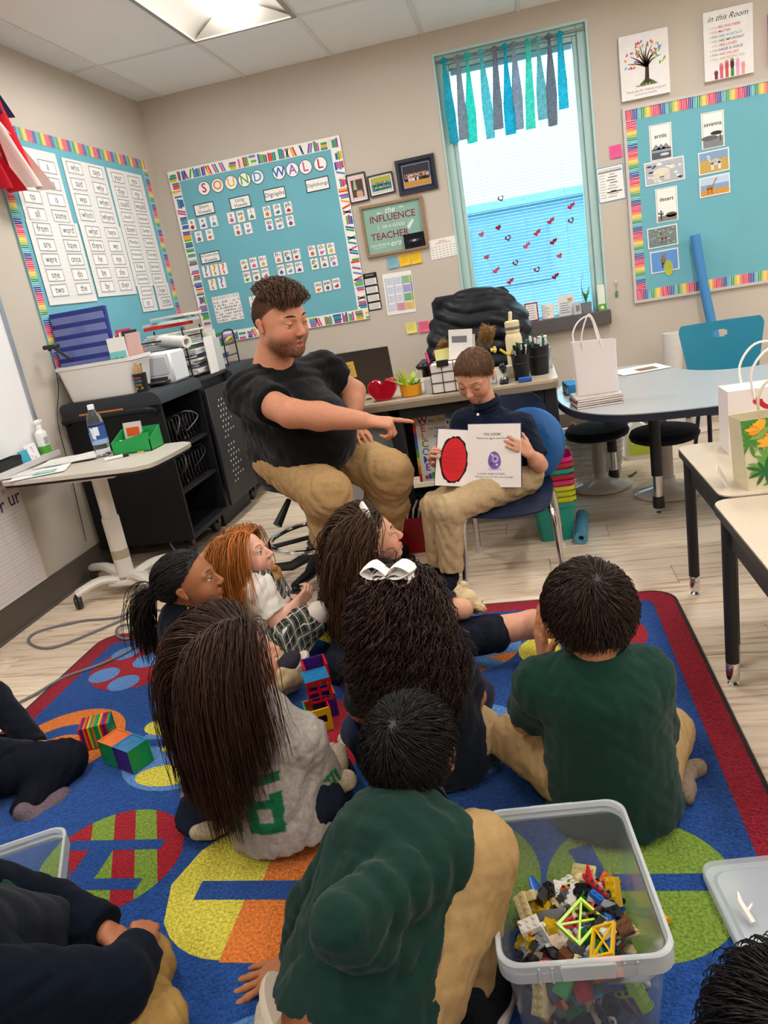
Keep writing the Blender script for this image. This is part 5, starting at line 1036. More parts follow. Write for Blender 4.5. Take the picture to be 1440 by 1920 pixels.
for s in (-1, 1): MB('#17181a').tube(spline([(-.28 + s * .27, 4.62, .46), (-.28 + s * .31, 4.62, .56), (-.28 + s * .31, 4.6, .71), (-.28 + s * .3, 4.5, .745)], 4), .02, 8).box((-.28 + s * .3, 4.52, .76), (.075, .26, .035), .015).build('armrest', PLAST, oc)
# ================================================================== seats, tables, bags, rug, toys
CHR = CHROME
# ------------------------------------------------ rolling stool under the man
SC = V((-1.02, 3.19, 0)); st = empty('drafting_stool', SC, 'black five-legged rolling stool with chrome foot ring under the man', 'stool')
for i in range(5):
    a = -1.75 + i * 1.2566; e = SC + V((.3 * math.cos(a), .3 * math.sin(a), .075))
    MB('#17181b').tube([SC + V((0, 0, .13)), SC.lerp(e, .5) + V((0, 0, .03)), e], [.036, .03, .022], 8, flat=.8).build('leg', PLAST, st)
    MB('#141416').lathe([(0, -.022), (.024, -.022), (.03, -.016), (.03, .016), (.024, .022), (0, .022)], V((e.x, e.y, .0305)), 16, axis=(math.sin(a + .6), -math.cos(a + .6), 0)).box(V((e.x, e.y, .06)), (.03, .03, .03), .006).build('caster', PLAST, st)
MB('#1c1d20').lathe([(.045, .1), (.045, .16), (.03, .2), (.028, .44), (.05, .46), (0, .46)], SC, 16).build('gas_lift', PLAST, st)
MB().tube([SC + V((.225 * math.cos(a), .225 * math.sin(a), .2)) for a in np.linspace(0, 6.283, 37)[:-1]], .0125, 8, closed=True).build('foot_ring', CHR, st)
b = MB('#1c1d20')
for i in range(4): a = .5 + i * 1.5708; b.cyl(SC + V((.03 * math.cos(a), .03 * math.sin(a), .2)), SC + V((.22 * math.cos(a), .22 * math.sin(a), .2)), .011, n=6)
b.build('ring_spoke', PLAST, st)
MB('#1d2438').lathe([(0, .455), (.17, .46), (.2, .475), (.205, .5), (.19, .52), (0, .525)], SC, 28).build('seat', CLOTH, st)
MB('#17181b').tube(spline([SC + V((.12, .1, .45)), SC + V((.2, .16, .44)), SC + V((.23, .18, .40)), SC + V((.235, .18, .25))], 4), .02, 8).build('back_bracket', PLAST, st)
MB('#17181b').tube([SC + V((-.06, -.12, .42)), SC + V((-.11, -.2, .33))], [.012, .02], 8).build('height_lever', PLAST, st)
# ------------------------------------------------ boy's school chair
CC = V((-.12, 3.08, 0)); ch = empty('school_chair', CC, 'navy school chair with chrome legs under the reading boy', 'chair')
ZSE = .325; CT = M4(CC, math.radians(-4))
def sheet_solid(name, rings, m, parent, off):
    b = MB('#1c2840'); n = len(rings[0]); R_ = len(rings); top = [CT @ V(q) for r_ in rings for q in r_]; o3 = CT.to_3x3() @ V(off)
    vs = top + [q + o3 for q in top]; N_ = len(top); fs = []
    for i in range(R_ - 1):
        for k in range(n - 1): fs.append((i * n + k, i * n + k + 1, (i + 1) * n + k + 1, (i + 1) * n + k)); fs.append(tuple(N_ + q for q in (i * n + k, (i + 1) * n + k, (i + 1) * n + k + 1, i * n + k + 1)))
    edge = list(range(n)) + [i * n + n - 1 for i in range(1, R_)] + [(R_ - 1) * n + k for k in range(n - 2, -1, -1)] + [i * n for i in range(R_ - 2, 0, -1)]
    for i in range(len(edge)): a, c = edge[i], edge[(i + 1) % len(edge)]; fs.append((a, N_ + a, N_ + c, c))
    b._add(vs, fs); return b.build(name, m, parent, ang=60)
rings = []
for i in range(11):
    u = i / 10; y = -.19 + .39 * u; wv = .185 * (1 - .22 * (2 * u - 1) ** 4)
    rings.append([(wv * v, y, ZSE + .014 * v * v + (-.03 * max(0, .3 - u) / .3) + .02 * max(0, u - .8) / .2) for v in np.linspace(-1, 1, 11)])
sheet_solid('seat', rings, NAVYP, ch, (0, 0, -.008))
rings = []
for i in range(9):
    u = i / 8; wv = .18 * (1 - .3 * abs(2 * u - 1) ** 4); rings.append([(wv * v, .225 + .05 * u - .03 * v * v, ZSE + .13 + .25 * u) for v in np.linspace(-1, 1, 9)])
sheet_solid('backrest', rings, NAVYP, ch, (0, .008, 0))
for s_ in (-1, 1):
    X_ = s_ * .19; q = lambda x, y, z: CT @ V((x, y, z))
    MB().tube(spline([q(X_ * 1.06, -.19, .008), q(X_ * .98, -.15, .24), q(X_ * .9, -.12, .298), q(X_ * .88, -.08, .306), q(X_ * .88, .08, .306), q(X_ * .9, .12, .298), q(X_ * .95, .15, .24), q(X_ * 1.0, .2, .008)], 5), .0125, 10).build('leg_frame', CHR, ch)
    MB().tube(spline([q(X_ * .85, .1, .306), q(X_ * .8, .2, .33), q(X_ * .78, .235, .42), q(X_ * .7, .275, .6)], 4), .0115, 8).build('back_post', CHR, ch)
    for xx, yy in ((X_ * 1.06, -.19), (X_, .2)): MB('#d8d4ce').lathe([(0, 0), (.017, 0), (.018, .012), (.013, .028)], q(xx, yy, 0), 12).build('glide', PLAST, ch)
# bumpy wobble cushion leaning on the backrest
dc = V((-.015, 3.265, .49)); ax = V((-.30, -.92, .25)).normalized(); cu = empty('wobble_cushion', dc, 'round blue bumpy wobble cushion upright behind the reading boy', 'cushion')
BLU = mat('blue_vinyl_disc', '#1f5f9e', rough=.45)
MB('#1f5f9e').lathe([(0, .03), (.08, .033), (.13, .03), (.155, .018), (.162, 0), (.155, -.018), (.13, -.03), (0, -.033)], dc, 36, axis=ax).build('disc', BLU, cu)
b = MB('#22659f'); x_, y_, z_ = frame_of(ax)
for sgn in (1, -1):
    for r_ in (.05, .075, .1, .122, .142):
        for k in range(int(r_ * 190)):
            a = 6.283 * k / int(r_ * 190); q = dc + x_ * (r_ * math.cos(a)) + y_ * (r_ * math.sin(a)) + z_ * sgn * (.031 - (max(0, r_ - .1) * .28)); b.lathe([(.0055, -.002), (.004, .003), (0, .004)], q, 6, axis=z_ * sgn)
b.build('bumps', BLU, cu, kind='stuff')
# ------------------------------------------------ kidney table
ZT = .60; kt = empty('kidney_table', (1.0, 3.6, 0), 'kidney-shaped activity table with pale top and navy edge', 'table')
ko = [(.14, 3.75), (.155, 3.50), (.22, 3.28), (.34, 3.14), (.50, 3.08), (.75, 3.06), (1.1, 3.06), (1.5, 3.08), (1.75, 3.16), (1.92, 3.35), (1.98, 3.7), (1.95, 4.05), (1.8, 4.3), (1.6, 4.34), (1.45, 4.2), (1.36, 3.98), (1.2, 3.86), (1.0, 3.83), (.86, 3.9), (.77, 4.05), (.71, 4.25), (.6, 4.38), (.42, 4.36), (.26, 4.2), (.17, 3.98)]
ks = [(p.x, p.y) for p in spline([(x, y, 0) for x, y in ko], 4, True)]
MB().prism(ks, ZT - .004, ZT).build('tabletop', mat('pale_grey_laminate', '#adb0b1', rough=.25, spec=.5, noise=.02, nscale=90), kt)
MB('#1d2433').prism([(1.05 + (x - 1.05) * 1.004, 3.7 + (y - 3.7) * 1.004) for x, y in ks], ZT - .034, ZT - .0041).build('edge_band', mat('navy_edge', '#1d2433', rough=.5), kt)
for x, y in ((.56, 3.58), (1.55, 3.5), (.42, 4.12), (1.75, 4.12)):
    MB('#20242c').cyl((x, y, .19), (x, y, ZT - .035), .026, n=16).build('leg', DARKM, kt); MB().cyl((x, y, .085), (x, y, .192), .021, n=16).build('leg_insert', CHR, kt); MB('#26282c').lathe([(.0, .03), (.027, .03), (.028, .045), (.026, .085), (.02, .088)], (x, y, 0), 16).build('foot_sleeve', PLAST, kt); MB().lathe([(0, 0), (.014, 0), (.014, .006), (.008, .012), (.008, .03)], (x, y, 0), 12).build('glide', CHR, kt)
def wobble(c, label):
    c = V(c); r = empty('wobble_stool', c, label, 'stool', 'wobble stools at the kidney table')
    MB('#c9c1b4').lathe([(0, 0), (.14, 0), (.165, .008), (.17, .022), (.15, .034), (.06, .05), (.045, .06), (.042, .09), (0, .09)], c, 32).build('base', GLOSS, r); MB('#b9b4ac').lathe([(.036, .06), (.036, .285), (0, .285)], c, 20).build('column', PLAST, r)
    MB('#141b2a').lathe([(0, .28), (.13, .282), (.162, .295), (.17, .315), (.16, .338), (.11, .352), (0, .357)], c, 32).build('seat', CLOTH, r)
wobble((.345, 4.10, 0), 'wobble stool with navy seat, left one under the kidney table'); wobble((.65, 3.87, 0), 'wobble stool with navy seat, right one behind the kidney table leg')
# white woven basket
c = V((.34, 4.42, 0)); r = empty('laundry_basket', c, 'white woven plastic basket on the floor behind the stools', 'basket')
b = MB('#c9c9c8'); b.rings([[c + V((x * k, y * k, z)) for x, y in rrect(.34, .24, .04, 5)] for k, z in ((.84, 0), (1, .25), (.965, .25), (.82, .006))]); b.build('body', mat('woven_white_plastic', rough=.5, noise=.25, nscale=60, bump=.6, bscale=90, stretch=(.4, .4, 2.2)), r); MB('#d6d6d4').tube([c + V((x * 1.01, y * 1.01, .252)) for x, y in rrect(.34, .24, .04, 5)], .009, 6, closed=True).build('rim', PLAST, r)
for i in range(7): MB('#b9b9b8').tube([c + V((x * (.845 + .0222 * i), y * (.845 + .0222 * i), .03 + i * .033)) for x, y in rrect(.345, .245, .04, 5)], .0055, 5, closed=True).build('woven_band', PLAST, r)
MB('#6a5040').box(c + V((-.08, 0, .26)), (.05, .03, .12), .01, R=Matrix.Rotation(-.6, 3, 'Y')).build('wooden_block', WOOD, label='brown wooden handle sticking out of the white basket', cat='handle')
# cleaner bottle
c = V((.62, 4.62, 0)); r = empty('cleaner_bottle', c, 'white jug with yellow-green label on the floor behind the stools', 'bottle')
b = MB('#e8ecdf'); b.rings([[c + V((x * kx, y, z)) for x, y in rrect(.15, .09, .025, 4)] for kx, z in ((.95, 0), (1, .01), (1, .16), (.8, .2), (.3, .225), (.28, .25))]); b.build('body', PLAST, r); b = MB('#c8d44a'); b.b2(c + V((-.055, -.047, .03)), c + V((.06, -.0455, .15))); b.b2(c + V((-.04, -.048, .1)), c + V((.045, -.047, .14)), 0, '#f0f0e8'); b.T = MX(c + V((0, -.0485, .12)), (1, 0, 0), (0, 0, 1)); b.text('white vinegar', 0, 0, .03, 0, '#3a6a8a', .08); b.T = None; b.build('label', PRINT, r); MB('#3a7ab0').lathe([(.022, .25), (.022, .272), (0, .272)], c, 14).build('cap', PLAST, r)
# paper rolls by the wall
b = MB('#d9d5d0'); b.lathe([(.062, 0), (.062, .64), (.03, .642), (.03, .0)], (.97, 5.28, 0), 24); b.build('paper_roll', PAPER, label='tall white paper roll standing by the wall behind the turquoise chair', cat='paper roll')
b = MB('#d2d0cd'); b.lathe([(.05, 0), (.05, .52), (.02, .522), (.02, 0)], (1.11, 5.26, 0), 24); b.build('paper_roll', PAPER, label='shorter white paper roll beside the tall one', cat='paper roll')
MB('#cfcac4').tube(spline([(.75, 5.1, .008), (1.0, 5.02, .008), (1.3, 5.1, .008), (1.6, 5.0, .008)], 5), .005, 6).build('power_lead', PLAST, label='thin white cord on the floor below the paper rolls', cat='cord')
MB('#2a2a2c').tube(spline([(.25, 4.55, .006), (.4, 4.25, .006), (.5, 4.22, .006), (.56, 4.3, .006)], 5), .005, 6).build('power_lead', PLAST, label='short black cord on the floor by the white basket', cat='cord')
b = MB('#4a8cc4'); b.tube(spline([(1.335, 5.30, .0), (1.27, 5.36, .45), (1.21, 5.42, .9), (1.175, 5.45, 1.22)], 6), .031, 16); b.build('pool_noodle', mat('foam', '#4788c2', rough=.8, bump=.1, bscale=300), label='blue foam pool noodle leaning on the wall by the animal board', cat='noodle')
# turquoise chair
tc_ = V((1.12, 4.45, 0)); r = empty('turquoise_chair', tc_, 'turquoise plastic chair with an oval handle hole behind the kidney table', 'chair')
TQ = mat('turquoise_plastic', '#157f9c', rough=.45)
b = MB('#157f9c'); zb, zt_ = .43, .74
def back_pt(u, v, off): # u -1..1, v 0..1
    w = .185 + .05 * v; return V((tc_.x + u * w, tc_.y + .16 + .03 * v + .035 * (1 - u * u) + off, zb + (zt_ - zb) * v + .0 * u * u))
nu, nv = 64, 44; idx = {}; vs = []; fs = []
def inhole(u, v): return (u / .2) ** 2 + ((v - .77) / .075) ** 2 < 1
for off in (0, .012):
    for j in range(nv + 1):
        for i in range(nu + 1):
            u = -1 + 2 * i / nu; v = j / nv
            cu_ = u * (1 - .10 * max(0, (v - .85) / .15) ** 2); idx[off, i, j] = len(vs); vs.append(back_pt(cu_, v, off))
cells = [(i, j) for j in range(nv) for i in range(nu) if not inhole(-1 + 2 * (i + .5) / nu, (j + .5) / nv)]
S = set(cells)
for i, j in cells:
    q = [(i, j), (i + 1, j), (i + 1, j + 1), (i, j + 1)]
    fs.append([idx[0, a, c] for a, c in q]); fs.append([idx[.012, a, c] for a, c in q[::-1]])
    for (di, dj, a, c) in ((0, -1, 0, 1), (1, 0, 1, 2), (0, 1, 2, 3), (-1, 0, 3, 0)):
        if (i + di, j + dj) not in S: fs.append([idx[0, *q[c]], idx[0, *q[a]], idx[.012, *q[a]], idx[.012, *q[c]]])
b._add(vs, fs); b.build('backrest', TQ, r, ang=50)
MB('#157f9c').box(tc_ + V((0, -.03, .34)), (.38, .38, .02), .008).build('seat', TQ, r)
for sx in (-1, 1):
    MB('#2a2e34').tube(spline([tc_ + V((sx * .17, -.2, .012)), tc_ + V((sx * .16, -.16, .3)), tc_ + V((sx * .16, -.1, .33)), tc_ + V((sx * .16, .1, .33)), tc_ + V((sx * .165, .17, .4)), tc_ + V((sx * .15, .2, .55))], 4), .012, 8).tube(spline([tc_ + V((sx * .16, .05, .33)), tc_ + V((sx * .17, .18, .012))], 3), .012, 8).build('leg_frame', DARKM, r)
# ------------------------------------------------ things on the kidney table
def cardset(c, n, w, d, t, rz, cols, name, lab):
    for i in range(n):
        b = MB(cols[i % len(cols)]); b.T = M4((c[0] + random.uniform(-.006, .006), c[1] + random.uniform(-.006, .006), c[2] + i * t), rz + random.uniform(-.05, .05)); b.box((0, 0, t / 2), (w, d, t * .96), .001); b.box((0, 0, t / 2), (w * .985, d * 1.002, t * .6), 0, '#e8e2da'); b.T = None
        b.build(name, PAPER, label=lab % ('bottom', 'second', 'third', 'fourth', 'top')[min(i, 4) if i < n - 1 else 4], cat='book', group='books under the white bag')
cardset((.30, 3.42, ZT), 5, .2, .15, .0095, .12, ['#6a5a58', '#d8d0c8', '#8a4a4a', '#b8b0a8', '#c8c0b8'], 'book', '%s book of the pile under the white paper bag')
bz = ZT + 5 * .0095 + .001
c = V((.305, 3.43, bz)); r = empty('paper_bag', c, 'white paper gift bag with rope handles on the kidney table', 'bag')
BAGM = mat('white_kraft', '#e6dedb', rough=.7, bump=.15, bscale=12)
b = MB(); w_, d_, h_ = .175, .09, .225
def bagring(kx, ky, z, n=5): return [c + V((x * kx, y * ky + .004 * math.sin(x * 40 + z * 30), z + (.006 * math.sin(x * 60) if z > .2 else 0))) for x, y in rrect(w_, d_, .004, 1)]
b.rings([bagring(1, 1, 0), bagring(1.0, 1.02, .06), bagring(1.0, .97, .12), bagring(1.02, .98, .18), bagring(1.05, .86, h_), bagring(1.035, .83, h_ - .002), bagring(1.0, .95, .02)], True); b.build('body', BAGM, r, ang=25)
for s in (-1, 1): MB('#f2eeea').tube(spline([c + V((-.045 - .02 * (s > 0), s * .036, h_ - .04)), c + V((-.05 - .03 * (s > 0), s * .05, h_ + .03)), c + V((-.02 - .03 * (s > 0), s * .06, h_ + .1 - .015 * s)), c + V((.0, s * .06, h_ + .1)), c + V((.02, s * .05, h_ + .03)), c + V((.03, s * .036, h_ - .04))], 5), .0035, 6).build('handle', PLAST, r)
b = MB('#3a8ac0'); b.T = M4((.235, 3.78, ZT), .1); b.box((0, 0, .025), (.1, .15, .05), .002); b.box((0, 0, .02), (.102, .148, .03), 0, '#e8e8e6'); b.T = None; b.build('book', PAPER, label='thick book with blue cover behind the white paper bag', cat='book')
sheet('magazine', 'open magazine with brown picture on the far side of the kidney table', (.60, 4.18, ZT + .002), .26, .2, .25, '#e8e6e2', 0, 'magazine', .004, '#8a6a50', 4)
MB('#c8c8cc').b2((.32, 3.98, ZT), (.46, 4.1, ZT + .04)).build('paper_stack', PAPER, label='white stack of paper behind the paper bag', cat='paper')
# ------------------------------------------------ pupils' desks at right
ZP = .552
SPECK = mat('speckled_laminate', '#c9b9a3', rough=.4, noise=.16, nscale=420)
def pupil_desk(c, label):
    c = V(c); w_, d_ = 1.2, .605; r = empty('pupil_desk', c, label, 'desk', 'pupil desks at the right')
    MB().prism([(c.x + x, c.y + y) for x, y in rrect(w_, d_, .045, 5)], ZP - .004, ZP).build('desktop', SPECK, r); MB('#26282c').prism([(c.x + x * 1.003, c.y + y * 1.004) for x, y in rrect(w_, d_, .045, 5)], ZP - .026, ZP - .0041).build('edge_band', PLAST, r)
    b = MB(); 
    for q in ((-w_ / 2 + .03, -d_ / 2 + .05, -w_ / 2 + .045, d_ / 2 - .05), (w_ / 2 - .045, -d_ / 2 + .05, w_ / 2 - .03, d_ / 2 - .05), (-w_ / 2 + .04, d_ / 2 - .06, w_ / 2 - .04, d_ / 2 - .045), (-w_ / 2 + .04, -d_ / 2 + .045, w_ / 2 - .04, -d_ / 2 + .06)): b.b2((c.x + q[0], c.y + q[1], ZP - .12), (c.x + q[2], c.y + q[3], ZP - .026))
    b.build('apron', DARKM, r)
    for sx in (-1, 1):
        for sy in (-1, 1):
            x, y = c.x + sx * (w_ / 2 - .03), c.y + sy * (d_ / 2 - .045)
            MB().cyl((x, y, .075), (x, y, ZP - .026), .0185, n=14).build('leg', DARKM, r); MB('#cfcac4').lathe([(0, .02), (.017, .02), (.0185, .03), (.0185, .07), (.014, .076)], (x, y, 0), 14).build('foot_insert', CHR, r); MB().lathe([(0, 0), (.015, 0), (.016, .006), (.009, .014), (.009, .022), (0, .022)], (x, y, 0), 14).build('glide', CHR, r)
pupil_desk((1.092, 2.395, 0), 'pupil desk with speckled top, the farther of the two at right'); pupil_desk((1.062, 1.775, 0), 'pupil desk with speckled top, the nearer one at the right edge')
# tropical gift bag
c = V((.685, 2.19, ZP)); r = empty('tropical_gift_bag', c, 'gift bag printed with palm leaves and orange flowers on the desk', 'bag')
bw_, bd_, bh_ = .27, .11, .2
ang = .1; RT = M4(c, ang)
b = MB('#d9cfae'); b.T = RT
b.rings([[V((x * k, y * ky, z)) for x, y in rrect(bw_, bd_, .003, 1)] for k, ky, z in ((.9, 1, 0), (1, .8, bh_), (.985, .78, bh_ - .001), (.88, .97, .01))]); b.build('body', PAPER, r, ang=25)
pb = MB(); rd = random.Random(12)
pb.T = RT @ MX((0, -bd_ / 2 - .0012, 0), (1, 0, 0), (0, .055, 1))
def leaf(x, y, L_, a, wd, cc, z):
    pts = []
    for t in np.linspace(0, 1, 7): pts.append((t * L_, wd * math.sin(math.pi * t) ** .8))
    pts = pts + [(t * L_, -wd * math.sin(math.pi * t) ** .8) for t in np.linspace(1, 0, 7)[1:-1]]
    ca, sa = math.cos(a), math.sin(a); q = [(x + u * ca - v * sa, y + u * sa + v * ca) for u, v in pts]
    pb.flat([(max(-bw_ * (.45 + .05 * v / bh_), min(bw_ * (.45 + .05 * v / bh_), u)), max(.002, min(bh_ - .002, v))) for u, v in q], z, cc)
k = 0
for i in range(30):
    x, y = rd.uniform(-.13, .13), rd.uniform(0, bh_); cc = rd.choice(['#2f6a3a', '#4a8a3a', '#6aa04a', '#3a5a3a', '#8ab05a'])
    for j in range(9): leaf(x, y, rd.uniform(.03, .06), j * .7 + rd.uniform(-.1, .1), .005, cc, .0002 + k * 4e-6); k += 1
for (x, y) in ((-.085, .165), (-.05, .13), (.09, .05)):
    for j in range(7): leaf(x, y, rd.uniform(.03, .05), 1.2 + j * .35, .007, rd.choice(['#e8962a', '#e87a2a', '#f0b03a']) if x < 0 else '#d84a2a', .002 + k * 4e-6); k += 1
pb.T = pb.T; pb.build('leaf_print', PRINT, r)
for s in (-1, 1):
    b = MB('#cfc5a2'); b.T = RT; b.tube(spline([(-.045, s * .045, bh_ - .03), (-.05, s * .05, bh_ + .03), (-.02, s * .06, bh_ + .075), (.03, s * .06, bh_ + .07), (.05, s * .05, bh_ + .02), (.05, s * .045, bh_ - .03)], 5), .004, 6); b.T = None; b.build('handle', PLAST, r)
c = V((.76, 2.575, ZP)); r = empty('white_gift_bag', c, 'white gift bag with red ring print behind the tropical bag', 'bag')
b = MB('#e6ddd6'); b.b2(c + V((-.14, -.06, 0)), c + V((.14, .06, .205))); b.build('body', BAGM, r, smooth=False)
b = MB(); b.T = MX(c + V((.02, -.0605, .17)), (1, 0, 0), (0, 0, 1)); b.flat([(.075 * math.cos(a), .045 * math.sin(a) * 1) for a in np.linspace(math.pi, 2 * math.pi, 14)] + [(.058 * math.cos(a), .03 * math.sin(a)) for a in np.linspace(2 * math.pi, math.pi, 14)], .0, '#c02a3e'); b.frect(-.03, -.02, .03, .0, .0, '#e0b83a'); b.flat(circle(.012, 9, -.075, -.005), .0002, '#c83a50'); b.T = None; b.build('ring_print', PRINT, r)
for s in (-1, 1): MB('#f0ebe4').tube(spline([c + V((-.06, s * .058, .17)), c + V((-.07, s * .065, .26)), c + V((-.02, s * .07, .325)), c + V((.05, s * .07, .31)), c + V((.06, s * .062, .2))], 5), .004, 6).build('handle', PLAST, r)
b = MB('#f0ece8'); b.T = M4((.535, 2.2, ZP), -.3, .0, -.45); b.rect(-.001, -.03, .001, .03, .004, .06); b.T = None; b.build('gift_tag', PAPER, label='small white tag leaning against the tropical bag', cat='tag')
# ------------------------------------------------ window dressing
vr = empty('rag_valance', (.12, YB, 2.55), 'rag valance of turquoise and grey fabric strips tied along a rod', 'curtain')
MB('#c8c4be').cyl((WX0 + .01, YB + .012, 2.553), (WX1 - .01, YB + .012, 2.553), .007, n=10).build('rod', STEEL, vr)
VALM = mat('printed_cotton', rough=.85, noise=.22, nscale=55, sheen=.1)
def translucent(m, fac, boost=1.):
    N = m.node_tree.nodes; L = m.node_tree.links; b = N['Principled BSDF']; t = N.new('ShaderNodeBsdfTranslucent'); mx = N.new('ShaderNodeMixShader'); mx.inputs[0].default_value = fac
    L.new(b.inputs['Base Color'].links[0].from_socket, t.inputs['Color']); L.new(b.outputs[0], mx.inputs[1]); L.new(t.outputs[0], mx.inputs[2]); L.new(mx.outputs[0], N['Material Output'].inputs['Surface'])
translucent(VALM, .6)
strips = [(-.295, -.289, 2.058, '#3ccfe0'), (-.203, -.224, 2.067, '#b4b9c2'), (-.141, -.173, 2.036, '#52ecdf'), (-.053, -.05, 2.039, '#86dfe4'), (.034, .006, 2.084, '#a4a9b2'), (.098, .081, 2.039, '#30cfe4'), (.154, .139, 2.059, '#b4c0cc'), (.244, .211, 2.05, '#6aeada'), (.305, .297, 2.089, '#94d4d8'), (.376, .351, 2.038, '#98a0ac'), (.442, .429, 2.123, '#40d8ea')]
for i, (xt, xb, zb, cc) in enumerate(strips):
    b = MB(cc); rg = []; wd = [.012, .02, .026, .03, .034, .035][0:6]
    for k in range(9):
        t = k / 8; x = xt + (xb - xt) * t; z = 2.54 + (zb - 2.54) * t; w = .009 + .024 * min(1, t * 1.6) + .003 * math.sin(i * 2 + t * 5); yy = YB - .003 - .006 * math.sin(t * 4 + i)
        rg.append([V((x + w * math.cos(a), yy + .006 * math.sin(a) + .004 * math.sin(3 * a + i), z)) for a in np.linspace(0, 6.283, 13)[:-1]])
    b.rings(rg); b.tube([V((xt - .018, YB + .01, 2.548)), V((xt, YB - .006, 2.553)), V((xt + .018, YB + .01, 2.55))], [.012, .018, .012], 8); b.build('fabric_strip', VALM, vr, ang=70)
CLING = mat('gel_cling', rough=.3); translucent(CLING, .35)
hearts = [(-.03, 1.669, 2), (.427, 1.539, 1), (.417, 1.448, 2), (.286, 1.469, 1), (-.068, 1.487, 0), (.189, 1.41, 1), (-.187, 1.463, 0), (-.011, 1.408, 2), (.291, 1.334, 1), (.11, 1.339, 1), (.321, 1.235, 0), (-.17, 1.309, 0), (.022, 1.238, 2), (.162, 1.17, 2), (-.114, 1.211, 1), (.282, 1.106, 1), (-.026, 1.123, 1)]
hw = ['topmost of all', 'highest near the right frame', 'outlined, near the right frame', 'upper double on the right half', 'small solid on the upper left', 'double right of centre', 'pale glittery one far left', 'outlined, left of centre', 'dark double on the right half', 'double in the middle', 'small solid low on the right', 'dark solid low on the left', 'outlined low in the middle', 'lowest outlined one', 'lower double on the left', 'steep double lowest on the right', 'lowest double in the middle']
def hpts(s, cx=0, cy=0, n=22): return [(cx + s * .0625 * 16 * math.sin(t) ** 3, cy + s * .0625 * (13 * math.cos(t) - 5 * math.cos(2 * t) - 2 * math.cos(3 * t) - math.cos(4 * t))) for t in [2 * math.pi * k / n for k in range(n)]]
for i, (x, z, kd) in enumerate(hearts):
    b = MB('#9a2038'); cc = random.choice(['#a82440', '#cc4460', '#d8607a'])
    if kd == 0: b.prism(hpts(.02), 0, .0008, cc)
    elif kd == 2:
        o_, n_ = hpts(.022), hpts(.0115, .001, .001); vs = [(p[0], p[1], 0.0) for p in o_] + [(p[0], p[1], 0.) for p in n_]; m_ = len(o_); b._add(vs + [(p[0], p[1], .0008) for p in vs], [(k, (k + 1) % m_, m_ + (k + 1) % m_, m_ + k)[::-1] for k in range(m_)] + [tuple(2 * m_ + q for q in (k, (k + 1) % m_, m_ + (k + 1) % m_, m_ + k)) for k in range(m_)], '#8a1a30')
    else: b.prism(hpts(.018, -.010, -.003), 0, .0008, cc); b.prism(hpts(.015, .013, .005), 0, .0009, cc)
    b.build('heart_sticker', CLING, M=MX((x + .0, YB + .0505, z + .0), (math.cos(.3), 0, math.sin(.3)), (-math.sin(.3), 0, math.cos(.3))), label='red heart sticker on the window, ' + hw[i], cat='sticker', group='heart stickers on the window')
zs = WZ0 - .012
b = MB('#a8283c'); b.T = M4((.095, YB - .015, zs), .1, -.1)
for q in ((-.045, 0, .045, .008), (-.045, .117, .045, .125), (-.045, .008, -.037, .117), (.037, .008, .045, .117)): b.b2((q[0], -.006, q[1]), (q[2], .004, q[3]))
b.b2((-.037, -.004, .008), (.037, .002, .117), 0, '#f0ece8')
for j in range(6): b.b2((-.028, -.0046, .02 + j * .016), (.022, -.004, .024 + j * .016), 0, '#8a7a78')
b.T = None; b.build('framed_card', PRINT, label='red-framed card with lines of text on the window sill', cat='card')
c = V((.205, YB - .012, zs)); r = empty('mug', c, 'white mug with faint lettering on the window sill', 'mug'); MB('#efece6').lathe([(0, 0), (.04, 0), (.044, .004), (.044, .1), (.04, .1), (.039, .006), (0, .006)], c, 24).build('cup', GLOSS, r); MB('#efece6').tube(spline([c + V((.043, 0, .085)), c + V((.068, 0, .085)), c + V((.075, 0, .055)), c + V((.065, 0, .022)), c + V((.043, 0, .02))], 4), .006, 8).build('handle', GLOSS, r)
b = MB(); b.T = MX(c + V((0, -.0445, .06)), (1, 0, 0), (0, 0, 1)); b.text('best', -.004, .015, .02, 0, '#8a8a88', .03); b.text('teacher', 0, -.008, .016, 0, '#8a8a88', .04); b.flat(circle(.006, 8, 0, -.028), 0, '#c8a860'); b.T = None; b.build('lettering', PRINT, r)
b = MB('#e2e2e2'); b.T = MX((.335, YB + .008, zs), (1, 0, 0), (0, .05, 1)); b.rect(-.055, 0, .055, .14, -.02, 0); b.flat([(.025 + p[0], .105 + p[1]) for p in hpts(.017)], .0006, '#c0a070')
for j in range(5): b.frect(-.045, .02 + j * .016, .02 - .01 * (j % 2), .024 + j * .016, .0006, '#6a6a70')
b.T = None; b.build('text_block', PRINT, label='white block sign with gold heart on the window sill', cat='sign')
b = MB('#c2c2c2'); b.T = MX((.405, YB - .03, zs), (1, 0, 0), (0, .08, 1)); b.rect(-.026, 0, .026, .08, -.02, 0); b.rect(-.012, .02, .012, .06, .0, .001, '#808488'); b.T = None; b.build('photo_stand', PLAST, label='tiny silver frame next to the plant on the sill', cat='picture frame')
c = V((.465, YB - .012, zs)); r = empty('potted_orchid', c, 'small plant with green leaves in a grey pot on the sill', 'plant'); b = MB('#7a7d82'); b.rings([[c + V((x * k, y * k, z)) for x, y in rrect(.07, .06, .006, 2)] for k, z in ((.9, 0), (1, .07), (.92, .07), (.85, .01))]); b.build('pot', MATTE, r); rd = random.Random(3)
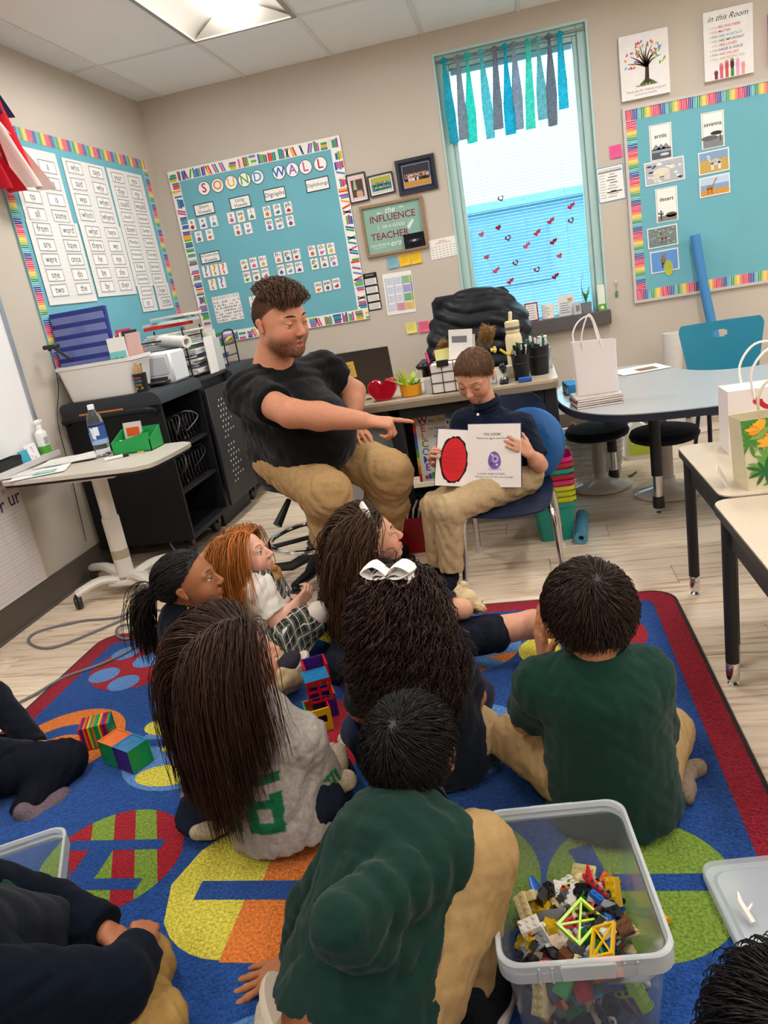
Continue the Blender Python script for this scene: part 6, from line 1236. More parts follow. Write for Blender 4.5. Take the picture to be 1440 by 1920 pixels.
for i in range(9): a = rd.uniform(-2.6, .6); d = V((.03 * math.cos(a), .02 * math.sin(a), 0)); MB(rd.choice(['#4a8a4a', '#6aa84a', '#3a7a4a'])).tube([c + V((0, 0, .065)), c + d * .6 + V((0, 0, .12)), c + d * 1.2 + V((0, 0, .13 + rd.uniform(0, .07)))], [.003, .008, .001], 6, flat=.3).build('leaf', PLAST, r)
MB('#9a9aa0').tube(spline([c + V((-.02, 0, .06)), c + V((-.02, 0, .2)), c + V((0, .0, .28))], 4), .0018, 5).build('stake', PLAST, r)
b = MB('#e8ecdf'); b.b2((.545, YB - .045, zs), (.59, YB + .02, zs + .17)); b.b2((.5445, YB - .0455, zs), (.5905, YB - .02, zs + .045), 0, '#6aa83a'); b.T = MX((.567, YB - .0458, zs + .022), (1, 0, 0), (0, 0, 1)); b.flat(circle(.012, 12), .0002, '#e8f0e0'); b.T = None; b.build('tissue_box', PRINT, label='white and green carton at the right end of the sill', cat='box')
MB('#4a4448').lathe([(0, 0), (.02, 0), (.022, .07), (.018, .075), (0, .075)], (.03, YB - .01, zs), 12).build('small_jar', PLAST, label='small dark jar on the sill behind the coat', cat='jar')
# ================================================================== rug
RX0, RX1, RY0, RY1, RZT = -1.905, .452, -.95, 2.70, .010
def rug_mat():
    m = mat('carpet_pile', rough=.98, spec=.05, noise=.42, nscale=150, bump=1.0, bscale=150, sheen=.1); return m
RUGM = rug_mat()
rug = empty('rug', ((RX0 + RX1) / 2, .9, 0), 'blue classroom rug with red border and coloured oval motifs', 'rug')
def rugpoly(inset, r): return rrect(RX1 - RX0 - 2 * inset, RY1 - RY0 - 2 * inset, r, 6, (RX0 + RX1) / 2, (RY0 + RY1) / 2)
MB('#2a2420').prism(rugpoly(0, .09), .0, RZT - .002).build('edge_binding', CLOTH, rug)
MB('#97152a').prism(rugpoly(.012, .08), .001, RZT).build('red_border', RUGM, rug)
MB('#1d4a8f').prism(rugpoly(.088, .03), .002, RZT + .0012).build('blue_field', RUGM, rug)
zr = RZT + .0018
def oval(b, cx, cy, rx, ry, z, col, n=40): b.flat(circle(rx, n, cx, cy, ry), z, col)
def stripes(b, cx, cy, rx, ry, ang, edges, cols, z):
    ca, sa = math.cos(ang), math.sin(ang)
    for i in range(len(edges) - 1):
        u0, u1 = edges[i], edges[i + 1]; q = [(u, math.sqrt(max(0, 1 - u * u))) for u in np.linspace(u0, u1, 8)] + [(u, -math.sqrt(max(0, 1 - u * u))) for u in np.linspace(u1, u0, 8)]
        b.flat([(cx + rx * (u * ca - v * sa), cy + ry * (u * sa + v * ca)) for u, v in q][::-1], z, cols[i])
def motif(fn):
    b = MB(); fn(b); b.v = [(x, y, z) for x, y, z in b.v]; b.build('oval_motif', RUGM, rug)
RED, LBL, ORG, YEL, GRN_, DBL = '#a01828', '#5a88c4', '#dd7a30', '#d8cc4a', '#7d9a38', '#1d4a8f'
def m1(b):
    oval(b, -1.58, 2.40, .2, .19, zr, RED)
    for x, y, r in ((-1.70, 2.50, .058), (-1.56, 2.43, .065), (-1.70, 2.33, .06), (-1.58, 2.26, .06), (-1.44, 2.36, .06), (-1.50, 2.54, .05)): oval(b, x, y, r, r * .95, zr + .0004, LBL, 20)
def m2(b):
    oval(b, -1.60, 1.89, .2, .2, zr, ORG); oval(b, -1.615, 1.87, .125, .125, zr + .0004, DBL); oval(b, -1.60, 1.85, .095, .085, zr + .0008, ORG); b.frect(-1.72, 1.70, -1.62, 1.80, zr + .001, DBL)
def m3(b):
    oval(b, -1.13, 1.83, .2, .2, zr, LBL)
    for x, y, rx, ry in ((-1.25, 1.96, .09, .055), (-1.06, 1.99, .07, .04), (-1.16, 1.83, .06, .02), (-1.14, 1.70, .10, .05), (-.98, 1.86, .045, .06), (-1.28, 1.8, .02, .05)): oval(b, x, y, rx, ry, zr + .0004, YEL, 20)
    b.frect(-1.3, 1.845, -.98, 1.885, zr + .0008, DBL); b.frect(-1.14, 1.88, -.98, 1.92, zr + .0009, YEL)
def m4(b):
    stripes(b, -1.14, 1.375, .185, .18, .45, [-1, -.62, -.3, .02, .32, .62, 1], [RED, GRN_, RED, GRN_, RED, GRN_][::-1], zr)
    b.frect(-1.29, 1.405, -1.02, 1.44, zr + .0004, DBL); b.frect(-1.22, 1.30, -1.15, 1.41, zr + .0005, DBL); b.frect(-1.24, 1.275, -1.02, 1.31, zr + .0006, DBL)
def m5(b):
    stripes(b, -.735, 1.29, .2, .2, 0, [-1, .12, 1], [YEL, ORG], zr); b.frect(-.86, 1.245, -.60, 1.30, zr + .0004, DBL); b.frect(-.735, 1.085, -.60, 1.245, zr + .0002, ORG)
def m6(b):
    oval(b, .12, 1.285, .19, .19, zr, GRN_); b.frect(.0, 1.265, .25, 1.31, zr + .0004, DBL); b.flat([(-.02, 1.38), (.03, 1.40), (.06, 1.3), (.02, 1.29)], zr + .0005, DBL)
def m7(b): oval(b, .13, 2.37, .18, .17, zr, RED); oval(b, .09, 2.33, .08, .07, zr + .0004, LBL)
def m8(b): oval(b, .14, 1.83, .19, .18, zr, RED); oval(b, .12, 1.83, .08, .14, zr + .0004, DBL)
def m9(b):
    stripes(b, -.30, 2.36, .19, .19, .9, [-1, -.45, -.1, .3, .7, 1], [ORG, LBL, ORG, LBL, ORG], zr); b.flat([(-.42, 2.24), (-.1, 2.3), (-.12, 2.34), (-.44, 2.28)], zr + .0004, LBL)
def m10(b): oval(b, -.28, 1.82, .19, .18, zr, LBL); oval(b, -.3, 1.8, .12, .12, zr + .0004, YEL)
def m11(b):
    stripes(b, -.70, 1.86, .19, .19, .2, [-1, -.5, 0, .5, 1], [RED, DBL, RED, DBL], zr); b.flat([(-.76, 1.68), (-.66, 1.70), (-.68, 1.80), (-.78, 1.79)], zr + .0004, ORG)
def m12(b): oval(b, -.90, 2.42, .19, .17, zr, YEL); oval(b, -.95, 2.38, .15, .13, zr + .0004, DBL)
def m13(b): oval(b, -.27, 1.31, .19, .19, zr, GRN_); stripes(b, -.27, 1.31, .188, .188, 0, [-1, .1, 1], [YEL, GRN_], zr + .0004); b.frect(-.36, 1.28, -.2, 1.32, zr + .0008, DBL)
def m14(b): oval(b, -.05, 2.29, .07, .09, zr + .0012, YEL)
def m15(b): oval(b, -.55, .82, .18, .17, zr, LBL); oval(b, -.5, .86, .08, .08, zr + .0004, YEL)
for f in (m1, m2, m3, m4, m5, m6, m7, m8, m9, m10, m11, m12, m13, m14, m15): motif(f)
# ================================================================== magnetic tiles
RG = RZT + .004
TILEC = {'red': '#d41c30', 'orange': '#f0741e', 'blue': '#2a80b8', 'green': '#1fa058', 'yellow': '#f0c428', 'purple': '#4a2a88'}
def tmat(c): return mat('tile_' + c, TILEC[c], rough=.12, trans=.3, ior=1.3, spec=.5)
def tile_mesh(s, window):
    b = MB(); t = .006; e = .006
    for q in ((-s / 2, -s / 2, s / 2, -s / 2 + e), (-s / 2, s / 2 - e, s / 2, s / 2), (-s / 2, -s / 2 + e, -s / 2 + e, s / 2 - e), (s / 2 - e, -s / 2 + e, s / 2, s / 2 - e)): b.rect(*q, -t / 2, t / 2)
    k = s / 2 - e
    if window == 4:
        for q in ((-.004, -k, .004, k), (-k, -.004, -.004, .004), (.004, -.004, k, .004)): b.rect(*q, -t / 2, t / 2)
        for sx in (-1, 1):
            for sy in (-1, 1): b.rect(sx * k - (.006 if sx > 0 else 0), sy * k - (.006 if sy > 0 else 0), sx * k + (.006 if sx < 0 else 0), sy * k + (.006 if sy < 0 else 0), -t / 2, t / 2)
    elif window == 1:
        for q in ((-k, -k, k, -k * .35), (-k, k * .5, k, k), (-k, -k * .35, -k * .75, k * .5), (k * .75, -k * .35, k, k * .5)): b.rect(*q, -t / 2, t / 2)
    else:
        b.rect(-k, -k, k, k, -.0012, .0012)
        for a in (.785, -.785): b.box((0, 0, 0), (s * 1.2, .002, .0034), R=Matrix.Rotation(a, 3, 'Z'))
    return b
_tm = {}
def tile(parent, c, o, ux, uy, s=.075, window=0):
    k = (c, s, window)
    if k not in _tm: me = tile_mesh(s, window).mesh('tile'); me.materials.append(tmat(c)); _tm[k] = me
    return inst('tile', _tm[k], MX(V(o), ux, uy), parent)
def cube_of(parent, c, s, rz, faces):
    """faces: dict side->(colour, window); sides are front/back/left/right/top/bottom in the cube's own turn"""
    R3 = Matrix.Rotation(rz, 3, 'Z'); X, Y, Z = R3 @ V((1, 0, 0)), R3 @ V((0, 1, 0)), V((0, 0, 1)); m = V(c) + Z * s / 2; h = s / 2 - .003
    D = {'front': (-Y, X, Z), 'back': (Y, -X, Z), 'left': (-X, -Y, Z), 'right': (X, Y, Z), 'top': (Z, X, Y), 'bottom': (-Z, X, -Y)}
    for k, v in faces.items(): n, ux, uy = D[k]; tile(parent, v[0], m + n * h, ux, uy, s - .001, v[1] if len(v) > 1 else 0)
s = .076
c1 = Fl(228, 1440); c1.z = RG
r = empty('magnetic_tile_box', c1, 'two-cube box of green, purple, blue and orange magnetic tiles on the rug', 'toy')
c1 = V((-1.335, 1.79, RG)); d = V((math.cos(-.45), math.sin(-.45), 0))
cube_of(r, c1, s, -.45, {'front': ('green',), 'left': ('green',), 'back': ('green',), 'top': ('orange',)}); cube_of(r, c1 + d * s, s, -.45, {'front': ('purple',), 'right': ('green',), 'back': ('yellow',), 'top': ('blue',)})
rd = random.Random(5); base = V((-1.50, 1.87, RG)); dd = V((.93, .36, 0)).normalized()
for i in range(14):
    o = bpy.data.objects.new('x', None); bpy.data.objects.remove(o)
    cn = ['red', 'purple', 'orange', 'red', 'yellow', 'green', 'orange', 'green', 'green', 'yellow', 'red', 'purple', 'red', 'green'][i]
    k = (cn, s, 0)
    if k not in _tm: me = tile_mesh(s, 0).mesh('tile'); me.materials.append(tmat(cn)); _tm[k] = me
    o = inst('magnetic_tile', _tm[k], MX(base + dd * (i * .0068) + V((0, 0, s / 2 + .001)), (-.36, .93, 0), (0, 0, 1)))
    tag(o, '%s magnetic tile standing in the row behind the tile box, number %s from the left' % (cn, ('one', 'two', 'three', 'four', 'five', 'six', 'seven', 'eight', 'nine', 'ten', 'eleven', 'twelve', 'thirteen', 'fourteen')[i]), 'toy', 'row of magnetic tiles')
tw = V((-.725, 1.985, RG)); r = empty('magnetic_tile_tower', tw, 'tall tower of red, orange, blue and yellow magnetic tiles on the rug', 'toy')
a = .42; X = V((math.cos(a), math.sin(a), 0)); Y = V((-math.sin(a), math.cos(a), 0))
cube_of(r, tw - Y * .0 - X * .03 - Y * s * .9, s, a, {'front': ('yellow', 1), 'left': ('green',), 'right': ('red',), 'back': ('orange',)})
cube_of(r, tw + X * .0, s, a, {'front': ('purple',), 'right': ('orange',), 'back': ('purple',)})
cube_of(r, tw + V((0, 0, s)) - X * .01 - Y * .03, s, a, {'front': ('red', 4), 'right': ('orange', 4), 'left': ('blue',), 'top': ('blue',)})
cube_of(r, tw + Y * (s * .75) + V((0, 0, s)), s, a, {'right': ('red', 4), 'left': ('red',), 'back': ('purple',)})
cube_of(r, tw + Y * (s * .75) + V((0, 0, 0)), s, a, {'right': ('orange',), 'back': ('orange',), 'left': ('purple',)})
cube_of(r, tw + Y * (s * .75) + V((0, 0, s * 2)), s, a, {'front': ('red', 1), 'right': ('red', 4)}) if False else None
# ================================================================== toy brick bin
CLR = mat('clear_tote', '#eef2f4', rough=.12, trans=.93, ior=1.12, spec=.45)
RIM = mat('frosted_rim', '#e6ecef', rough=.3, trans=.55, ior=1.2, spec=.4)
BC = V((-.021, 1.088, RG)); BA = .105; bl_, bw2, bh2 = .345, .262, .215
def tote(c, ang, w, l, h, label, name='storage_tote'):
    r = empty(name, c, label, 'bin'); b = MB(); b.T = M4(c, ang)
    def rg(k, z, ins=0): return [V((x, y, z)) for x, y in rrect(w * k - 2 * ins, l * k - 2 * ins, .035, 6)]
    b.rings([rg(.86, 0), rg(.875, .01), rg(.985, h - .02), rg(.985, h - .02, .0028), rg(.875, .0128, .0028), rg(.86, .003, .0028)]); b.T = None; b.build('tub', CLR, r, ang=30)
    b = MB(); b.T = M4(c, ang); b.rings([rg(.985, h - .022), rg(1.03, h - .02), rg(1.05, h - .014), rg(1.05, h - .002), rg(1.035, h), rg(1.005, h), rg(.985, h - .008)], False); b.rings([rg(1.05, h - .035), rg(1.05, h - .002)], False); b.T = None; b.build('rim', RIM, r, ang=30)
    for sy in (-1, 1):
        for x in (-.075, -.055, .055, .075): b = MB(); b.T = M4(c, ang); b.box((x, sy * l * .527, h - .02), (.003, .004, .03)); b.T = None; b.build('rib', RIM, r)
        b = MB(); b.T = M4(c, ang); b.box((0, sy * l * .528, h - .018), (.085, .006, .03), .002); b.T = None; b.build('handle_tab', RIM, r)
    return r
tote(BC, BA, bw2, bl_, bh2, 'clear plastic tote full of toy bricks in the foreground')
_bk = {}
def brick_mesh(nx, ny, kind, col):
    k = (nx, ny, kind, col)
    if k in _bk: return _bk[k]
    u = .0085; b = MB(col); w, d = nx * u, ny * u; hgt = {'brick': .0102, 'plate': .0036, 'slope': .0102}.get(kind, .0102)
    if kind in ('brick', 'plate'):
        b.box((0, 0, 0), (w, d, hgt), .0004)
        for i in range(nx):
            for j in range(ny): b.lathe([(.0026, hgt / 2), (.0026, hgt / 2 + .0018), (0, hgt / 2 + .0018)], (-w / 2 + (i + .5) * u, -d / 2 + (j + .5) * u, 0), 8)
        b.color('#606060'); 
    elif kind == 'slope': b._add([(-w / 2, -d / 2, -hgt / 2), (w / 2, -d / 2, -hgt / 2), (w / 2, d / 2, -hgt / 2), (-w / 2, d / 2, -hgt / 2), (-w / 2, -d / 2, hgt / 2), (-w / 2, d / 2, hgt / 2), (-w / 2 + u, -d / 2, hgt / 2), (-w / 2 + u, d / 2, hgt / 2)], [(3, 2, 1, 0), (0, 1, 6, 4), (2, 3, 5, 7), (1, 2, 7, 6), (4, 6, 7, 5), (0, 4, 5, 3)])
    elif kind == 'wheel': b.lathe([(.003, -.006), (.0085, -.006), (.011, -.004), (.011, .004), (.0085, .006), (.003, .006), (.003, -.006)], (0, 0, 0), 14)
    elif kind == 'frame':
        for q in ((-.03, -.02, .03, -.016), (-.03, .016, .03, .02), (-.03, -.016, -.026, .016), (.026, -.016, .03, .016)): b.rect(*q, -.003, .003)
        b.box((0, 0, 0), (.062, .003, .003), R=Matrix.Rotation(.55, 3, 'Z')); b.box((0, 0, 0), (.062, .003, .003), R=Matrix.Rotation(-.55, 3, 'Z'))
    elif kind == 'beam': b.box((0, 0, 0), (nx * u, .0078, .0078), .003); [b.lathe([(.0024, .0039), (.0024, .0043), (0, .0043)], (-nx * u / 2 + (i + .5) * u, 0, 0), 8, '#2a2a2a') for i in range(nx)]
    elif kind == 'blade': b.tube([(-.03, 0, 0), (-.01, 0, .002), (.03, 0, .006)], [.004, .012, .002], 8, flat=.3)
    elif kind == 'ball': b.lathe([(0, -.008), (.006, -.006), (.009, 0), (.006, .006), (0, .008)], (0, 0, 0), 10); b.box((.009, 0, 0), (.012, .01, .012), .003)
    me = b.mesh('brick'); me.materials.append(mat('brick_abs', rough=.22, spec=.5)); _bk[k] = me; return me
BRC = [('#e0b81e', 'yellow'), ('#c81e28', 'red'), ('#1f62b8', 'blue'), ('#e8e4d8', 'white'), ('#d8c48a', 'tan'), ('#dd6a1e', 'orange'), ('#1a1a1e', 'black'), ('#2a8a3e', 'green'), ('#8a8d92', 'grey'), ('#9cc42a', 'lime'), ('#6a4228', 'brown'), ('#3a9ac0', 'sky blue'), ('#e6ccb0', 'cream'), ('#50545c', 'dark grey')]
WT = [9, 5, 7, 9, 8, 7, 12, 5, 8, 3, 3, 3, 5, 7]
KINDS = [('brick', 2, 4), ('brick', 2, 2), ('brick', 1, 4), ('brick', 2, 3), ('plate', 2, 4), ('slope', 2, 2), ('slope', 3, 2), ('wheel', 1, 1), ('beam', 7, 1), ('beam', 5, 1), ('plate', 4, 4), ('brick', 1, 2), ('blade', 1, 1), ('ball', 1, 1)]
KW = [9, 9, 5, 6, 5, 6, 4, 4, 3, 4, 3, 6, 3, 4]
rd = random.Random(21); Rb = Matrix.Rotation(BA, 3, 'Z'); cnt = {}
def one_brick(i, pos, shown):
    cc, cn = rd.choices(BRC, WT)[0]; kd, nx, ny = rd.choices(KINDS, KW)[0]
    if kd == 'wheel': cc, cn = '#1c1c20', 'black'
    M = TR(pos) @ Matrix.Rotation(rd.uniform(0, 6.28), 4, 'Z') @ Matrix.Rotation(rd.uniform(-.9, .9), 4, 'X') @ Matrix.Rotation(rd.uniform(-.9, .9), 4, 'Y') @ Matrix.Scale(1.5, 4)
    kn = {'plate': 'flat plate', 'slope': 'sloped brick', 'brick': 'brick', 'wheel': 'toy wheel', 'beam': 'toy beam', 'blade': 'curved piece', 'ball': 'rounded piece', 'frame': 'lattice frame'}[kd]
    o = inst('toy_brick', brick_mesh(nx, ny, kd, cc), M); tag(o, 'small %s %s lying in the clear tote' % (cn, kn), 'toy brick', 'toy bricks in the clear tote'); return o
i = 0
lay = [(.014, 60), (.038, 60), (.062, 62), (.085, 60), (.102, 44)]
for z0, n in lay:
    for k in range(n):
        u = rd.uniform(-1, 1); v = rd.uniform(-1, 1)
        kk = .86 + .125 * z0 / bh2 ; lx, ly = (bw2 * kk / 2 - .028) * u, (bl_ * kk / 2 - .028) * v
        zz = z0 + rd.uniform(-.006, .010) + (.018 * (-ly / .17) + .008 * math.sin(lx * 40)) * min(1, z0 / .08)
        if zz < .014: zz = .014
        if z0 > .095 and (ly > .085): continue
        one_brick(i, BC + Rb @ V((lx, ly, 0)) + V((0, 0, zz)), z0 > .08); i += 1
lb = brick_mesh(1, 1, 'frame', '#a8d022'); o = inst('lattice_frame', lb, TR(BC + Rb @ V((.01, -.03, .135))) @ Matrix.Rotation(.9, 4, 'Z') @ Matrix.Rotation(.35, 4, 'X') @ Matrix.Scale(1.25, 4)); tag(o, 'lime green lattice frame on top of the toy bricks', 'toy brick')
o = inst('lattice_frame', brick_mesh(1, 1, 'frame', '#e0b41a'), TR(BC + Rb @ V((.04, -.075, .138))) @ Matrix.Rotation(1.4, 4, 'Z') @ Matrix.Rotation(-.5, 4, 'X') @ Matrix.Scale(1.1, 4)); tag(o, 'yellow lattice frame on top of the toy bricks', 'toy brick')
for (px, py, cc, kd, lab) in ((1245, 1728, '#d89a1e', 'slope', 'stray amber sloped brick on the rug right of the tote'), (1245, 1785, '#e0e0dc', 'ball', 'stray white toy figure piece on the rug right of the tote')):
    p_ = Fl(px, py, RG); p_.z = RG + .012; o = inst('toy_brick', brick_mesh(2, 2, kd, cc), TR(p_) @ Matrix.Rotation(.6, 4, 'Z') @ Matrix.Scale(1.5, 4)); tag(o, lab, 'toy brick')
# lid
c = V((.355, 1.20, RG)); r = empty('tote_lid', c, 'clear plastic tote lid lying on the rug at the right edge', 'lid'); b = MB(); b.T = M4(c, .12)
b.rings([[V((x, y, z)) for x, y in rrect(.2 * k, .26 * k, .03, 5)] for k, z in ((.86, .006), (.96, .004), (1, .004), (1, .02), (.985, .022), (.96, .012), (.86, .01), (.8, .016))]); b.T = None; b.build('plate', mat('frosted_lid', '#e8eef2', rough=.3, trans=.6, ior=1.2), r, ang=30)
b = MB('#e8e4dc'); b.T = M4(c + V((-.06, -.02, .03)), .4, .3); b.tube([(0, -.02, 0), (.0, .02, .004), (.006, .035, .01)], [.006, .006, .002], 7); b.tube([(0, 0, 0), (.02, .01, .003)], [.004, .002], 6); b.T = None; b.build('toy_sword', PLAST, label='white toy sword piece on the tote lid', cat='toy')
# second tote at the left edge with a toy car
tote(V((-1.20, 1.10, RG)), .49, .25, .28, .18, 'clear plastic tote at the left edge holding a green toy car')
c = V((-1.155, 1.155, RG + .006)); r = empty('toy_car', c, 'small green and blue toy truck in the left tote', 'toy'); b = MB('#5ac81e'); b.T = M4(c, .9); b.box((0, 0, .025), (.07, .04, .03), .005); b.T = None; b.build('body', PLAST, r); b = MB('#3ab0d8'); b.T = M4(c, .9); b.box((.005, 0, .05), (.045, .036, .022), .006); b.T = None; b.build('cab', PLAST, r)
for sx in (-.022, .022):
    for sy in (-.02, .02): b = MB('#1a1a1c'); b.T = M4(c, .9); b.lathe([(0, -.005), (.011, -.005), (.011, .005), (0, .005)], (sx, sy, .0115), 10, axis=(0, 1, 0)); b.T = None; b.build('wheel', PLAST, r)
# ================================================================== people: smooth-blended bodies meshed from distance fields
def A3(v): return np.array(tuple(v), dtype=np.float64)
def nrm(v): v = A3(v); return v / (np.linalg.norm(v) + 1e-12)
def cap(a, b, ra, rb=None, k=.015, flat=None, cut='', op='+'):
    return dict(t='c', a=A3(a), b=A3(b), ra=ra, rb=ra if rb is None else rb, k=k, flat=None if flat is None else (nrm(flat[0]), flat[1]), cut=cut, op=op)
def ell(c, r, R=None, k=.015, op='+'):
    return dict(t='e', c=A3(c), r=A3(r), R=np.eye(3) if R is None else np.array(R), k=k, op=op)
def ball(c, r, n, t, k=.002): return dict(t='b', c=A3(c), r=r, n=nrm(n), tt=t, k=k, op='+')
def pd(p, X):
    if p['t'] == 'c':
        v = X - p['a']; ba = p['b'] - p['a']
        if p['flat']:
            n, s = p['flat']; v = v + np.outer(v @ n, n) * (1 / s - 1); ba = ba + n * (ba @ n) * (1 / s - 1)
        L2 = ba @ ba + 1e-12; t = np.clip(v @ ba / L2, 0, 1); d = np.linalg.norm(v - t[:, None] * ba, axis=1) - (p['ra'] + (p['rb'] - p['ra']) * t)
        u = (p['b'] - p['a']) / (np.linalg.norm(p['b'] - p['a']) + 1e-12)
        if 'e' in p['cut']: d = np.maximum(d, (X - p['b']) @ u)
        if 's' in p['cut']: d = np.maximum(d, (p['a'] - X) @ u)
        return d
    if p['t'] == 'e':
        q = (X - p['c']) @ p['R'] / p['r']; k0 = np.linalg.norm(q, axis=1) + 1e-9; k1 = np.linalg.norm(q / p['r'], axis=1) + 1e-9; return k0 * (k0 - 1) / k1
    d = np.linalg.norm(X - p['c'], axis=1) - p['r']; return np.maximum(d, p['tt'] - (X - p['c']) @ p['n'])
def comb(D, d, p):
    k = p['k']
    if p['op'] == '+':
        h = np.clip(.5 + .5 * (D - d) / k, 0, 1); return D * (1 - h) + d * h - k * h * (1 - h)
    d = -d; h = np.clip(.5 - .5 * (D - d) / k, 0, 1); return D * (1 - h) + d * h + k * h * (1 - h)
def bbox(p):
    if p['t'] == 'c': m = max(p['ra'], p['rb']); return np.minimum(p['a'], p['b']) - m, np.maximum(p['a'], p['b']) + m
    if p['t'] == 'e': m = p['r'].max(); return p['c'] - m, p['c'] + m
    return p['c'] - p['r'], p['c'] + p['r']
def field(prims, X):
    D = np.full(len(X), 10.)
    for p in prims: D = comb(D, pd(p, X), p)
    return D
def surface(prims, h, disp=None):
    add = [p for p in prims if p['op'] == '+']
    lo = np.min([bbox(p)[0] for p in add], axis=0) - 4 * h; hi = np.max([bbox(p)[1] for p in add], axis=0) + 4 * h
    n = np.ceil((hi - lo) / h).astype(int) + 1; D = np.full(n, 10.)
    ax = [lo[i] + h * np.arange(n[i]) for i in range(3)]
    for p in prims:
        a, b = bbox(p); m = p['k'] + 4 * h
        i0 = np.clip(np.floor((a - m - lo) / h).astype(int), 0, n); i1 = np.clip(np.ceil((b + m - lo) / h).astype(int) + 1, 0, n)
        if np.any(i1 <= i0): continue
        g = np.meshgrid(*[ax[i][i0[i]:i1[i]] for i in range(3)], indexing='ij'); X = np.stack([q.ravel() for q in g], 1)
        sl = tuple(slice(i0[i], i1[i]) for i in range(3)); D[sl] = comb(D[sl].ravel(), pd(p, X), p).reshape(D[sl].shape)
    if disp is not None:
        near = np.argwhere(np.abs(D) < .03); X = lo + near * h; D[tuple(near.T)] += disp(X)
    S = D < 0; nx, ny, nz = D.shape; cnt = np.zeros((nx - 1, ny - 1, nz - 1), np.int8)
    for i in (0, 1):
        for j in (0, 1):
            for k in (0, 1): cnt += S[i:nx - 1 + i, j:ny - 1 + j, k:nz - 1 + k]
    act = (cnt > 0) & (cnt < 8); ids = np.argwhere(act); idx = np.full(act.shape, -1); idx[act] = np.arange(len(ids))
    pos = np.zeros((len(ids), 3)); c = np.zeros(len(ids)); cor = [(i, j, k) for i in (0, 1) for j in (0, 1) for k in (0, 1)]
    for x in cor:
        for e in range(3):
            if x[e]: continue
            y = list(x); y[e] = 1; da = D[tuple((ids + x).T)]; db = D[tuple((ids + y).T)]; m = (da < 0) != (db < 0)
            t = np.where(m, da / np.where(m, da - db, 1), 0); q = np.array(x, float) + t[:, None] * (np.array(y) - np.array(x)); pos += q * m[:, None]; c += m
    V_ = lo + h * (ids + pos / np.maximum(c, 1)[:, None]); F = []
    for e in range(3):
        o1, o2 = (e + 1) % 3, (e + 2) % 3; sl0 = [slice(None)] * 3; sl1 = [slice(None)] * 3; sl0[e] = slice(0, -1); sl1[e] = slice(1, None)
        df = S[tuple(sl0)] != S[tuple(sl1)]; g = np.argwhere(df)
        g = g[(g[:, o1] > 0) & (g[:, o2] > 0) & (g[:, o1] < D.shape[o1] - 1) & (g[:, o2] < D.shape[o2] - 1)]
        u1 = np.zeros(3, int); u1[o1] = 1; u2 = np.zeros(3, int); u2[o2] = 1
        q = np.stack([idx[tuple((g - u1 - u2).T)], idx[tuple((g - u2).T)], idx[tuple(g.T)], idx[tuple((g - u1).T)]], 1)
        fl = ~S[tuple(g.T)]; q[fl] = q[fl][:, ::-1]; F.append(q)
    return V_, np.concatenate(F)
def mesh_np(name, Vx, F, C, m, parent=None, label=None, cat=None, group=None, kind=None, ang=None):
    Vx = np.asarray(Vx, float); F = np.asarray(F, int); c0 = np.array([(Vx[:, 0].min() + Vx[:, 0].max()) / 2, (Vx[:, 1].min() + Vx[:, 1].max()) / 2, Vx[:, 2].min()])
    me = bpy.data.meshes.new(name); k = F.shape[1]; me.vertices.add(len(Vx)); me.vertices.foreach_set('co', (Vx - c0).astype(np.float32).ravel())
    me.loops.add(F.size); me.loops.foreach_set('vertex_index', F.astype(np.int32).ravel()); me.polygons.add(len(F)); me.polygons.foreach_set('loop_start', np.arange(0, F.size, k, dtype=np.int32)); me.polygons.foreach_set('loop_total', np.full(len(F), k, np.int32))
    me.update(calc_edges=True); me.validate(); me.polygons.foreach_set('use_smooth', [True] * len(me.polygons))
    ca = me.color_attributes.new('Col', 'FLOAT_COLOR', 'POINT'); C = np.asarray(C, float)
    if C.ndim == 1: C = np.tile(C, (len(Vx), 1))
    ca.data.foreach_set('color', np.concatenate([C, np.ones((len(C), 1))], 1).astype(np.float32).ravel())
    me.materials.append(m); o = bpy.data.objects.new(name, me); place(o, TR(V(c0)), parent); return tag(o, label, cat, group, kind)
def join(parts):
    Vs, Fs, Cs, n = [], [], [], 0
    for v, f, c in parts: Vs.append(v); Fs.append(f + n); Cs.append(np.tile(c, (len(v), 1)) if np.ndim(c) == 1 else c); n += len(v)
    return np.concatenate(Vs), np.concatenate(Fs), np.concatenate(Cs)
def folds(amp, lam, seed, n=4, bias=None):
    r = np.random.default_rng(seed); d = r.normal(size=(n, 3)); 
    if bias is not None: d = d * .5 + np.array(bias)
    d /= np.linalg.norm(d, axis=1)[:, None]; e = r.normal(size=(n, 3)); ph = r.uniform(0, 6, (n, 2))
    def f(X):
        o = 0
        for i in range(n):
            l = lam * (.7 + .6 * i / n); o = o + (np.abs(np.sin(X @ d[i] * 3.14 / l + ph[i, 0] + 1.3 * np.sin(X @ e[i] * 6.28 / (lam * 3) + ph[i, 1]))) - .5) * amp / (1 + .5 * i)
        return -o
    return f
SKIN = mat('skin', rough=.5, spec=.35, noise=.05, nscale=60, subsurf=.12, bump=.04, bscale=400)
HAIRM = mat('hair', rough=.42, spec=.35)
JERSEY = mat('jersey_knit', rough=.9, spec=.12, noise=.06, nscale=200, bump=.12, bscale=60, sheen=.1)
TWILL = mat('twill', rough=.88, spec=.12, noise=.07, nscale=90, bump=.18, bscale=45)
HEATHER = mat('heather_jersey', rough=.92, spec=.1, noise=.16, nscale=120, bump=.15, bscale=45)
KNIT = mat('knit_upper', rough=.9, spec=.1, noise=.2, nscale=160, bump=.5, bscale=180)
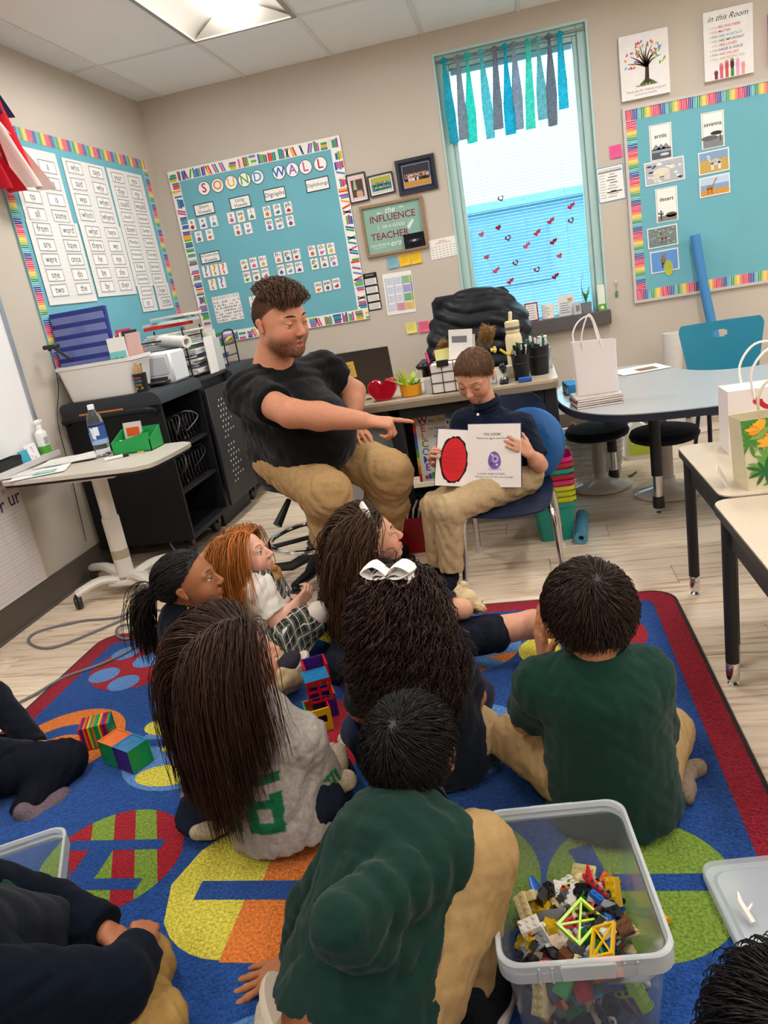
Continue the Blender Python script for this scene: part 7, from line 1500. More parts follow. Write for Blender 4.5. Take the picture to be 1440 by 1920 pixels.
class Frame3:
    def __init__(s, c, fwd, up=(0, 0, 1), sc=1.):
        s.c = A3(c); s.f = nrm(fwd); r = np.cross(s.f, nrm(up)); s.r = r / np.linalg.norm(r); s.u = np.cross(s.r, s.f); s.s = sc; s.R = np.stack([s.r, s.f, s.u], 1)
    def w(s, x, y, z): return s.c + s.s * (x * s.r + y * s.f + z * s.u)
    def loc(s, X): return ((X - s.c) @ s.R) / s.s
def heading(deg, pitch=0): a = math.radians(deg); p = math.radians(pitch); return (math.cos(a) * math.cos(p), math.sin(a) * math.cos(p), math.sin(p))
def head_prims(H, lid=.0045, mouth=0., adult=False):
    w, s, R = H.w, H.s, H.R; L = []
    def E(c, r, k, op='+'): L.append(ell(w(*c), np.array(r) * s, R, k * s, op))
    def C_(a, b, ra, rb, k): L.append(cap(w(*a), w(*b), ra * s, rb * s, k * s))
    E((0, -.010, .014), (.0715, .088, .078), .02)
    E((0, .026, -.036), (.056 if not adult else .06, .054, .066), .03)
    if adult: C_((-.045, .005, -.062), (-.015, .055, -.088), .022, .018, .03); C_((.045, .005, -.062), (.015, .055, -.088), .022, .018, .03); C_((0, .045, -.075), (0, .064, -.092), .028, .017, .02)
    else: C_((0, .034, -.066), (0, .061, -.087), .030, .0165, .02)
    for q in (-1, 1):
        E((q * .034, .047, -.042), (.025, .024, .027), .018)
        C_((q * .012, .0755, .009), (q * .042, .060, .008), .0085 if adult else .007, .007, .012)
        E((q * .031, .0845, -.008), (.0165, .011, .0105), .012, '-')
        L.append(ball(w(q * .030, .0655, -.007), .0142 * s, H.u * .8 + H.f * .35, lid * s, .0022 * s)); L.append(ball(w(q * .030, .0655, -.007), .0139 * s, -H.u + H.f * .25, .0062 * s, .0022 * s))
        C_((q * .0765, -.016, -.004), (q * .0735, -.006, -.030), .0125, .008, .006); L[-1]['flat'] = (nrm(H.r), .5)
        E((q * .084, -.012, -.010), (.006, .009, .014), .004, '-')
        E((q * .0085, .0875, -.0395), (.0065, .0075, .0055), .005)
    C_((0, .0765, -.002), (0, .0955, -.034), .0058, .0092, .010)
    C_((-.015, .0735, -.064 + mouth * .2), (0, .0815, -.0615 + mouth * .2), .0042, .0058, .005); C_((.015, .0735, -.064 + mouth * .2), (0, .0815, -.0615 + mouth * .2), .0042, .0058, .005)
    C_((-.012, .0735, -.0705 - mouth), (0, .080, -.0725 - mouth), .0045, .0062, .005); C_((.012, .0735, -.0705 - mouth), (0, .080, -.0725 - mouth), .0045, .0062, .005)
    if mouth > 0: E((0, .084, -.067 - mouth * .4), (.013, .010, .0035 + mouth * .4), .003, '-')
    return L
def skin_color(X, H, tone, lip, cheek, beard=None):
    T = np.array(lin(tone)); C = np.tile(T, (len(X), 1)); q = H.loc(X)
    def g(c, r): return np.exp(-(((q - np.array(c)) / np.array(r)) ** 2).sum(1))[:, None]
    Lp = np.array(lin(lip)); Ck = np.array(lin(cheek))
    for sx in (-1, 1): C += (Ck - C) * .75 * g((sx * .038, .065, -.042), (.022, .03, .02)); C += (Ck - C) * .7 * g((sx * .078, -.012, -.016), (.012, .02, .025))
    C += (Ck - C) * .5 * g((0, .095, -.035), (.012, .012, .012))
    if beard is not None:
        B = np.array(lin(beard)); jaw = 1 / (1 + np.exp((q[:, 2] + .052 - .35 * np.maximum(0, .045 - q[:, 1])) / .007)); fr = 1 / (1 + np.exp(-(q[:, 1] - .008) / .006)); nz = .72 + .28 * np.sin(q[:, 0] * 900 + 3 * np.sin(q[:, 2] * 700)) * np.sin(q[:, 1] * 800 + q[:, 2] * 650)
        low = 1 / (1 + np.exp(-(q[:, 2] + .125) / .006)); m = (jaw * fr * low * nz)[:, None] * .97; m = np.maximum(m, .75 * g((0, .083, -.053), (.022, .02, .0055))); C += (B - C) * m
    mask = (np.exp(-((q[:, 0] / .0165) ** 4)) * (1 / (1 + np.exp(-(q[:, 1] - .074) / .0012))) * np.exp(-(((q[:, 2] + .0672) / .0095) ** 4)))[:, None]
    C += (Lp - C) * mask * .85; return np.clip(C, 0, 1)
def uv_ball(c, r, n=18, m=12):
    th = np.linspace(0, np.pi, m + 1); ph = np.linspace(0, 2 * np.pi, n, endpoint=False); v = np.array([[np.sin(t) * np.cos(p), np.sin(t) * np.sin(p), np.cos(t)] for t in th for p in ph])
    f = np.array([[i * n + j, (i + 1) * n + j, (i + 1) * n + (j + 1) % n, i * n + (j + 1) % n] for i in range(m) for j in range(n)]); return A3(c) + r * v, f, v
EYEM = mat('eye', rough=.12, spec=.5)
def eyes(H, parent, gaze, iris='#4a3424'):
    for q in (-1, 1):
        v, f, d = uv_ball(H.w(q * .030, .0655, -.007), .0128 * H.s, 24, 20); g = nrm(gaze); a = np.degrees(np.arccos(np.clip(d @ g, -1, 1)))
        C = np.tile(np.array(lin('#cfc6be')), (len(v), 1)); C[a < 36] = lin(iris); C[a < 16] = lin('#0c0a0a'); mesh_np('eye', v, f, C, EYEM, parent)
def brow(H, parent, col, w=.0032):
    for q in (-1, 1):
        pts = [H.w(q * .012, .0815, .0135), H.w(q * .026, .0785, .0185), H.w(q * .04, .069, .0165), H.w(q * .048, .058, .011)]; b = MB(col); b.tube(spline(pts, 4), [w * H.s * (.8 if i < 3 else 1. if i < 8 else .5) for i in range(13)], 6, flat=.45); b.build('eyebrow', HAIRM, parent)
def lash(H, parent, col='#1a1210', lid=.0045):
    for q in (-1, 1):
        b = MB(col); zz = -.007 + lid * 1.05; pts = [H.w(q * (.030 + .0125 * math.cos(a)), .0655 + .0152 * math.sin(a) * .98, zz - .0035 * math.sin(a)) for a in np.linspace(.25, 2.9, 8)]; b.tube(pts, .0009 * H.s, 5); b.build('eyelashes', HAIRM, parent)
def hand_prims(wr, d, pn, side, sc, curl=(.3, .3, .3, .3), thumb=(.5, .3), spread=.12, k=.005, point=None):
    """wr wrist, d direction of fingers, pn palm normal (palm side), side +1 when the thumb lies toward cross(d,pn)"""
    wr = A3(wr); d = nrm(d); pn = nrm(A3(pn) - d * (A3(pn) @ d)); sd = np.cross(d, pn) * side; L = []
    K = []; PL = .092 * sc
    for i, (o, l) in enumerate(((.030, .0), (.010, .004), (-.010, .001), (-.028, -.008))):
        kp = wr + d * (PL + l * sc) + sd * o * sc; K.append(kp); L.append(cap(wr + sd * o * .55 * sc + d * .01 * sc, kp, .0145 * sc, .0115 * sc, .012 * sc, (pn, .95)))
    FLn = [(.042, .026, .021), (.047, .029, .022), (.043, .027, .021), (.033, .021, .019)]
    for i in range(4):
        c = curl[i]; p = K[i]; ang = 0; sp = (1.5 - i) * spread
        for j, l in enumerate(FLn[i]):
            ang += c * (1., 1.15, .8)[j]; dd = nrm((d * math.cos(sp) + sd * math.sin(sp)) * math.cos(ang) + pn * math.sin(ang)); e = p + dd * l * sc; r0 = (.0098, .0088, .0078)[j] * sc * (.88 if i == 3 else 1); r1 = (.0088, .0078, .0064)[j] * sc * (.88 if i == 3 else 1); L.append(cap(p, e, r0, r1, k * sc)); p = e
    p = wr + d * .022 * sc + sd * .022 * sc; a, b = thumb; ang = a
    t0 = nrm(d * math.cos(a) + sd * math.sin(a) + pn * .25)
    for j, l in enumerate((.042, .032, .026)):
        dd = nrm(t0 * math.cos(b * j) + pn * math.sin(b * j) * .8 - sd * math.sin(b * j) * .25); e = p + dd * l * sc; L.append(cap(p, e, (.0165, .0112, .0098)[j] * sc, (.0115, .0098, .0075)[j] * sc, .008 * sc if j == 0 else k * sc)); p = e
    return L
# ------------------------------------------------------------------ hair
def strands(paths, r, col, seed=0, var=.35, tip=.35, shade=None):
    N, K, _ = paths.shape; rg = np.random.default_rng(seed); T = np.gradient(paths, axis=1); T /= np.linalg.norm(T, axis=2, keepdims=True) + 1e-9
    ref = np.tile(rg.normal(size=(N, 1, 3)), (1, K, 1)); A = np.cross(T, ref); A /= np.linalg.norm(A, axis=2, keepdims=True) + 1e-9; B = np.cross(T, A)
    rad = (np.asarray(r).reshape(-1, 1) * (1 - (1 - tip) * np.linspace(0, 1, K)[None] ** 2)) * np.ones((N, 1)); vs = np.stack([paths + rad[..., None] * (np.cos(a) * A + np.sin(a) * B) for a in (0, 2.094, 4.189)], 2)
    i = np.arange(N)[:, None, None] * (K * 3) + np.arange(K - 1)[None, :, None] * 3 + np.arange(3)[None, None, :]; j = i - np.arange(3) + (np.arange(3) + 1) % 3
    F = np.stack([i, j, j + 3, i + 3], -1).reshape(-1, 4); c = np.array(lin(col)); v = np.exp(rg.normal(0, var, (N, 1, 1, 1))); C = c * v * np.ones((N, K, 3, 1))
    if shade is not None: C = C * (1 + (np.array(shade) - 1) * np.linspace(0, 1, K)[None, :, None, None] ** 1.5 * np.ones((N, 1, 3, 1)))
    return vs.reshape(-1, 3), F, np.clip(C.reshape(-1, 3), 0, 1)
HC = np.array((0, -.010, .014)); HRAD = np.array((.0715, .088, .078))
def hairline(q, low=-.62, front=.60): return q[:, 2] > np.interp(q[:, 1], [-1, -.35, -.05, .12, .4, .7, 1.], [low, low, -.28, .02, .30, front, front + .12])
def roots_on(H, n, seed, low=-.62, front=.60, lift=1.02):
    i = np.arange(n * 2) + .5; ph = np.arccos(1 - 2 * i / (n * 2)); th = np.pi * (1 + 5 ** .5) * i + seed; q = np.stack([np.cos(th) * np.sin(ph), np.sin(th) * np.sin(ph), np.cos(ph)], 1); q = q[hairline(q, low, front)]
    L = HC + HRAD * q * lift; nl = q / HRAD; nl /= np.linalg.norm(nl, axis=1)[:, None]; return q, H.c + H.s * (L @ H.R.T), nl @ H.R.T
def cap_shell(H, col, lift=1.04, low=-.62, front=.60, mottle=0.):
    n, m = 56, 44; th = np.linspace(0, np.pi, m + 1); ph = np.linspace(0, 2 * np.pi, n, endpoint=False); q = np.array([[np.sin(t) * np.cos(p), np.sin(t) * np.sin(p), np.cos(t)] for t in th for p in ph]); ok = hairline(q, low, front)
    f = np.array([[i * n + j, (i + 1) * n + j, (i + 1) * n + (j + 1) % n, i * n + (j + 1) % n] for i in range(m) for j in range(n)]); f = f[ok[f].all(1)]; L = HC + HRAD * q * lift; v = H.c + H.s * (L @ H.R.T); C = np.tile(np.array(lin(col)), (len(v), 1))
    if mottle: C *= np.exp(np.random.default_rng(1).normal(0, mottle, (len(v), 1)))
    used = np.unique(f); mp = np.full(len(v), -1); mp[used] = np.arange(len(used)); return v[used], mp[f], C[used]
def push(X, prims, off):
    for _ in range(2):
        d = field(prims, X); e = .002; g = np.stack([field(prims, X + np.eye(3)[i] * e) - d for i in range(3)], 1); g /= np.linalg.norm(g, axis=1)[:, None] + 1e-9; m = d < off; X = X + np.where(m, off - d, 0)[:, None] * g
    return X
def grow(P0, D0, length, K, coll, grav, off, seed=0, wav=(0, 0), jit=.15, pull=None):
    rg = np.random.default_rng(seed); N = len(P0); X = P0.copy(); D = D0 / (np.linalg.norm(D0, axis=1)[:, None] + 1e-9); step = (np.asarray(length) * np.ones(N) / (K - 1))[:, None]; out = [X]; off = np.asarray(off) * np.ones(N)
    ph = rg.uniform(0, 6.28, (N, 1)); am = wav[0] * rg.uniform(.6, 1.4, (N, 1)); g = np.array([0, 0, -1.])
    for k in range(1, K):
        gv = grav if np.isscalar(grav) else grav[k]; D = D * (1 - gv) + g * gv + rg.normal(0, jit * .3, (N, 3)) * (k > 1)
        if pull is not None: D = D + pull(X, k)
        D /= np.linalg.norm(D, axis=1)[:, None] + 1e-9; Xn = push(X + D * step, coll, off); D = Xn - X; D /= np.linalg.norm(D, axis=1)[:, None] + 1e-9; X = Xn; out.append(X)
    Pth = np.stack(out, 1)
    if wav[0] > 0:
        t = np.arange(K)[None]; env = np.clip(t / (K * .25), 0, 1); T = np.gradient(Pth, axis=1); T /= np.linalg.norm(T, axis=2, keepdims=True) + 1e-9; A = np.cross(T, np.tile(rg.normal(size=(N, 1, 3)), (1, K, 1))); A /= np.linalg.norm(A, axis=2, keepdims=True) + 1e-9; B = np.cross(T, A); a = t * wav[1] + ph
        Pth = Pth + ((am * env * np.cos(a))[..., None] * A + (am * env * np.sin(a))[..., None] * B)
    return Pth
def skull(H, sc=1.0): return [ell(H.w(*HC), HRAD * H.s * 1.0 * sc, H.R, .01), ell(H.w(0, .026, -.036), np.array((.056, .054, .066)) * H.s, H.R, .02)]
def short_hair(H, parent, col, n=2600, length=.045, crown=(0.15, -.55, .80), swirl=.7, seed=0, lift=.010, var=.35, low=-.55, front=.60, fringe=0., r=.0011):
    q, P0, Nn = roots_on(H, n, seed, low, front); cw = H.c + H.s * (H.R @ (HC + HRAD * nrm(crown))); away = P0 - cw; away -= Nn * (away * Nn).sum(1)[:, None]; away /= np.linalg.norm(away, axis=1)[:, None] + 1e-6; tw = np.cross(Nn, away); D0 = away + tw * swirl * np.exp(-np.linalg.norm(P0 - cw, axis=1)[:, None] / (.03 * H.s)) + Nn * .15
    D0 += np.array(H.f) * fringe * np.clip(q[:, 1:2], 0, 1); ln = length * H.s * 1.1 * (.75 + .5 * np.random.default_rng(seed).random(len(q))) * np.where(q[:, 2] < .1, .55, 1.); rgn = np.random.default_rng(seed + 5)
    hc_ = H.w(*HC); Pth = grow(P0, D0, ln, 7, skull(H), .03, lift * H.s * rgn.uniform(.35, 1.25, len(q)), seed, jit=.06, pull=lambda X, k: -(X - hc_) / np.linalg.norm(X - hc_, axis=1)[:, None] * .3); parts = [cap_shell(H, col, 1.05, low, front, .25), strands(Pth, r * H.s, col, seed, var)]; v, f, C = join(parts); return mesh_np('hair', v, f, C, HAIRM, parent)
def shoe(a, t, up, w, col, sole, parent, name='shoe', sole_h=.014, m=None):
    a = A3(a); t = A3(t); d = nrm(t - a); up = nrm(A3(up) - d * (A3(up) @ d)); L = np.linalg.norm(t - a); mid = a + d * L * .55
    pr = [cap(a + up * .005, mid, w * .82, w * .9, .02, (np.cross(d, up), .85)), cap(mid, t - d * w * .7, w * .9, w * .72, .02, (up, .78)), cap(a + up * .0, a + up * w * 1.5, w * .8, w * .72, .02)]
    s = surface(pr, .006); o = mesh_np(name, s[0], s[1], lin(col), m or KNIT, parent)
    b = MB(sole); side = np.cross(d, up); rg = []
    for off, k in ((-w * .75 - sole_h, .93), (-w * .75 - sole_h * .6, 1.0), (-w * .75 + sole_h * .3, 1.0), (-w * .75 + sole_h * .5, .9)):
        ring = []
        for u in np.linspace(0, 2 * np.pi, 20, endpoint=False):
            x = math.cos(u); y = math.sin(u); ww = w * (.92 + .12 * x) * k; ring.append(V(a + d * (L * .5 - w * .1) + d * x * (L * .5 + w * .75) * k + side * y * ww + up * off))
        rg.append(ring)
    b.rings(rg); b.build('sole', MATTE, o); return o
def garment(name, prims, h, col, m, parent, fold=None, color_fn=None):
    v, f = surface(prims, h, fold); C = lin(col) if color_fn is None else color_fn(v); return mesh_np(name, v, f, C, m, parent)
# ================================================================== the people
def lerp(a, b, t): return A3(a) + (A3(b) - A3(a)) * t
def person(label, loc): return empty('person', loc, label, 'person')
def arm_skin(sh, el, wr, sc, parts, tone, hand=None, r=(.034, .029, .021)):
    pr = [cap(sh, el, r[0] * sc, r[1] * sc, .02), cap(el, lerp(el, wr, .4), r[1] * sc, r[1] * 1.0 * sc, .02), cap(lerp(el, wr, .4), wr, r[1] * sc, r[2] * sc, .02)]
    if hand: pr += hand_prims(wr, *hand)
    v, f = surface(pr, .0034 * max(sc, .9)); parts.append((v, f, np.array(lin(tone))))
def neck_ring(H, base, col, parent, m, r=.056, h=.032, flare=1.18, name='collar'):
    ax = nrm(H.w(0, -.018, -.07) - A3(base)); b = MB(col); x, y, z = frame_of(V(ax)); c = V(A3(base))
    prof = [(r * 1.12, -.02), (r, h), (r * .94, h + .002), (r * 1.02, h * .4), (r * flare, h * .05), (r * flare * 1.03, 0), (r * 1.0, h + .005)] if flare > 1.1 else [(r * 1.1, -.012), (r * 1.04, 0), (r, .01), (r * .95, .008), (r * .95, -.01)]
    b.lathe(prof, c, 28, axis=V(ax)); return b.build(name, m, parent, ang=60)
def kid(label, seat, hd, hc, hdir, hs=1.0, tone='#c98f6e', lip='#a85a50', cheek='#c87a62', shirt='#10151f', smat=None, sleeve='short', pants='#b39a72', J=None, legs=True, hands=None, lid=.0045, face=False, iris='#3a2a1e', browc='#2a1c14', collar=True, fold=.0035, up=(0, 0, 1), tors=1.0, shoes=None, slv=.62, hem=0.0, mouth=0., cfn=None, sh_h=.007, colh=.017):
    smat = smat or JERSEY; B = Frame3((seat[0], seat[1], RG), heading(hd)); H = Frame3(hc, hdir, up, hs); w = lambda x, y, z: B.w(x, y, z)
    nb = H.w(0, -.022, -.07) + (A3((seat[0], seat[1], .3)) - H.c) * .16; j = dict(pelv=w(0, 0, .09), hipL=w(-.075, .03, .085), hipR=w(.075, .03, .085), knL=w(-.235, .2, .115), knR=w(.235, .2, .115), anL=w(.05, .28, .05), anR=w(-.05, .24, .05))
    ch = lerp(j['pelv'], nb, .74); j.update(neck=nb, chest=ch, shL=nb - B.r * .125 * tors + A3((0, 0, -.05)), shR=nb + B.r * .125 * tors + A3((0, 0, -.05)))
    for s_, q in (('L', -1), ('R', 1)): j['el' + s_] = j['sh' + s_] + B.r * q * .05 + B.f * .09 + A3((0, 0, -.155)); j['wr' + s_] = j['el' + s_] - B.r * q * .09 + B.f * .12 + A3((0, 0, .02))
    if J: j.update({k: A3(v) for k, v in J.items()})
    P_ = person(label, (seat[0], seat[1], RG)); t = tors
    # clothes
    tp = [cap(j['pelv'] + A3((0, 0, -.065 + hem)), j['chest'], .137 * t, .114 * t, .03, (B.f, .85), 's'), cap(j['shL'], j['shR'], .055 * t, None, .04), cap(j['chest'], lerp(j['chest'], j['neck'], .75), .10 * t, .055 * t, .04, (B.f, .8))]
    for s_ in 'LR':
        sh, el, wr = j['sh' + s_], j['el' + s_], j['wr' + s_]
        if sleeve == 'short': tp.append(cap(sh, lerp(sh, el, slv), .05 * t, .049 * t, .03, None, 'e'))
        elif sleeve == 'long': tp += [cap(sh, el, .053 * t, .046 * t, .014), cap(el, lerp(el, wr, .97), .046 * t, .035 * t, .012, None, 'e')]
    garment('shirt', tp, sh_h, shirt, smat, P_, (lambda X, f1=folds(fold, .065, int(abs(seat[0] * 100)) + 3), f2=folds(fold * .45, .03, 7): f1(X) + f2(X)), cfn and (lambda X: cfn(X, B)))
    if legs:
        lp = [ell(j['pelv'] + A3((0, 0, -.01)), (.118 * t, .10 * t, .082 * t), B.R, .03)]
        for s_ in 'LR': lp += [cap(j['hip' + s_], j['kn' + s_], .078, .058, .03), cap(j['kn' + s_], j['an' + s_], .056, .046, .02, None, 'e')]
        for p in lp: p['k'] = min(p['k'], .03)
        garment('trousers', lp, .007, pants, TWILL, P_, (lambda X, f1=folds(.005, .06, 11 + int(abs(seat[1] * 50))), f2=folds(.002, .025, 5): f1(X) + f2(X)))
    # body
    parts = []; hp = head_prims(H, lid, mouth) + [cap(H.w(0, -.022, -.05), j['neck'], .040 * hs, .044 * hs, .02)]; v, f = surface(hp, .0031 * hs); parts.append((v, f, skin_color(v, H, tone, lip, cheek)))
    v, f = surface([cap(j['pelv'], j['chest'], .09, .085, .02), cap(j['shL'], j['shR'], .036, None, .02), cap(j['chest'], j['neck'], .06, .042, .02)], .012); parts.append((v, f, np.array(lin(tone))))
    for s_, sd in (('L', 1), ('R', -1)):
        hnd = (hands or {}).get(s_); arm_skin(j['sh' + s_], j['el' + s_], j['wr' + s_], 1.0, parts, tone, hnd)
    v, f, C = join(parts); mesh_np('body', v, f, C, SKIN, P_)
    if collar: neck_ring(H, lerp(j['neck'], j['chest'], .02), shirt, P_, smat, .053 * hs, colh)
    if face: eyes(H, P_, H.f + A3((0, 0, .0)) - H.u * .1, iris); brow(H, P_, browc); lash(H, P_, lid=lid)
    coll = skull(H) + [cap(j['shL'], j['shR'], .056 * t, None, .04), cap(j['pelv'], j['chest'], .122 * t, .114 * t, .03, (B.f, .8)), cap(H.w(0, -.022, -.05), j['neck'], .042 * hs, .046, .02), cap(j['chest'], lerp(j['chest'], j['neck'], .75), .10 * t, .055 * t, .04, (B.f, .8))]
    return P_, H, B, j, coll
def long_hair(P_, H, coll, col, n, length, part=0., seed=0, wav=(0, 0), off=(.004, .02), back=.6, var=.3, r=.0016, K=18, front=.56, low=-.62, vol=1.04, shade=None, gr=.30, nopart=False):
    q, P0, Nn = roots_on(H, n, seed, low, front); rg = np.random.default_rng(seed); side = np.where(q[:, 0] > part, 1., -1.)[:, None]
    D0 = H.r * side * (.9 * (1 - np.abs(q[:, 0:1]))) - np.array(H.f) * back - np.array(H.u) * .35 + Nn * .25; D0 = (np.array(q[:, 0:1]) * H.r * .8 - np.array(H.f) * (.5 - .8 * np.clip(q[:, 1:2], 0, 1)) - np.array(H.u) * .5) if nopart else D0; D0 -= Nn * ((D0 * Nn).sum(1)[:, None] - .15); gv = [0] + [.10] * 3 + [gr] * (K - 4); ln = length * (.80 + .3 * rg.random(len(q)))
    Pth = grow(P0, D0, ln, K, coll, gv, rg.uniform(off[0], off[1], len(q)), seed, wav, .06, lambda X, k: (-np.array(H.f) * .22 * back if k < 6 else 0)); parts = [cap_shell(H, col, vol, low, front, .15), strands(Pth, r, col, seed, var, .3, shade)]; v, f, C = join(parts); return mesh_np('hair', v, f, C, HAIRM, P_)
K_ = (.3, .3, .3, .3)
# ---- girl with long straight hair and grey ball shirt
def digits(X, B):
    C = np.tile(np.array(lin('#a59c95')), (len(X), 1)); p0 = A3(P(452, 1515, 1.34)); d = X - p0; u = d @ B.r; v = d[:, 2]; back = (X - B.c) @ B.f < 0; m = np.zeros(len(X), bool)
    for x0 in (-.055, .05):
        for q in ((-.042, .05, .042, .075), (-.042, -.075, .042, -.045), (-.042, -.075, -.016, .075), (.016, -.075, .042, .03), (-.016, -.01, .02, .012)): m |= (u > x0 + q[0]) & (u < x0 + q[2]) & (v > q[1]) & (v < q[3])
    C[m & back] = lin('#1d6b46'); return C
P_, H, B, j, coll = kid('girl with long straight brown hair in a grey tee with green numbers, seen from behind', (-.695, 1.45), 80, P(438, 1232, 1.47), heading(42, 6), 1.06, '#d8a184', shirt='#a59c95', smat=HEATHER, pants='#1c2231', sleeve='short', slv=.80, collar=False, fold=.004, cfn=digits, sh_h=.0048,
    J=dict(shR=P(566, 1385, 1.46), shL=P(388, 1405, 1.50), elR=P(622, 1490, 1.52), wrR=P(628, 1440, 1.64), elL=P(372, 1500, 1.56), wrL=P(420, 1490, 1.66), knR=P(632, 1460, 1.72), anR=P(615, 1475, 1.50), knL=P(400, 1500, 1.72), anL=P(362, 1530, 1.44)))
long_hair(P_, H, coll, '#3a241a', 3600, .37, .1, 3, (.0025, .35), (.004, .022), .45, .32, .0013, 20, gr=.34)
neck_ring(H, j['neck'], '#a59c95', P_, HEATHER, .056, .0, 1.0, 'neckband')
shoe(P(618, 1488, 1.50) + V((0, 0, .02)), P(640, 1400, 1.66), (1, -.1, .35), .036, '#b5a58c', '#cfc0a8', P_); shoe(P(398, 1555, 1.44), P(378, 1490, 1.55), (-1, -.1, .3), .026, '#b5a58c', '#cfc0a8', P_)
sl0, sl1 = j['shR'], j['elR']; ax_ = nrm(sl1 - sl0); b = MB('#1d7a4a'); out_ = nrm(np.cross(ax_, (0, 1, 0))); out_ = nrm(A3((.75, -.62, .25)) - ax_ * (A3((.75, -.62, .25)) @ ax_)); b.T = MX(V(lerp(sl0, sl1, .58) + out_ * .0515), V(np.cross(ax_, out_)), V(-ax_))
for i in range(3): b.box((-.016 + i * .014, -.0 + .004 * i, 0), (.0055, .05, .004)); b.box((-.010 + i * .014, .024, 0), (.016, .0055, .004), R=Matrix.Rotation(.6, 3, 'Z'))
b.T = None; b.build('sleeve_stripes', JERSEY, P_)
# ---- boy in green polo at right
P_, H, B, j, coll = kid('boy with short brown hair in a dark green polo, sitting cross-legged at the right', (.095, 1.50), 92, P(1105, 1150, 1.50), heading(98, -14), 1.13, '#c98a66', shirt='#14352c', pants='#b39468', tors=1.12,
    J=dict(shL=P(1018, 1285, 1.50), shR=P(1205, 1268, 1.50), elL=P(985, 1350, 1.58), wrL=P(1022, 1243, 1.60), elR=P(1235, 1400, 1.62), wrR=P(1085, 1225, 1.68), knL=P(962, 1385, 1.68), knR=P(1255, 1370, 1.74), anL=P(1130, 1420, 1.80), anR=P(1080, 1420, 1.80), hipL=P(1060, 1440, 1.52), hipR=P(1210, 1440, 1.54)),
    hands=dict(L=((-.05, .0, 1), (.9, .3, 0), -1, .8, (.12, .10, .12, .18), (.45, .2), .05), R=((-.15, -.1, 1), (-.4, -.7, 0), 1, .74, (.5, .5, .5, .5), (.5, .3), .05)), slv=.75, colh=.036)
short_hair(H, P_, '#2b1b13', 4200, .036, (.12, -.62, .75), 1.2, 4, .009, .3, -.72, .6)
shoe(P(1275, 1450, 1.62), P(1290, 1500, 1.50), (1, -.2, .4), .03, '#8a7a68', '#b0a08a', P_)
# ---- girl with curly hair and white bow
P_, H, B, j, coll = kid('girl with dark curly hair and a white bow in a navy polo, seen from behind', (-.31, 1.68), 86, P(752, 1150, 1.66), heading(80, 4), 1.06, '#b87a58', shirt='#0f1622', pants='#b39a72', slv=.85,
    J=dict(shL=P(690, 1265, 1.67), shR=P(838, 1235, 1.68), elL=P(678, 1330, 1.70), wrL=P(700, 1375, 1.85), elR=P(888, 1305, 1.72), wrR=P(860, 1330, 1.88), knL=P(700, 1400, 1.84), knR=P(915, 1400, 1.84), anL=P(740, 1470, 1.78), anR=P(880, 1480, 1.72)))
long_hair(P_, H, coll, '#2c1a12', 2500, .27, .0, 8, (.008, 1.2), (.004, .024), .45, .4, .0017, 26, gr=.34, vol=1.06, nopart=True)
bw = H.w(.005, -.03, .118); BOWM = mat('satin_ribbon', '#efe9e2', rough=.6, bump=.1, bscale=40); bo = empty('hair_bow', V(bw), None); bpy.data.objects.remove(bo)
b = MB('#efe9e2'); rr_, ff_, uu_ = A3(H.r), A3(H.f), A3(H.u)
for s_ in (-1, 1):
    for (dx, dz, wd) in ((.062, .014, .027), (.055, -.008, .024)):
        pts = [bw, bw + rr_ * s_ * dx * .5 + uu_ * (dz + .018) - ff_ * .004, bw + rr_ * s_ * dx + uu_ * dz - ff_ * .006, bw + rr_ * s_ * dx * .55 + uu_ * (dz - .016) - ff_ * .012, bw - ff_ * .006]; b.tube(spline([V(q) for q in pts], 4), [wd * .5] + [wd] * 15 + [wd * .5], 8, flat=.16)
b.tube([V(bw - rr_ * .012), V(bw + rr_ * .012)], .014, 10); b.build('hair_bow', BOWM, P_)
jk = [cap(P(672, 1370, 1.72), P(690, 1450, 1.74), .05, .035, .03, (B.r, .5)), cap(P(905, 1300, 1.80), P(905, 1420, 1.78), .035, .03, .03, (B.r, .6)), cap(P(672, 1370, 1.72), P(780, 1330, 1.90), .05, .05, .03), cap(P(780, 1330, 1.90), P(900, 1300, 1.82), .05, .04, .03)]
garment('lap_jacket', jk, .008, '#262d48', JERSEY, P_, folds(.003, .06, 5))
shoe(P(668, 1425, 1.80), P(640, 1375, 1.86), (-.3, -.9, .2), .034, '#c3b5a5', '#d6cabb', P_)
# ---- girl with wavy hair and headband
P_, H, B, j, coll = kid('girl with long wavy brown hair and a white headband, leaning with one bare leg out', (-.60, 2.33), 40, P(696, 1010, 2.36), heading(22, 14), 1.02, '#d09a7c', cheek='#d88a78', shirt='#10151f', pants='#1a1e28', slv=.85, face=True,
    J=dict(shL=P(640, 1110, 2.44), shR=P(735, 1110, 2.26), elR=P(868, 1142, 2.22), wrR=P(800, 1165, 2.34), elL=P(660, 1180, 2.48), wrL=P(730, 1190, 2.45), knR=P(925, 1188, 2.22), anR=P(905, 1190, 2.235), hipR=P(740, 1215, 2.24), knL=P(640, 1250, 2.2), anL=P(700, 1260, 2.1), hipL=P(660, 1220, 2.36)))
long_hair(P_, H, coll, '#48301f', 2200, .40, .05, 11, (.006, .75), (.005, .026), .6, .36, .0017, 20, gr=.34)
v, f = surface([cap(P(890, 1190, 2.22), P(1000, 1170, 2.24), .052, .044, .02), cap(P(1000, 1170, 2.24), P(1060, 1175, 2.02), .044, .036, .02)], .006); mesh_np('bare_leg', v, f, np.array(lin('#d39a7e')), SKIN, P_)
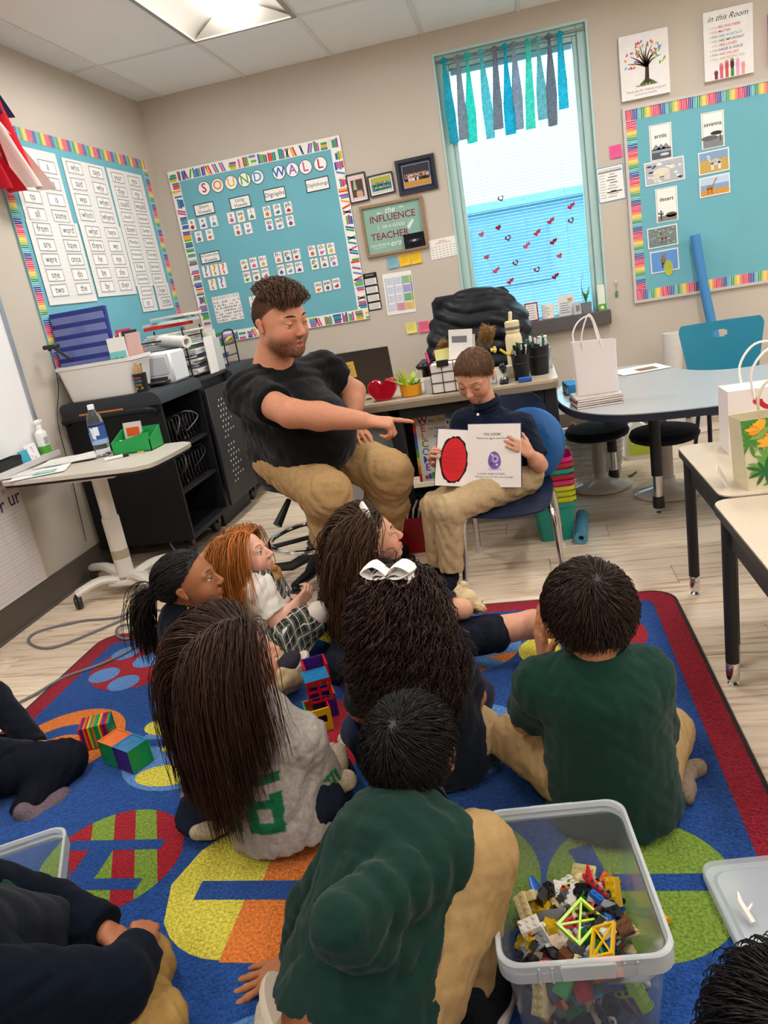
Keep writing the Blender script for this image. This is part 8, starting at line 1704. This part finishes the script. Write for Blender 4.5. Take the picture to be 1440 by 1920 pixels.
hb = [H.w(.094 * math.sin(a), .02, .014 + .104 * math.cos(a)) for a in np.linspace(-1.4, 1.4, 15)]; MB('#e8e2da').tube([V(q) for q in hb], .007, 8, flat=1.9).build('headband', BOWM, P_)
z0 = P(860, 1195, 2.15); b = MB('#5a6068'); b.box(P(866, 1180, 2.165), (.05, .004, .006), R=Matrix.Rotation(.6, 3, 'Y')); b.build('zip_pull', STEEL, P_)
# cream plush held at her elbow
pl_ = empty('plush_toy', P(880, 1130, 2.26), 'cream plush toy lying by the girl with the headband', 'toy'); c0 = A3(P(872, 1122, 2.28)); 
v, f = surface([ell(c0, (.04, .03, .03), None, .02), cap(c0, c0 + A3((.05, -.02, -.03)), .022, .014, .02), cap(c0, c0 + A3((.055, 0.01, -.05)), .014, .009, .012), cap(c0 + A3((-.02, 0, .02)), c0 + A3((.0, .01, .045)), .018, .012, .012), cap(c0, c0 + A3((.03, .02, -.055)), .016, .012, .012)], .004, folds(.003, .02, 4)); mesh_np('body', v, f, lin('#cdb78c'), CLOTH, pl_)
# ---- ginger girl in plaid
PLAID = bpy.data.materials.new('plaid_twill'); PLAID.use_nodes = True
def plaid():
    N = PLAID.node_tree.nodes; L = PLAID.node_tree.links; b = N['Principled BSDF']; b.inputs['Roughness'].default_value = .9; tc = N.new('ShaderNodeTexCoord'); sp = N.new('ShaderNodeSeparateXYZ'); L.new(tc.outputs['Object'], sp.inputs[0]); cur = None
    def band(src_a, src_b, ka, kb, per, lo, hi, ph=0.):
        m = N.new('ShaderNodeMath'); m.operation = 'MULTIPLY'; m.inputs[1].default_value = ka / per; L.new(src_a, m.inputs[0]); m2 = N.new('ShaderNodeMath'); m2.operation = 'MULTIPLY_ADD'; m2.inputs[1].default_value = kb / per; L.new(src_b, m2.inputs[0]); L.new(m.outputs[0], m2.inputs[2])
        a = N.new('ShaderNodeMath'); a.operation = 'ADD'; a.inputs[1].default_value = ph + 50; L.new(m2.outputs[0], a.inputs[0]); fr = N.new('ShaderNodeMath'); fr.operation = 'FRACT'; L.new(a.outputs[0], fr.inputs[0]); g1 = N.new('ShaderNodeMath'); g1.operation = 'GREATER_THAN'; g1.inputs[1].default_value = lo; L.new(fr.outputs[0], g1.inputs[0]); g2 = N.new('ShaderNodeMath'); g2.operation = 'LESS_THAN'; g2.inputs[1].default_value = hi; L.new(fr.outputs[0], g2.inputs[0]); mu = N.new('ShaderNodeMath'); mu.operation = 'MULTIPLY'; L.new(g1.outputs[0], mu.inputs[0]); L.new(g2.outputs[0], mu.inputs[1]); return mu.outputs[0]
    def over(cur, fac, col, st):
        mx = N.new('ShaderNodeMix'); mx.data_type = 'RGBA'; sc = N.new('ShaderNodeMath'); sc.operation = 'MULTIPLY'; sc.inputs[1].default_value = st; L.new(fac, sc.inputs[0]); L.new(sc.outputs[0], mx.inputs[0])
        if cur is None: mx.inputs[6].default_value = (*lin('#17191c'), 1)
        else: L.new(cur, mx.inputs[6])
        mx.inputs[7].default_value = (*lin(col), 1); return mx.outputs[2]
    X, Y, Z = sp.outputs
    for (a, c, ka, kb) in ((X, Y, .8, .6), (Z, Y, .8, -.6)):
        cur = over(cur, band(a, c, ka, kb, .05, .05, .42), '#6a6a68', .55); cur = over(cur, band(a, c, ka, kb, .05, .20, .26), '#e4ddd0', .8); cur = over(cur, band(a, c, ka, kb, .05, .66, .71), '#d8d0c0', .75); cur = over(cur, band(a, c, ka, kb, .05, .80, .83), '#7a8a4a', .6)
    L.new(cur, b.inputs['Base Color'])
plaid()
P_, H, B, j, coll = kid('ginger-haired girl in a black and white plaid jumper over a white blouse', (-1.01, 2.45), 8, P(458, 1040, 2.43), heading(2, 16), 1.0, '#e2ac94', '#c87a6e', '#e09a86', shirt='#e6ddd2', pants='#c9b9a8', slv=.78, face=True, iris='#5a6a70', browc='#9a6a3a', lid=.006, legs=False,
    J=dict(shR=P(478, 1110, 2.36), shL=P(455, 1100, 2.55), elR=P(520, 1165, 2.34), wrR=P(553, 1135, 2.40), elL=P(500, 1150, 2.56), wrL=P(530, 1125, 2.48)), hands=dict(R=((.5, .5, .3), (-.3, .6, .2), -1, .7, (.7, .7, .7, .7), (.4, .3), .05), L=((.7, -.2, .2), (-.3, -.2, -.5), 1, .7, (.7, .7, .7, .7), (.4, .3), .05)))
dp = [cap(j['pelv'] + A3((0, 0, -.02)), j['chest'] + A3((0, 0, .0)), .130, .121, .03, (B.f, .82)), cap(j['chest'], lerp(j['chest'], j['neck'], .55), .112, .085, .03, (B.f, .82))]
for s_ in 'LR': dp.append(cap(lerp(j['sh' + s_], j['neck'], .35), j['chest'], .048, .07, .03))
garment('plaid_jumper', dp, .007, '#222222', PLAID, P_); sk = [ell(A3(P(500, 1195, 2.42)) + A3((0, 0, -.02)), (.20, .17, .075), B.R, .04), cap(P(500, 1190, 2.40), P(585, 1165, 2.36), .085, .06, .04), cap(P(500, 1200, 2.42), P(560, 1200, 2.28), .08, .065, .04, None, 'e')]
garment('plaid_skirt', sk, .007, '#222222', PLAID, P_, folds(.004, .05, 9))
v, f = surface([cap(P(575, 1165, 2.37), P(598, 1150, 2.36), .042, .040, .02), cap(P(598, 1150, 2.36), P(596, 1160, 2.55), .040, .032, .02)], .006); mesh_np('tights', v, f, lin('#e6d9cc'), JERSEY, P_)
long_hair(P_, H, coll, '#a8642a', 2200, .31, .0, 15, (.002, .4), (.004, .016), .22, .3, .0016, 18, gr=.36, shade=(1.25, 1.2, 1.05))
td = empty('teddy_bear', P(512, 1080, 2.42), 'small tan teddy bear held by the ginger girl', 'toy'); c0 = A3(P(511, 1076, 2.44)); v, f = surface([ell(c0, (.034, .034, .034), None, .01), ell(c0 + A3((0, 0, -.055)), (.035, .03, .04), None, .02), ell(c0 + A3((.02, -.02, .03)), (.012, .008, .012), None, .006), ell(c0 + A3((-.024, -.01, .03)), (.012, .008, .012), None, .006), ell(c0 + A3((.02, -.024, -.008)), (.014, .014, .011), None, .008)], .0035, folds(.003, .008, 3)); mesh_np('body', v, f, lin('#a87c46'), CLOTH, td)
# ---- girl with ponytail
P_, H, B, j, coll = kid('girl with black ponytail and gold earring in a navy polo', (-1.205, 2.085), 30, P(352, 1088, 2.08), heading(16, 8), 1.04, '#9c6440', '#8a4a40', '#a8684a', shirt='#0d121c', pants='#b7a27a', slv=.8, face=True, browc='#140e0c', iris='#2a1a12',
    J=dict(shR=P(372, 1190, 2.02), shL=P(330, 1175, 2.2), elR=P(400, 1270, 2.06), wrR=P(470, 1260, 2.14), elL=P(420, 1240, 2.26), wrL=P(480, 1240, 2.22), hipR=P(375, 1310, 2.05), knR=P(535, 1265, 2.12), anR=P(480, 1295, 1.98), hipL=P(400, 1290, 2.14), knL=P(500, 1225, 2.30), anL=P(545, 1230, 2.26)))
q, P0, Nn = roots_on(H, 2400, 2); tie = H.w(0, -.105, .0); D0 = tie - P0; D0 -= Nn * (D0 * Nn).sum(1)[:, None]; rgx = np.random.default_rng(2); ds = np.linalg.norm(tie - P0, axis=1)
Pth = grow(P0, D0, ds * 1.15, 10, skull(H), 0., rgx.uniform(.003, .009, len(q)), 2, jit=.05, pull=lambda X, k: (tie - X) / (np.linalg.norm(tie - X, axis=1)[:, None] + .01) * .6); parts = [cap_shell(H, '#120c0a', 1.06, mottle=.1), strands(Pth, .0014, '#150e0c', 2, .3, .8)]
n_ = 420; T0 = tie + rgx.normal(0, .009, (n_, 3)); Dt = np.tile(-np.array(H.f) * .8 + np.array(H.u) * .15, (n_, 1)) + rgx.normal(0, .25, (n_, 3)); parts.append(strands(grow(T0, Dt, .24 * rgx.uniform(.75, 1.1, n_), 14, coll, .26, rgx.uniform(.004, .02, n_), 4, (.002, .4), .1), .0016, '#150e0c', 5, .3, .3)); v, f, C = join(parts); mesh_np('hair', v, f, C, HAIRM, P_)
MB('#101014').tube([V(tie + A3(H.r) * .019 * math.cos(a) + A3(H.u) * .019 * math.sin(a)) for a in np.linspace(0, 6.283, 15)[:-1]], .007, 8, closed=True).build('hair_tie', CLOTH, P_)
e_ = H.w(.078, -.008, -.042); MB('#d8b04a').tube([V(e_ + A3((0, 0, -.006 - .006 * math.cos(a)))) + V(A3(H.f)) * .006 * math.sin(a) for a in np.linspace(0, 6.283, 11)[:-1]], .0012, 5, closed=True).lathe([(0, -.004), (.004, 0), (0, .004)], V(e_ + A3((0, 0, -.018))), 8).build('earring', mat('gold', '#d8b04a', rough=.25, metal=1.), P_)
shoe(P(520, 1265, 2.08), P(560, 1222, 2.14), (-.25, -.35, .9), .034, '#34303a', '#c8b8ac', P_)
# ---- boy in green in front, leaning on his hand
hc = P(772, 1400, 1.14); jn = dict(pelv=A3(P(660, 1868, .86)), neck=A3(P(775, 1512, 1.07)), shL=A3(P(675, 1580, 1.09)), shR=A3(P(838, 1590, 1.0)), elL=A3(P(590, 1705, 1.05)), wrL=A3(P(560, 1812, 1.05)), elR=A3(P(645, 1735, .82)), wrR=A3(P(815, 1822, .92)))
jn['wrL'][2] = max(jn['wrL'][2], .05); jn['chest'] = lerp(jn['pelv'], jn['neck'], .72)
P_, H, B, j, coll = kid('boy with short black hair in a long-sleeved dark green shirt, leaning on one hand', (-.40, .86), 68, hc, heading(76, 4), 1.0, '#b0724c', '#8a4a40', '#b87858', shirt='#133029', sleeve='long', legs=False, J=jn, hands=dict(L=((-.95, -.1, -.28), (.1, .1, -1), 1, .80, (.06, .05, .06, .1), (.55, .1), .16), R=((.25, .35, .95), (-.9, .2, 0.1), -1, .74, (.5, .5, .5, .5), (.3, .2), .05)), fold=.006, tors=1.04, hem=.02, colh=.034)
short_hair(H, P_, '#120d0c', 4600, .034, (.02, -.42, .88), 1.0, 6, .008, .28, -.70, .6)
lp = [ell(jn['pelv'] + A3((.02, .03, -.08)), (.115, .10, .09), B.R, .03), cap(jn['pelv'] + A3((.08, .02, -.04)), P(893, 1600, 1.02), .085, .066, .03), cap(P(893, 1600, 1.02), P(872, 1840, .98), .064, .048, .02, None, 'e'), cap(jn['pelv'] + A3((-.05, .0, -.05)), (-.44, 1.0, .08), .075, .06, .03), cap((-.44, 1.0, .08), (-.53, .80, .06), .055, .045, .02)]
garment('trousers', lp, .007, '#a5875a', TWILL, P_, folds(.004, .05, 21)); v, f = surface([cap(lerp(jn['pelv'], jn['chest'], -.2), lerp(jn['pelv'], jn['chest'], .2), .10, .10, .02, (B.f, .85))], .008); mesh_np('lower_back', v, f, lin('#8a5438'), SKIN, P_)
shoe((-.20, .93, .05), (-.155, 1.07, .045), (0, 0, 1), .04, '#15161a', '#d8cdc0', P_, sole_h=.02); shoe((-.52, .86, .06), (-.58, .97, .06), (-.3, -.6, -.8), .038, '#c8b8a4', '#d8cab8', P_)
# ---- child at the left edge
P_, H, B, j, coll = kid('child in navy at the left edge, legs folded and hands in lap', (-1.80, 1.66), 20, (-1.86, 1.70, .56), heading(20, 0), 1.0, '#c28a6a', shirt='#0d121c', sleeve='long', pants='#12151f', J=dict(shR=V((-1.75, 1.55, .37)), elR=V((-1.69, 1.56, .22)), wrR=P(62, 1412, 1.72), shL=V((-1.86, 1.78, .37)), elL=V((-1.76, 1.85, .22)), wrL=P(70, 1400, 1.78), hipR=V((-1.72, 1.60, .10)), knR=P(122, 1425, 1.72), anR=P(40, 1540, 1.56), hipL=V((-1.78, 1.72, .10)), knL=P(60, 1430, 1.82), anL=P(20, 1480, 1.7)), hands=dict(R=((.9, .25, -.05), (.1, .2, -1), -1, .72, (.3, .3, .3, .3), (.4, .2), .05), L=((.95, -.15, -.05), (.0, 0, -1), 1, .72, (.3, .3, .3, .3), (.4, .2), .05)))
short_hair(H, P_, '#1a1210', 1500, .05, seed=9); shoe(P(75, 1545, 1.55), P(128, 1478, 1.66), (-.5, .3, .75), .038, '#6a5a62', '#8a7a80', P_)
# ---- child at the lower left
P_, H, B, j, coll = kid('child in navy fleece and khaki trousers at the lower left, hands clasped', (-1.02, .80), 42, (-1.10, .80, .60), heading(45, 0), 1.0, '#a86a48', shirt='#0f151f', sleeve='long', pants='#a8854c', tors=1.3, smat=mat('fleece', rough=1., spec=.05, noise=.08, nscale=150, bump=.2, bscale=200, sheen=.03), J=dict(shR=V((-.96, .68, .40)), elR=P(215, 1850, .88), wrR=P(262, 1785, .98), shL=V((-1.14, .92, .38)), elL=P(90, 1710, 1.06), wrL=P(200, 1748, 1.02), hipR=V((-.98, .70, .10)), knR=V((-.775, .90, .075)), anR=V((-.86, 1.0, .05)), hipL=V((-1.08, .82, .10)), knL=P(268, 1815, 1.03), anL=V((-.92, .92, .05))), hands=dict(R=((-.3, .9, .0), (-.5, -.1, -.8), -1, .7, (.8, .8, .8, .8), (.35, .3), .03), L=((.85, -.35, -.2), (-.1, -.4, -.9), 1, .8, (.6, .6, .6, .6), (.35, .3), .03)), fold=.003)
short_hair(H, P_, '#1a1210', 1500, .05, seed=10)
garment('jacket_front', [cap(j['chest'], P(85, 1745, 1.0), .11, .06, .04), cap(j['hipR'], lerp(j['hipR'], j['knR'], .55), .10, .085, .03, None, 'e')], .008, '#0f151f', JERSEY, P_, folds(.003, .07, 3))
MB('#16382c').tube(spline([P(-30, 1625, .975), P(50, 1690, .985), P(118, 1748, 1.0)], 5), .011, 8, flat=.5).build('zip_placket', JERSEY, P_)
# ---- child at the lower right, only the head in view
P_, H, B, j, coll = kid('child with thick black hair at the lower right corner', (.19, .42), 92, (.197, .55, .49), heading(95, -5), 1.06, '#a06a48', shirt='#14352c')
short_hair(H, P_, '#0e0a09', 4600, .06, (.0, -.4, .9), .8, 12, .014, .3, -.7, .55, .0, .0012)
# ---- coat over the office chair
ct = empty('puffer_coat', (-.28, 4.7, .6), 'black puffer coat with fur-trimmed cuffs hung over the office chair', 'coat'); c0 = A3((-.25, 4.80, .86))
def quilt(X): return -.016 * np.abs(np.sin((X[:, 2] + .25 * X[:, 0] + .02 * np.sin(X[:, 0] * 14)) * 3.14 / .085)) + folds(.003, .12, 4)(X)
v, f = surface([ell(c0 + A3((.0, .03, .0)), (.31, .12, .27), None, .05), cap(c0 + A3((-.22, -.05, -.02)), c0 + A3((-.27, -.12, -.22)), .09, .07, .05), cap(c0 + A3((.2, -.05, .02)), c0 + A3((.26, -.12, -.2)), .10, .08, .05), ell(c0 + A3((.02, -.02, -.2)), (.28, .12, .2), None, .05)], .009, quilt); mesh_np('shell', v, f, lin('#14161b'), mat('nylon', rough=.5, spec=.35, bump=.06, bscale=25), ct)
for (px, py, d, n_, nm) in ((832, 655, (-.4, -.3, -.5), 1, 'left'), (912, 628, (.3, -.2, .8), 2, 'right')):
    c1 = A3(P(px, py, 4.56)); d = nrm(d); rg = np.random.default_rng(n_); t = rg.uniform(-.05, .05, (900, 1)); q = rg.normal(size=(900, 3)); q -= (q @ d)[:, None] * d; q /= np.linalg.norm(q, axis=1)[:, None]; Pth = grow(c1 + d * t + q * .012, q + rg.normal(0, .35, (900, 3)), .04, 5, [ell(c1, (.008, .008, .008))], .06, .0, n_); v, f, C = strands(Pth, .0011, '#a07a48', n_, .35); mesh_np('fur_trim', v, f, C, HAIRM, ct)
# ---- reading boy
jb = dict(pelv=(-.09, 3.12, .42), shR=P(872, 792, 3.13), shL=P(978, 800, 3.11), elR=P(846, 872, 3.08), wrR=P(817, 868, 3.01), elL=P(1012, 872, 3.02), wrL=P(993, 850, 2.965), hipL=(-.05, 3.07, .40), hipR=(-.12, 3.15, .40), knL=P(842, 955, 2.86), anL=P(846, 1068, 2.87), knR=P(815, 950, 2.97), anR=P(822, 1058, 2.96))
P_, H, B, j, coll = kid('boy in navy polo sitting on a chair and showing an open picture book', (-.09, 3.12), -105, P(889, 700, 3.06), heading(-112, -32), 1.0, '#d39c80', '#bc7064', '#d48a76', shirt='#101a2b', pants='#b8a07a', J=jb, face=True, lid=-.0045, browc='#7a5a40', slv=.8, up=(.12, 0, 1), hands=dict(R=((-.15, -.55, .65), (.85, -.35, 0), -1, .72, (.75, .7, .7, .7), (.5, .3), .08), L=((-.55, -.35, .65), (-.5, .8, -.1), -1, .78, (.55, .6, .6, .6), (.7, .4), .12)), hem=.03)
short_hair(H, P_, '#6d5038', 4400, .024, (.05, -.45, .85), .8, 14, .0045, .3, -.42, .60, .3); tag(P_, group=None)
MB('#e8e4dc').lathe([(0, .002), (.0055, .0015), (.0055, -.001), (0, -.001)], V(P(896, 777, 2.985)), 12, axis=(0, -1, .2)).build('button', PLAST, P_)
for a_, t_ in ((P(848, 1088, 2.90), P(836, 1108, 2.78)), (P(822, 1080, 2.98), P(810, 1090, 2.86))): a_ = V((a_.x, a_.y, .05)); shoe(a_, V((t_.x, t_.y, .045)), (0, 0, 1), .036, '#191c28', '#cfc4b4', P_, sole_h=.018)
# ---- picture book
bkr = empty('picture_book', P(878, 912, 2.97), 'open white picture book with red burnt-edged oval and purple egg', 'book'); PG = mat('coated_page', rough=.5, spec=.3)
tl, tm_, tr_, bl2, bm, br_ = P(813, 804, 2.955), P(877, 796, 2.985), P(976, 787, 2.945), P(815, 910, 2.92), P(880, 913, 2.95), P(977, 914, 2.91)
for nm, a0, a1, b0 in (('left_page', bl2, bm, tl), ('right_page', bm, br_, tm_)):
    Mp = MX(a0, a1 - a0, b0 - a0); w_, h_ = (a1 - a0).length, (b0 - a0).length; b = MB('#efe8e2'); b.rect(0, 0, w_, h_, -.006, 0); b.rect(-.002, -.003, w_ + .003, h_ + .003, -.009, -.006, '#3a2f5a')
    if nm[0] == 'l':
        rd = random.Random(3); e_ = [(w_ * .5 + w_ * .40 * (1 + rd.uniform(-.07, .07)) * math.cos(a), h_ * .47 + h_ * .42 * (1 + rd.uniform(-.04, .04)) * math.sin(a)) for a in np.linspace(0, 6.283, 41)[:-1]]; b.flat(e_, .0004, '#241312'); b.flat(circle(w_ * .35, 36, w_ * .5, h_ * .47, h_ * .385), .0008, '#d4262e')
        for i in range(14): q = w_ * (.12 + .1 * ((i * 7) % 3)); b.frect(w_ * .5 - q, h_ * .24 + i * h_ * .033, w_ * .5 + q, h_ * .24 + i * h_ * .033 + .0012, .001, '#8a1a20')
    else:
        b.text('OH, LOOK!', w_ * .47, h_ * .84, .02, .0006, '#2a262c', .07, bold=.01); b.text("There's an egg in your book!", w_ * .47, h_ * .78, .012, .0006, '#3a363c', .13); b.text('It looks ready to hatch...', w_ * .45, h_ * .215, .012, .0006, '#3a363c', .12); b.text("Whatever you do, don't turn the page...", w_ * .5, h_ * .165, .012, .0006, '#3a363c', .16)
        eg = [(w_ * .5 + .026 * math.cos(a) * (1 - .12 * math.sin(a)), h_ * .43 + .036 * math.sin(a)) for a in np.linspace(0, 6.283, 29)[:-1]]; b.flat(circle(.03, 14, w_ * .5, h_ * .43 - .036, .004), .0005, '#c8bcd8'); b.flat(eg, .0008, '#7a62a8'); b.flat(circle(.014, 14, w_ * .5 + .004, h_ * .43 + .006, .016), .001, '#b8a4d4')
        for dx, dy, rr in ((-.012, -.014, .006), (.01, -.018, .005), (-.008, .022, .005), (.003, .006, .006)): b.flat(circle(rr, 10, w_ * .5 + dx, h_ * .43 + dy), .0012, '#d8cae8' if rr < .006 else '#5a3f90')
    b.build(nm, PG, bkr, M=Mp)
# ---- the seated man
tone, ml = '#c98b6c', 1.30; Hm = Frame3(P(526, 596, 3.0), heading(-32, -12), (-.06, .0, 1), ml)
Jm = {k: A3(v) for k, v in dict(neck=P(512, 690, 3.06), shR=P(466, 738, 2.97), shL=P(606, 700, 3.30), elR=P(545, 775, 2.74), wrR=P(682, 789, 2.79), elL=P(664, 735, 3.36), wrL=P(655, 795, 3.22), pelv=(-1.03, 3.19, .63), hipR=(-1.08, 3.09, .60), hipL=(-.93, 3.26, .60), knR=P(612, 925, 2.80), anR=P(640, 1078, 2.92), knL=P(730, 888, 3.06), anL=P(718, 1012, 3.22)).items()}
P_ = person('bearded man in a black tee and khaki trousers, pointing at the book', (-1.03, 3.19, .52)); fw = A3((.72, -.69, 0)); ch = A3(P(535, 765, 3.10))
tp = [cap(Jm['pelv'] + A3((-.02, 0, -.02)), ch, .20, .185, .06, (fw, .95)), ell(A3(P(580, 815, 3.02)), (.20, .20, .19), None, .08), cap(Jm['shR'], Jm['shL'], .088, None, .07), cap(ch, Jm['neck'], .17, .075, .06), cap(Jm['shR'], lerp(Jm['shR'], Jm['elR'], .62), .088, .078, .05, None, 'e'), cap(Jm['shL'], lerp(Jm['shL'], Jm['elL'], .55), .085, .075, .05, None, 'e'), ell(Jm['pelv'] + A3((-.03, .02, .0)), (.2, .2, .13), None, .05)]
garment('t_shirt', tp, .009, '#0f0f11', JERSEY, P_, (lambda X, f1=folds(.005, .1, 31), f2=folds(.0025, .04, 6): f1(X) + f2(X)))
lp = [ell(Jm['pelv'] + A3((0, 0, -.02)), (.19, .19, .125), None, .04)] + [q for s_ in 'RL' for q in (cap(Jm['hip' + s_], Jm['kn' + s_], .118, .092, .05), cap(Jm['kn' + s_], lerp(Jm['kn' + s_], Jm['an' + s_], .4), .092, .09, .04), cap(lerp(Jm['kn' + s_], Jm['an' + s_], .4), Jm['an' + s_], .09, .072, .03, None, 'e'))]
garment('trousers', lp, .009, '#ab8b5f', TWILL, P_, (lambda X, f1=folds(.008, .08, 33), f2=folds(.003, .035, 8): f1(X) + f2(X)))
parts = []; hp = head_prims(Hm, .0032, .0035, True) + [cap(Hm.w(0, -.022, -.05), Jm['neck'], .068, .082, .03), cap(Jm['neck'], ch, .07, .12, .04)]; v, f = surface(hp, .0036); parts.append((v, f, skin_color(v, Hm, tone, '#b4645c', '#d07f6c', '#2c1a12')))
dR = nrm(Jm['wrR'] - Jm['elR']); arm_skin(Jm['shR'], Jm['elR'], Jm['wrR'], 1.75, parts, tone, (dR + A3((.1, .08, -.02)), (-.15, .25, -1), 1, 1.08, (1.15, .03, 1.15, 1.15)[1:2] + (1.1, 1.15, 1.15), (.5, .5), .05), (.036, .031, .0195))
arm_skin(Jm['shL'], Jm['elL'], Jm['wrL'], 1.7, parts, tone, ((.45, -.75, -.25), (-.1, .1, -1), 1, 1.0, (.25, .25, .25, .3), (.5, .2), .12), (.036, .030, .0195)); v, f, C = join(parts); mesh_np('body', v, f, C, SKIN, P_)
eyes(Hm, P_, Hm.f - Hm.u * .25, '#4a5a60'); brow(Hm, P_, '#3a2416', .0052); lash(Hm, P_, lid=.0032); neck_ring(Hm, lerp(Jm['neck'], ch, .12), '#0f0f11', P_, JERSEY, .088, .0, 1.0, 'neckband')
q, P0, Nn = roots_on(Hm, 5200, 1, -.5, .55); rg = np.random.default_rng(1); top = (q[:, 2] > .66) | ((q[:, 2] > .52) & (q[:, 1] > .35)); fwd = np.array(Hm.f); hcm = Hm.w(*HC)
Ps = grow(P0[~top], -np.array(Hm.u) * .6 + Nn[~top] * .1 + fwd * -.2, .008, 4, skull(Hm), .1, .002, 3, jit=.1); Dt = fwd * 1.0 + np.array(Hm.r) * .3 + Nn[top] * .5 + rg.normal(0, .04, (top.sum(), 3)); Pt = grow(P0[top], Dt, .07 * rg.uniform(.8, 1.1, top.sum()), 9, skull(Hm), .02, rg.uniform(.006, .024, top.sum()), 5, (0, 0), .02, lambda X, k: -(X - hcm) / np.linalg.norm(X - hcm, axis=1)[:, None] * (.10 * k))
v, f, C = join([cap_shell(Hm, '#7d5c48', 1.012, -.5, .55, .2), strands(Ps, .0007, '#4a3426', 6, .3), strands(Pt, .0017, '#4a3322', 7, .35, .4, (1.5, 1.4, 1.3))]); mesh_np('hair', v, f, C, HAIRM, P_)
shoe((Jm['anR'][0], Jm['anR'][1], .06), (Jm['anR'][0] + .14, Jm['anR'][1] - .14, .055), (0, 0, 1), .05, '#1a1816', '#2a2622', P_); shoe((-.735, 3.28, .06), (-.62, 3.25, .055), (0, 0, 1), .048, '#1a1816', '#2a2622', P_)
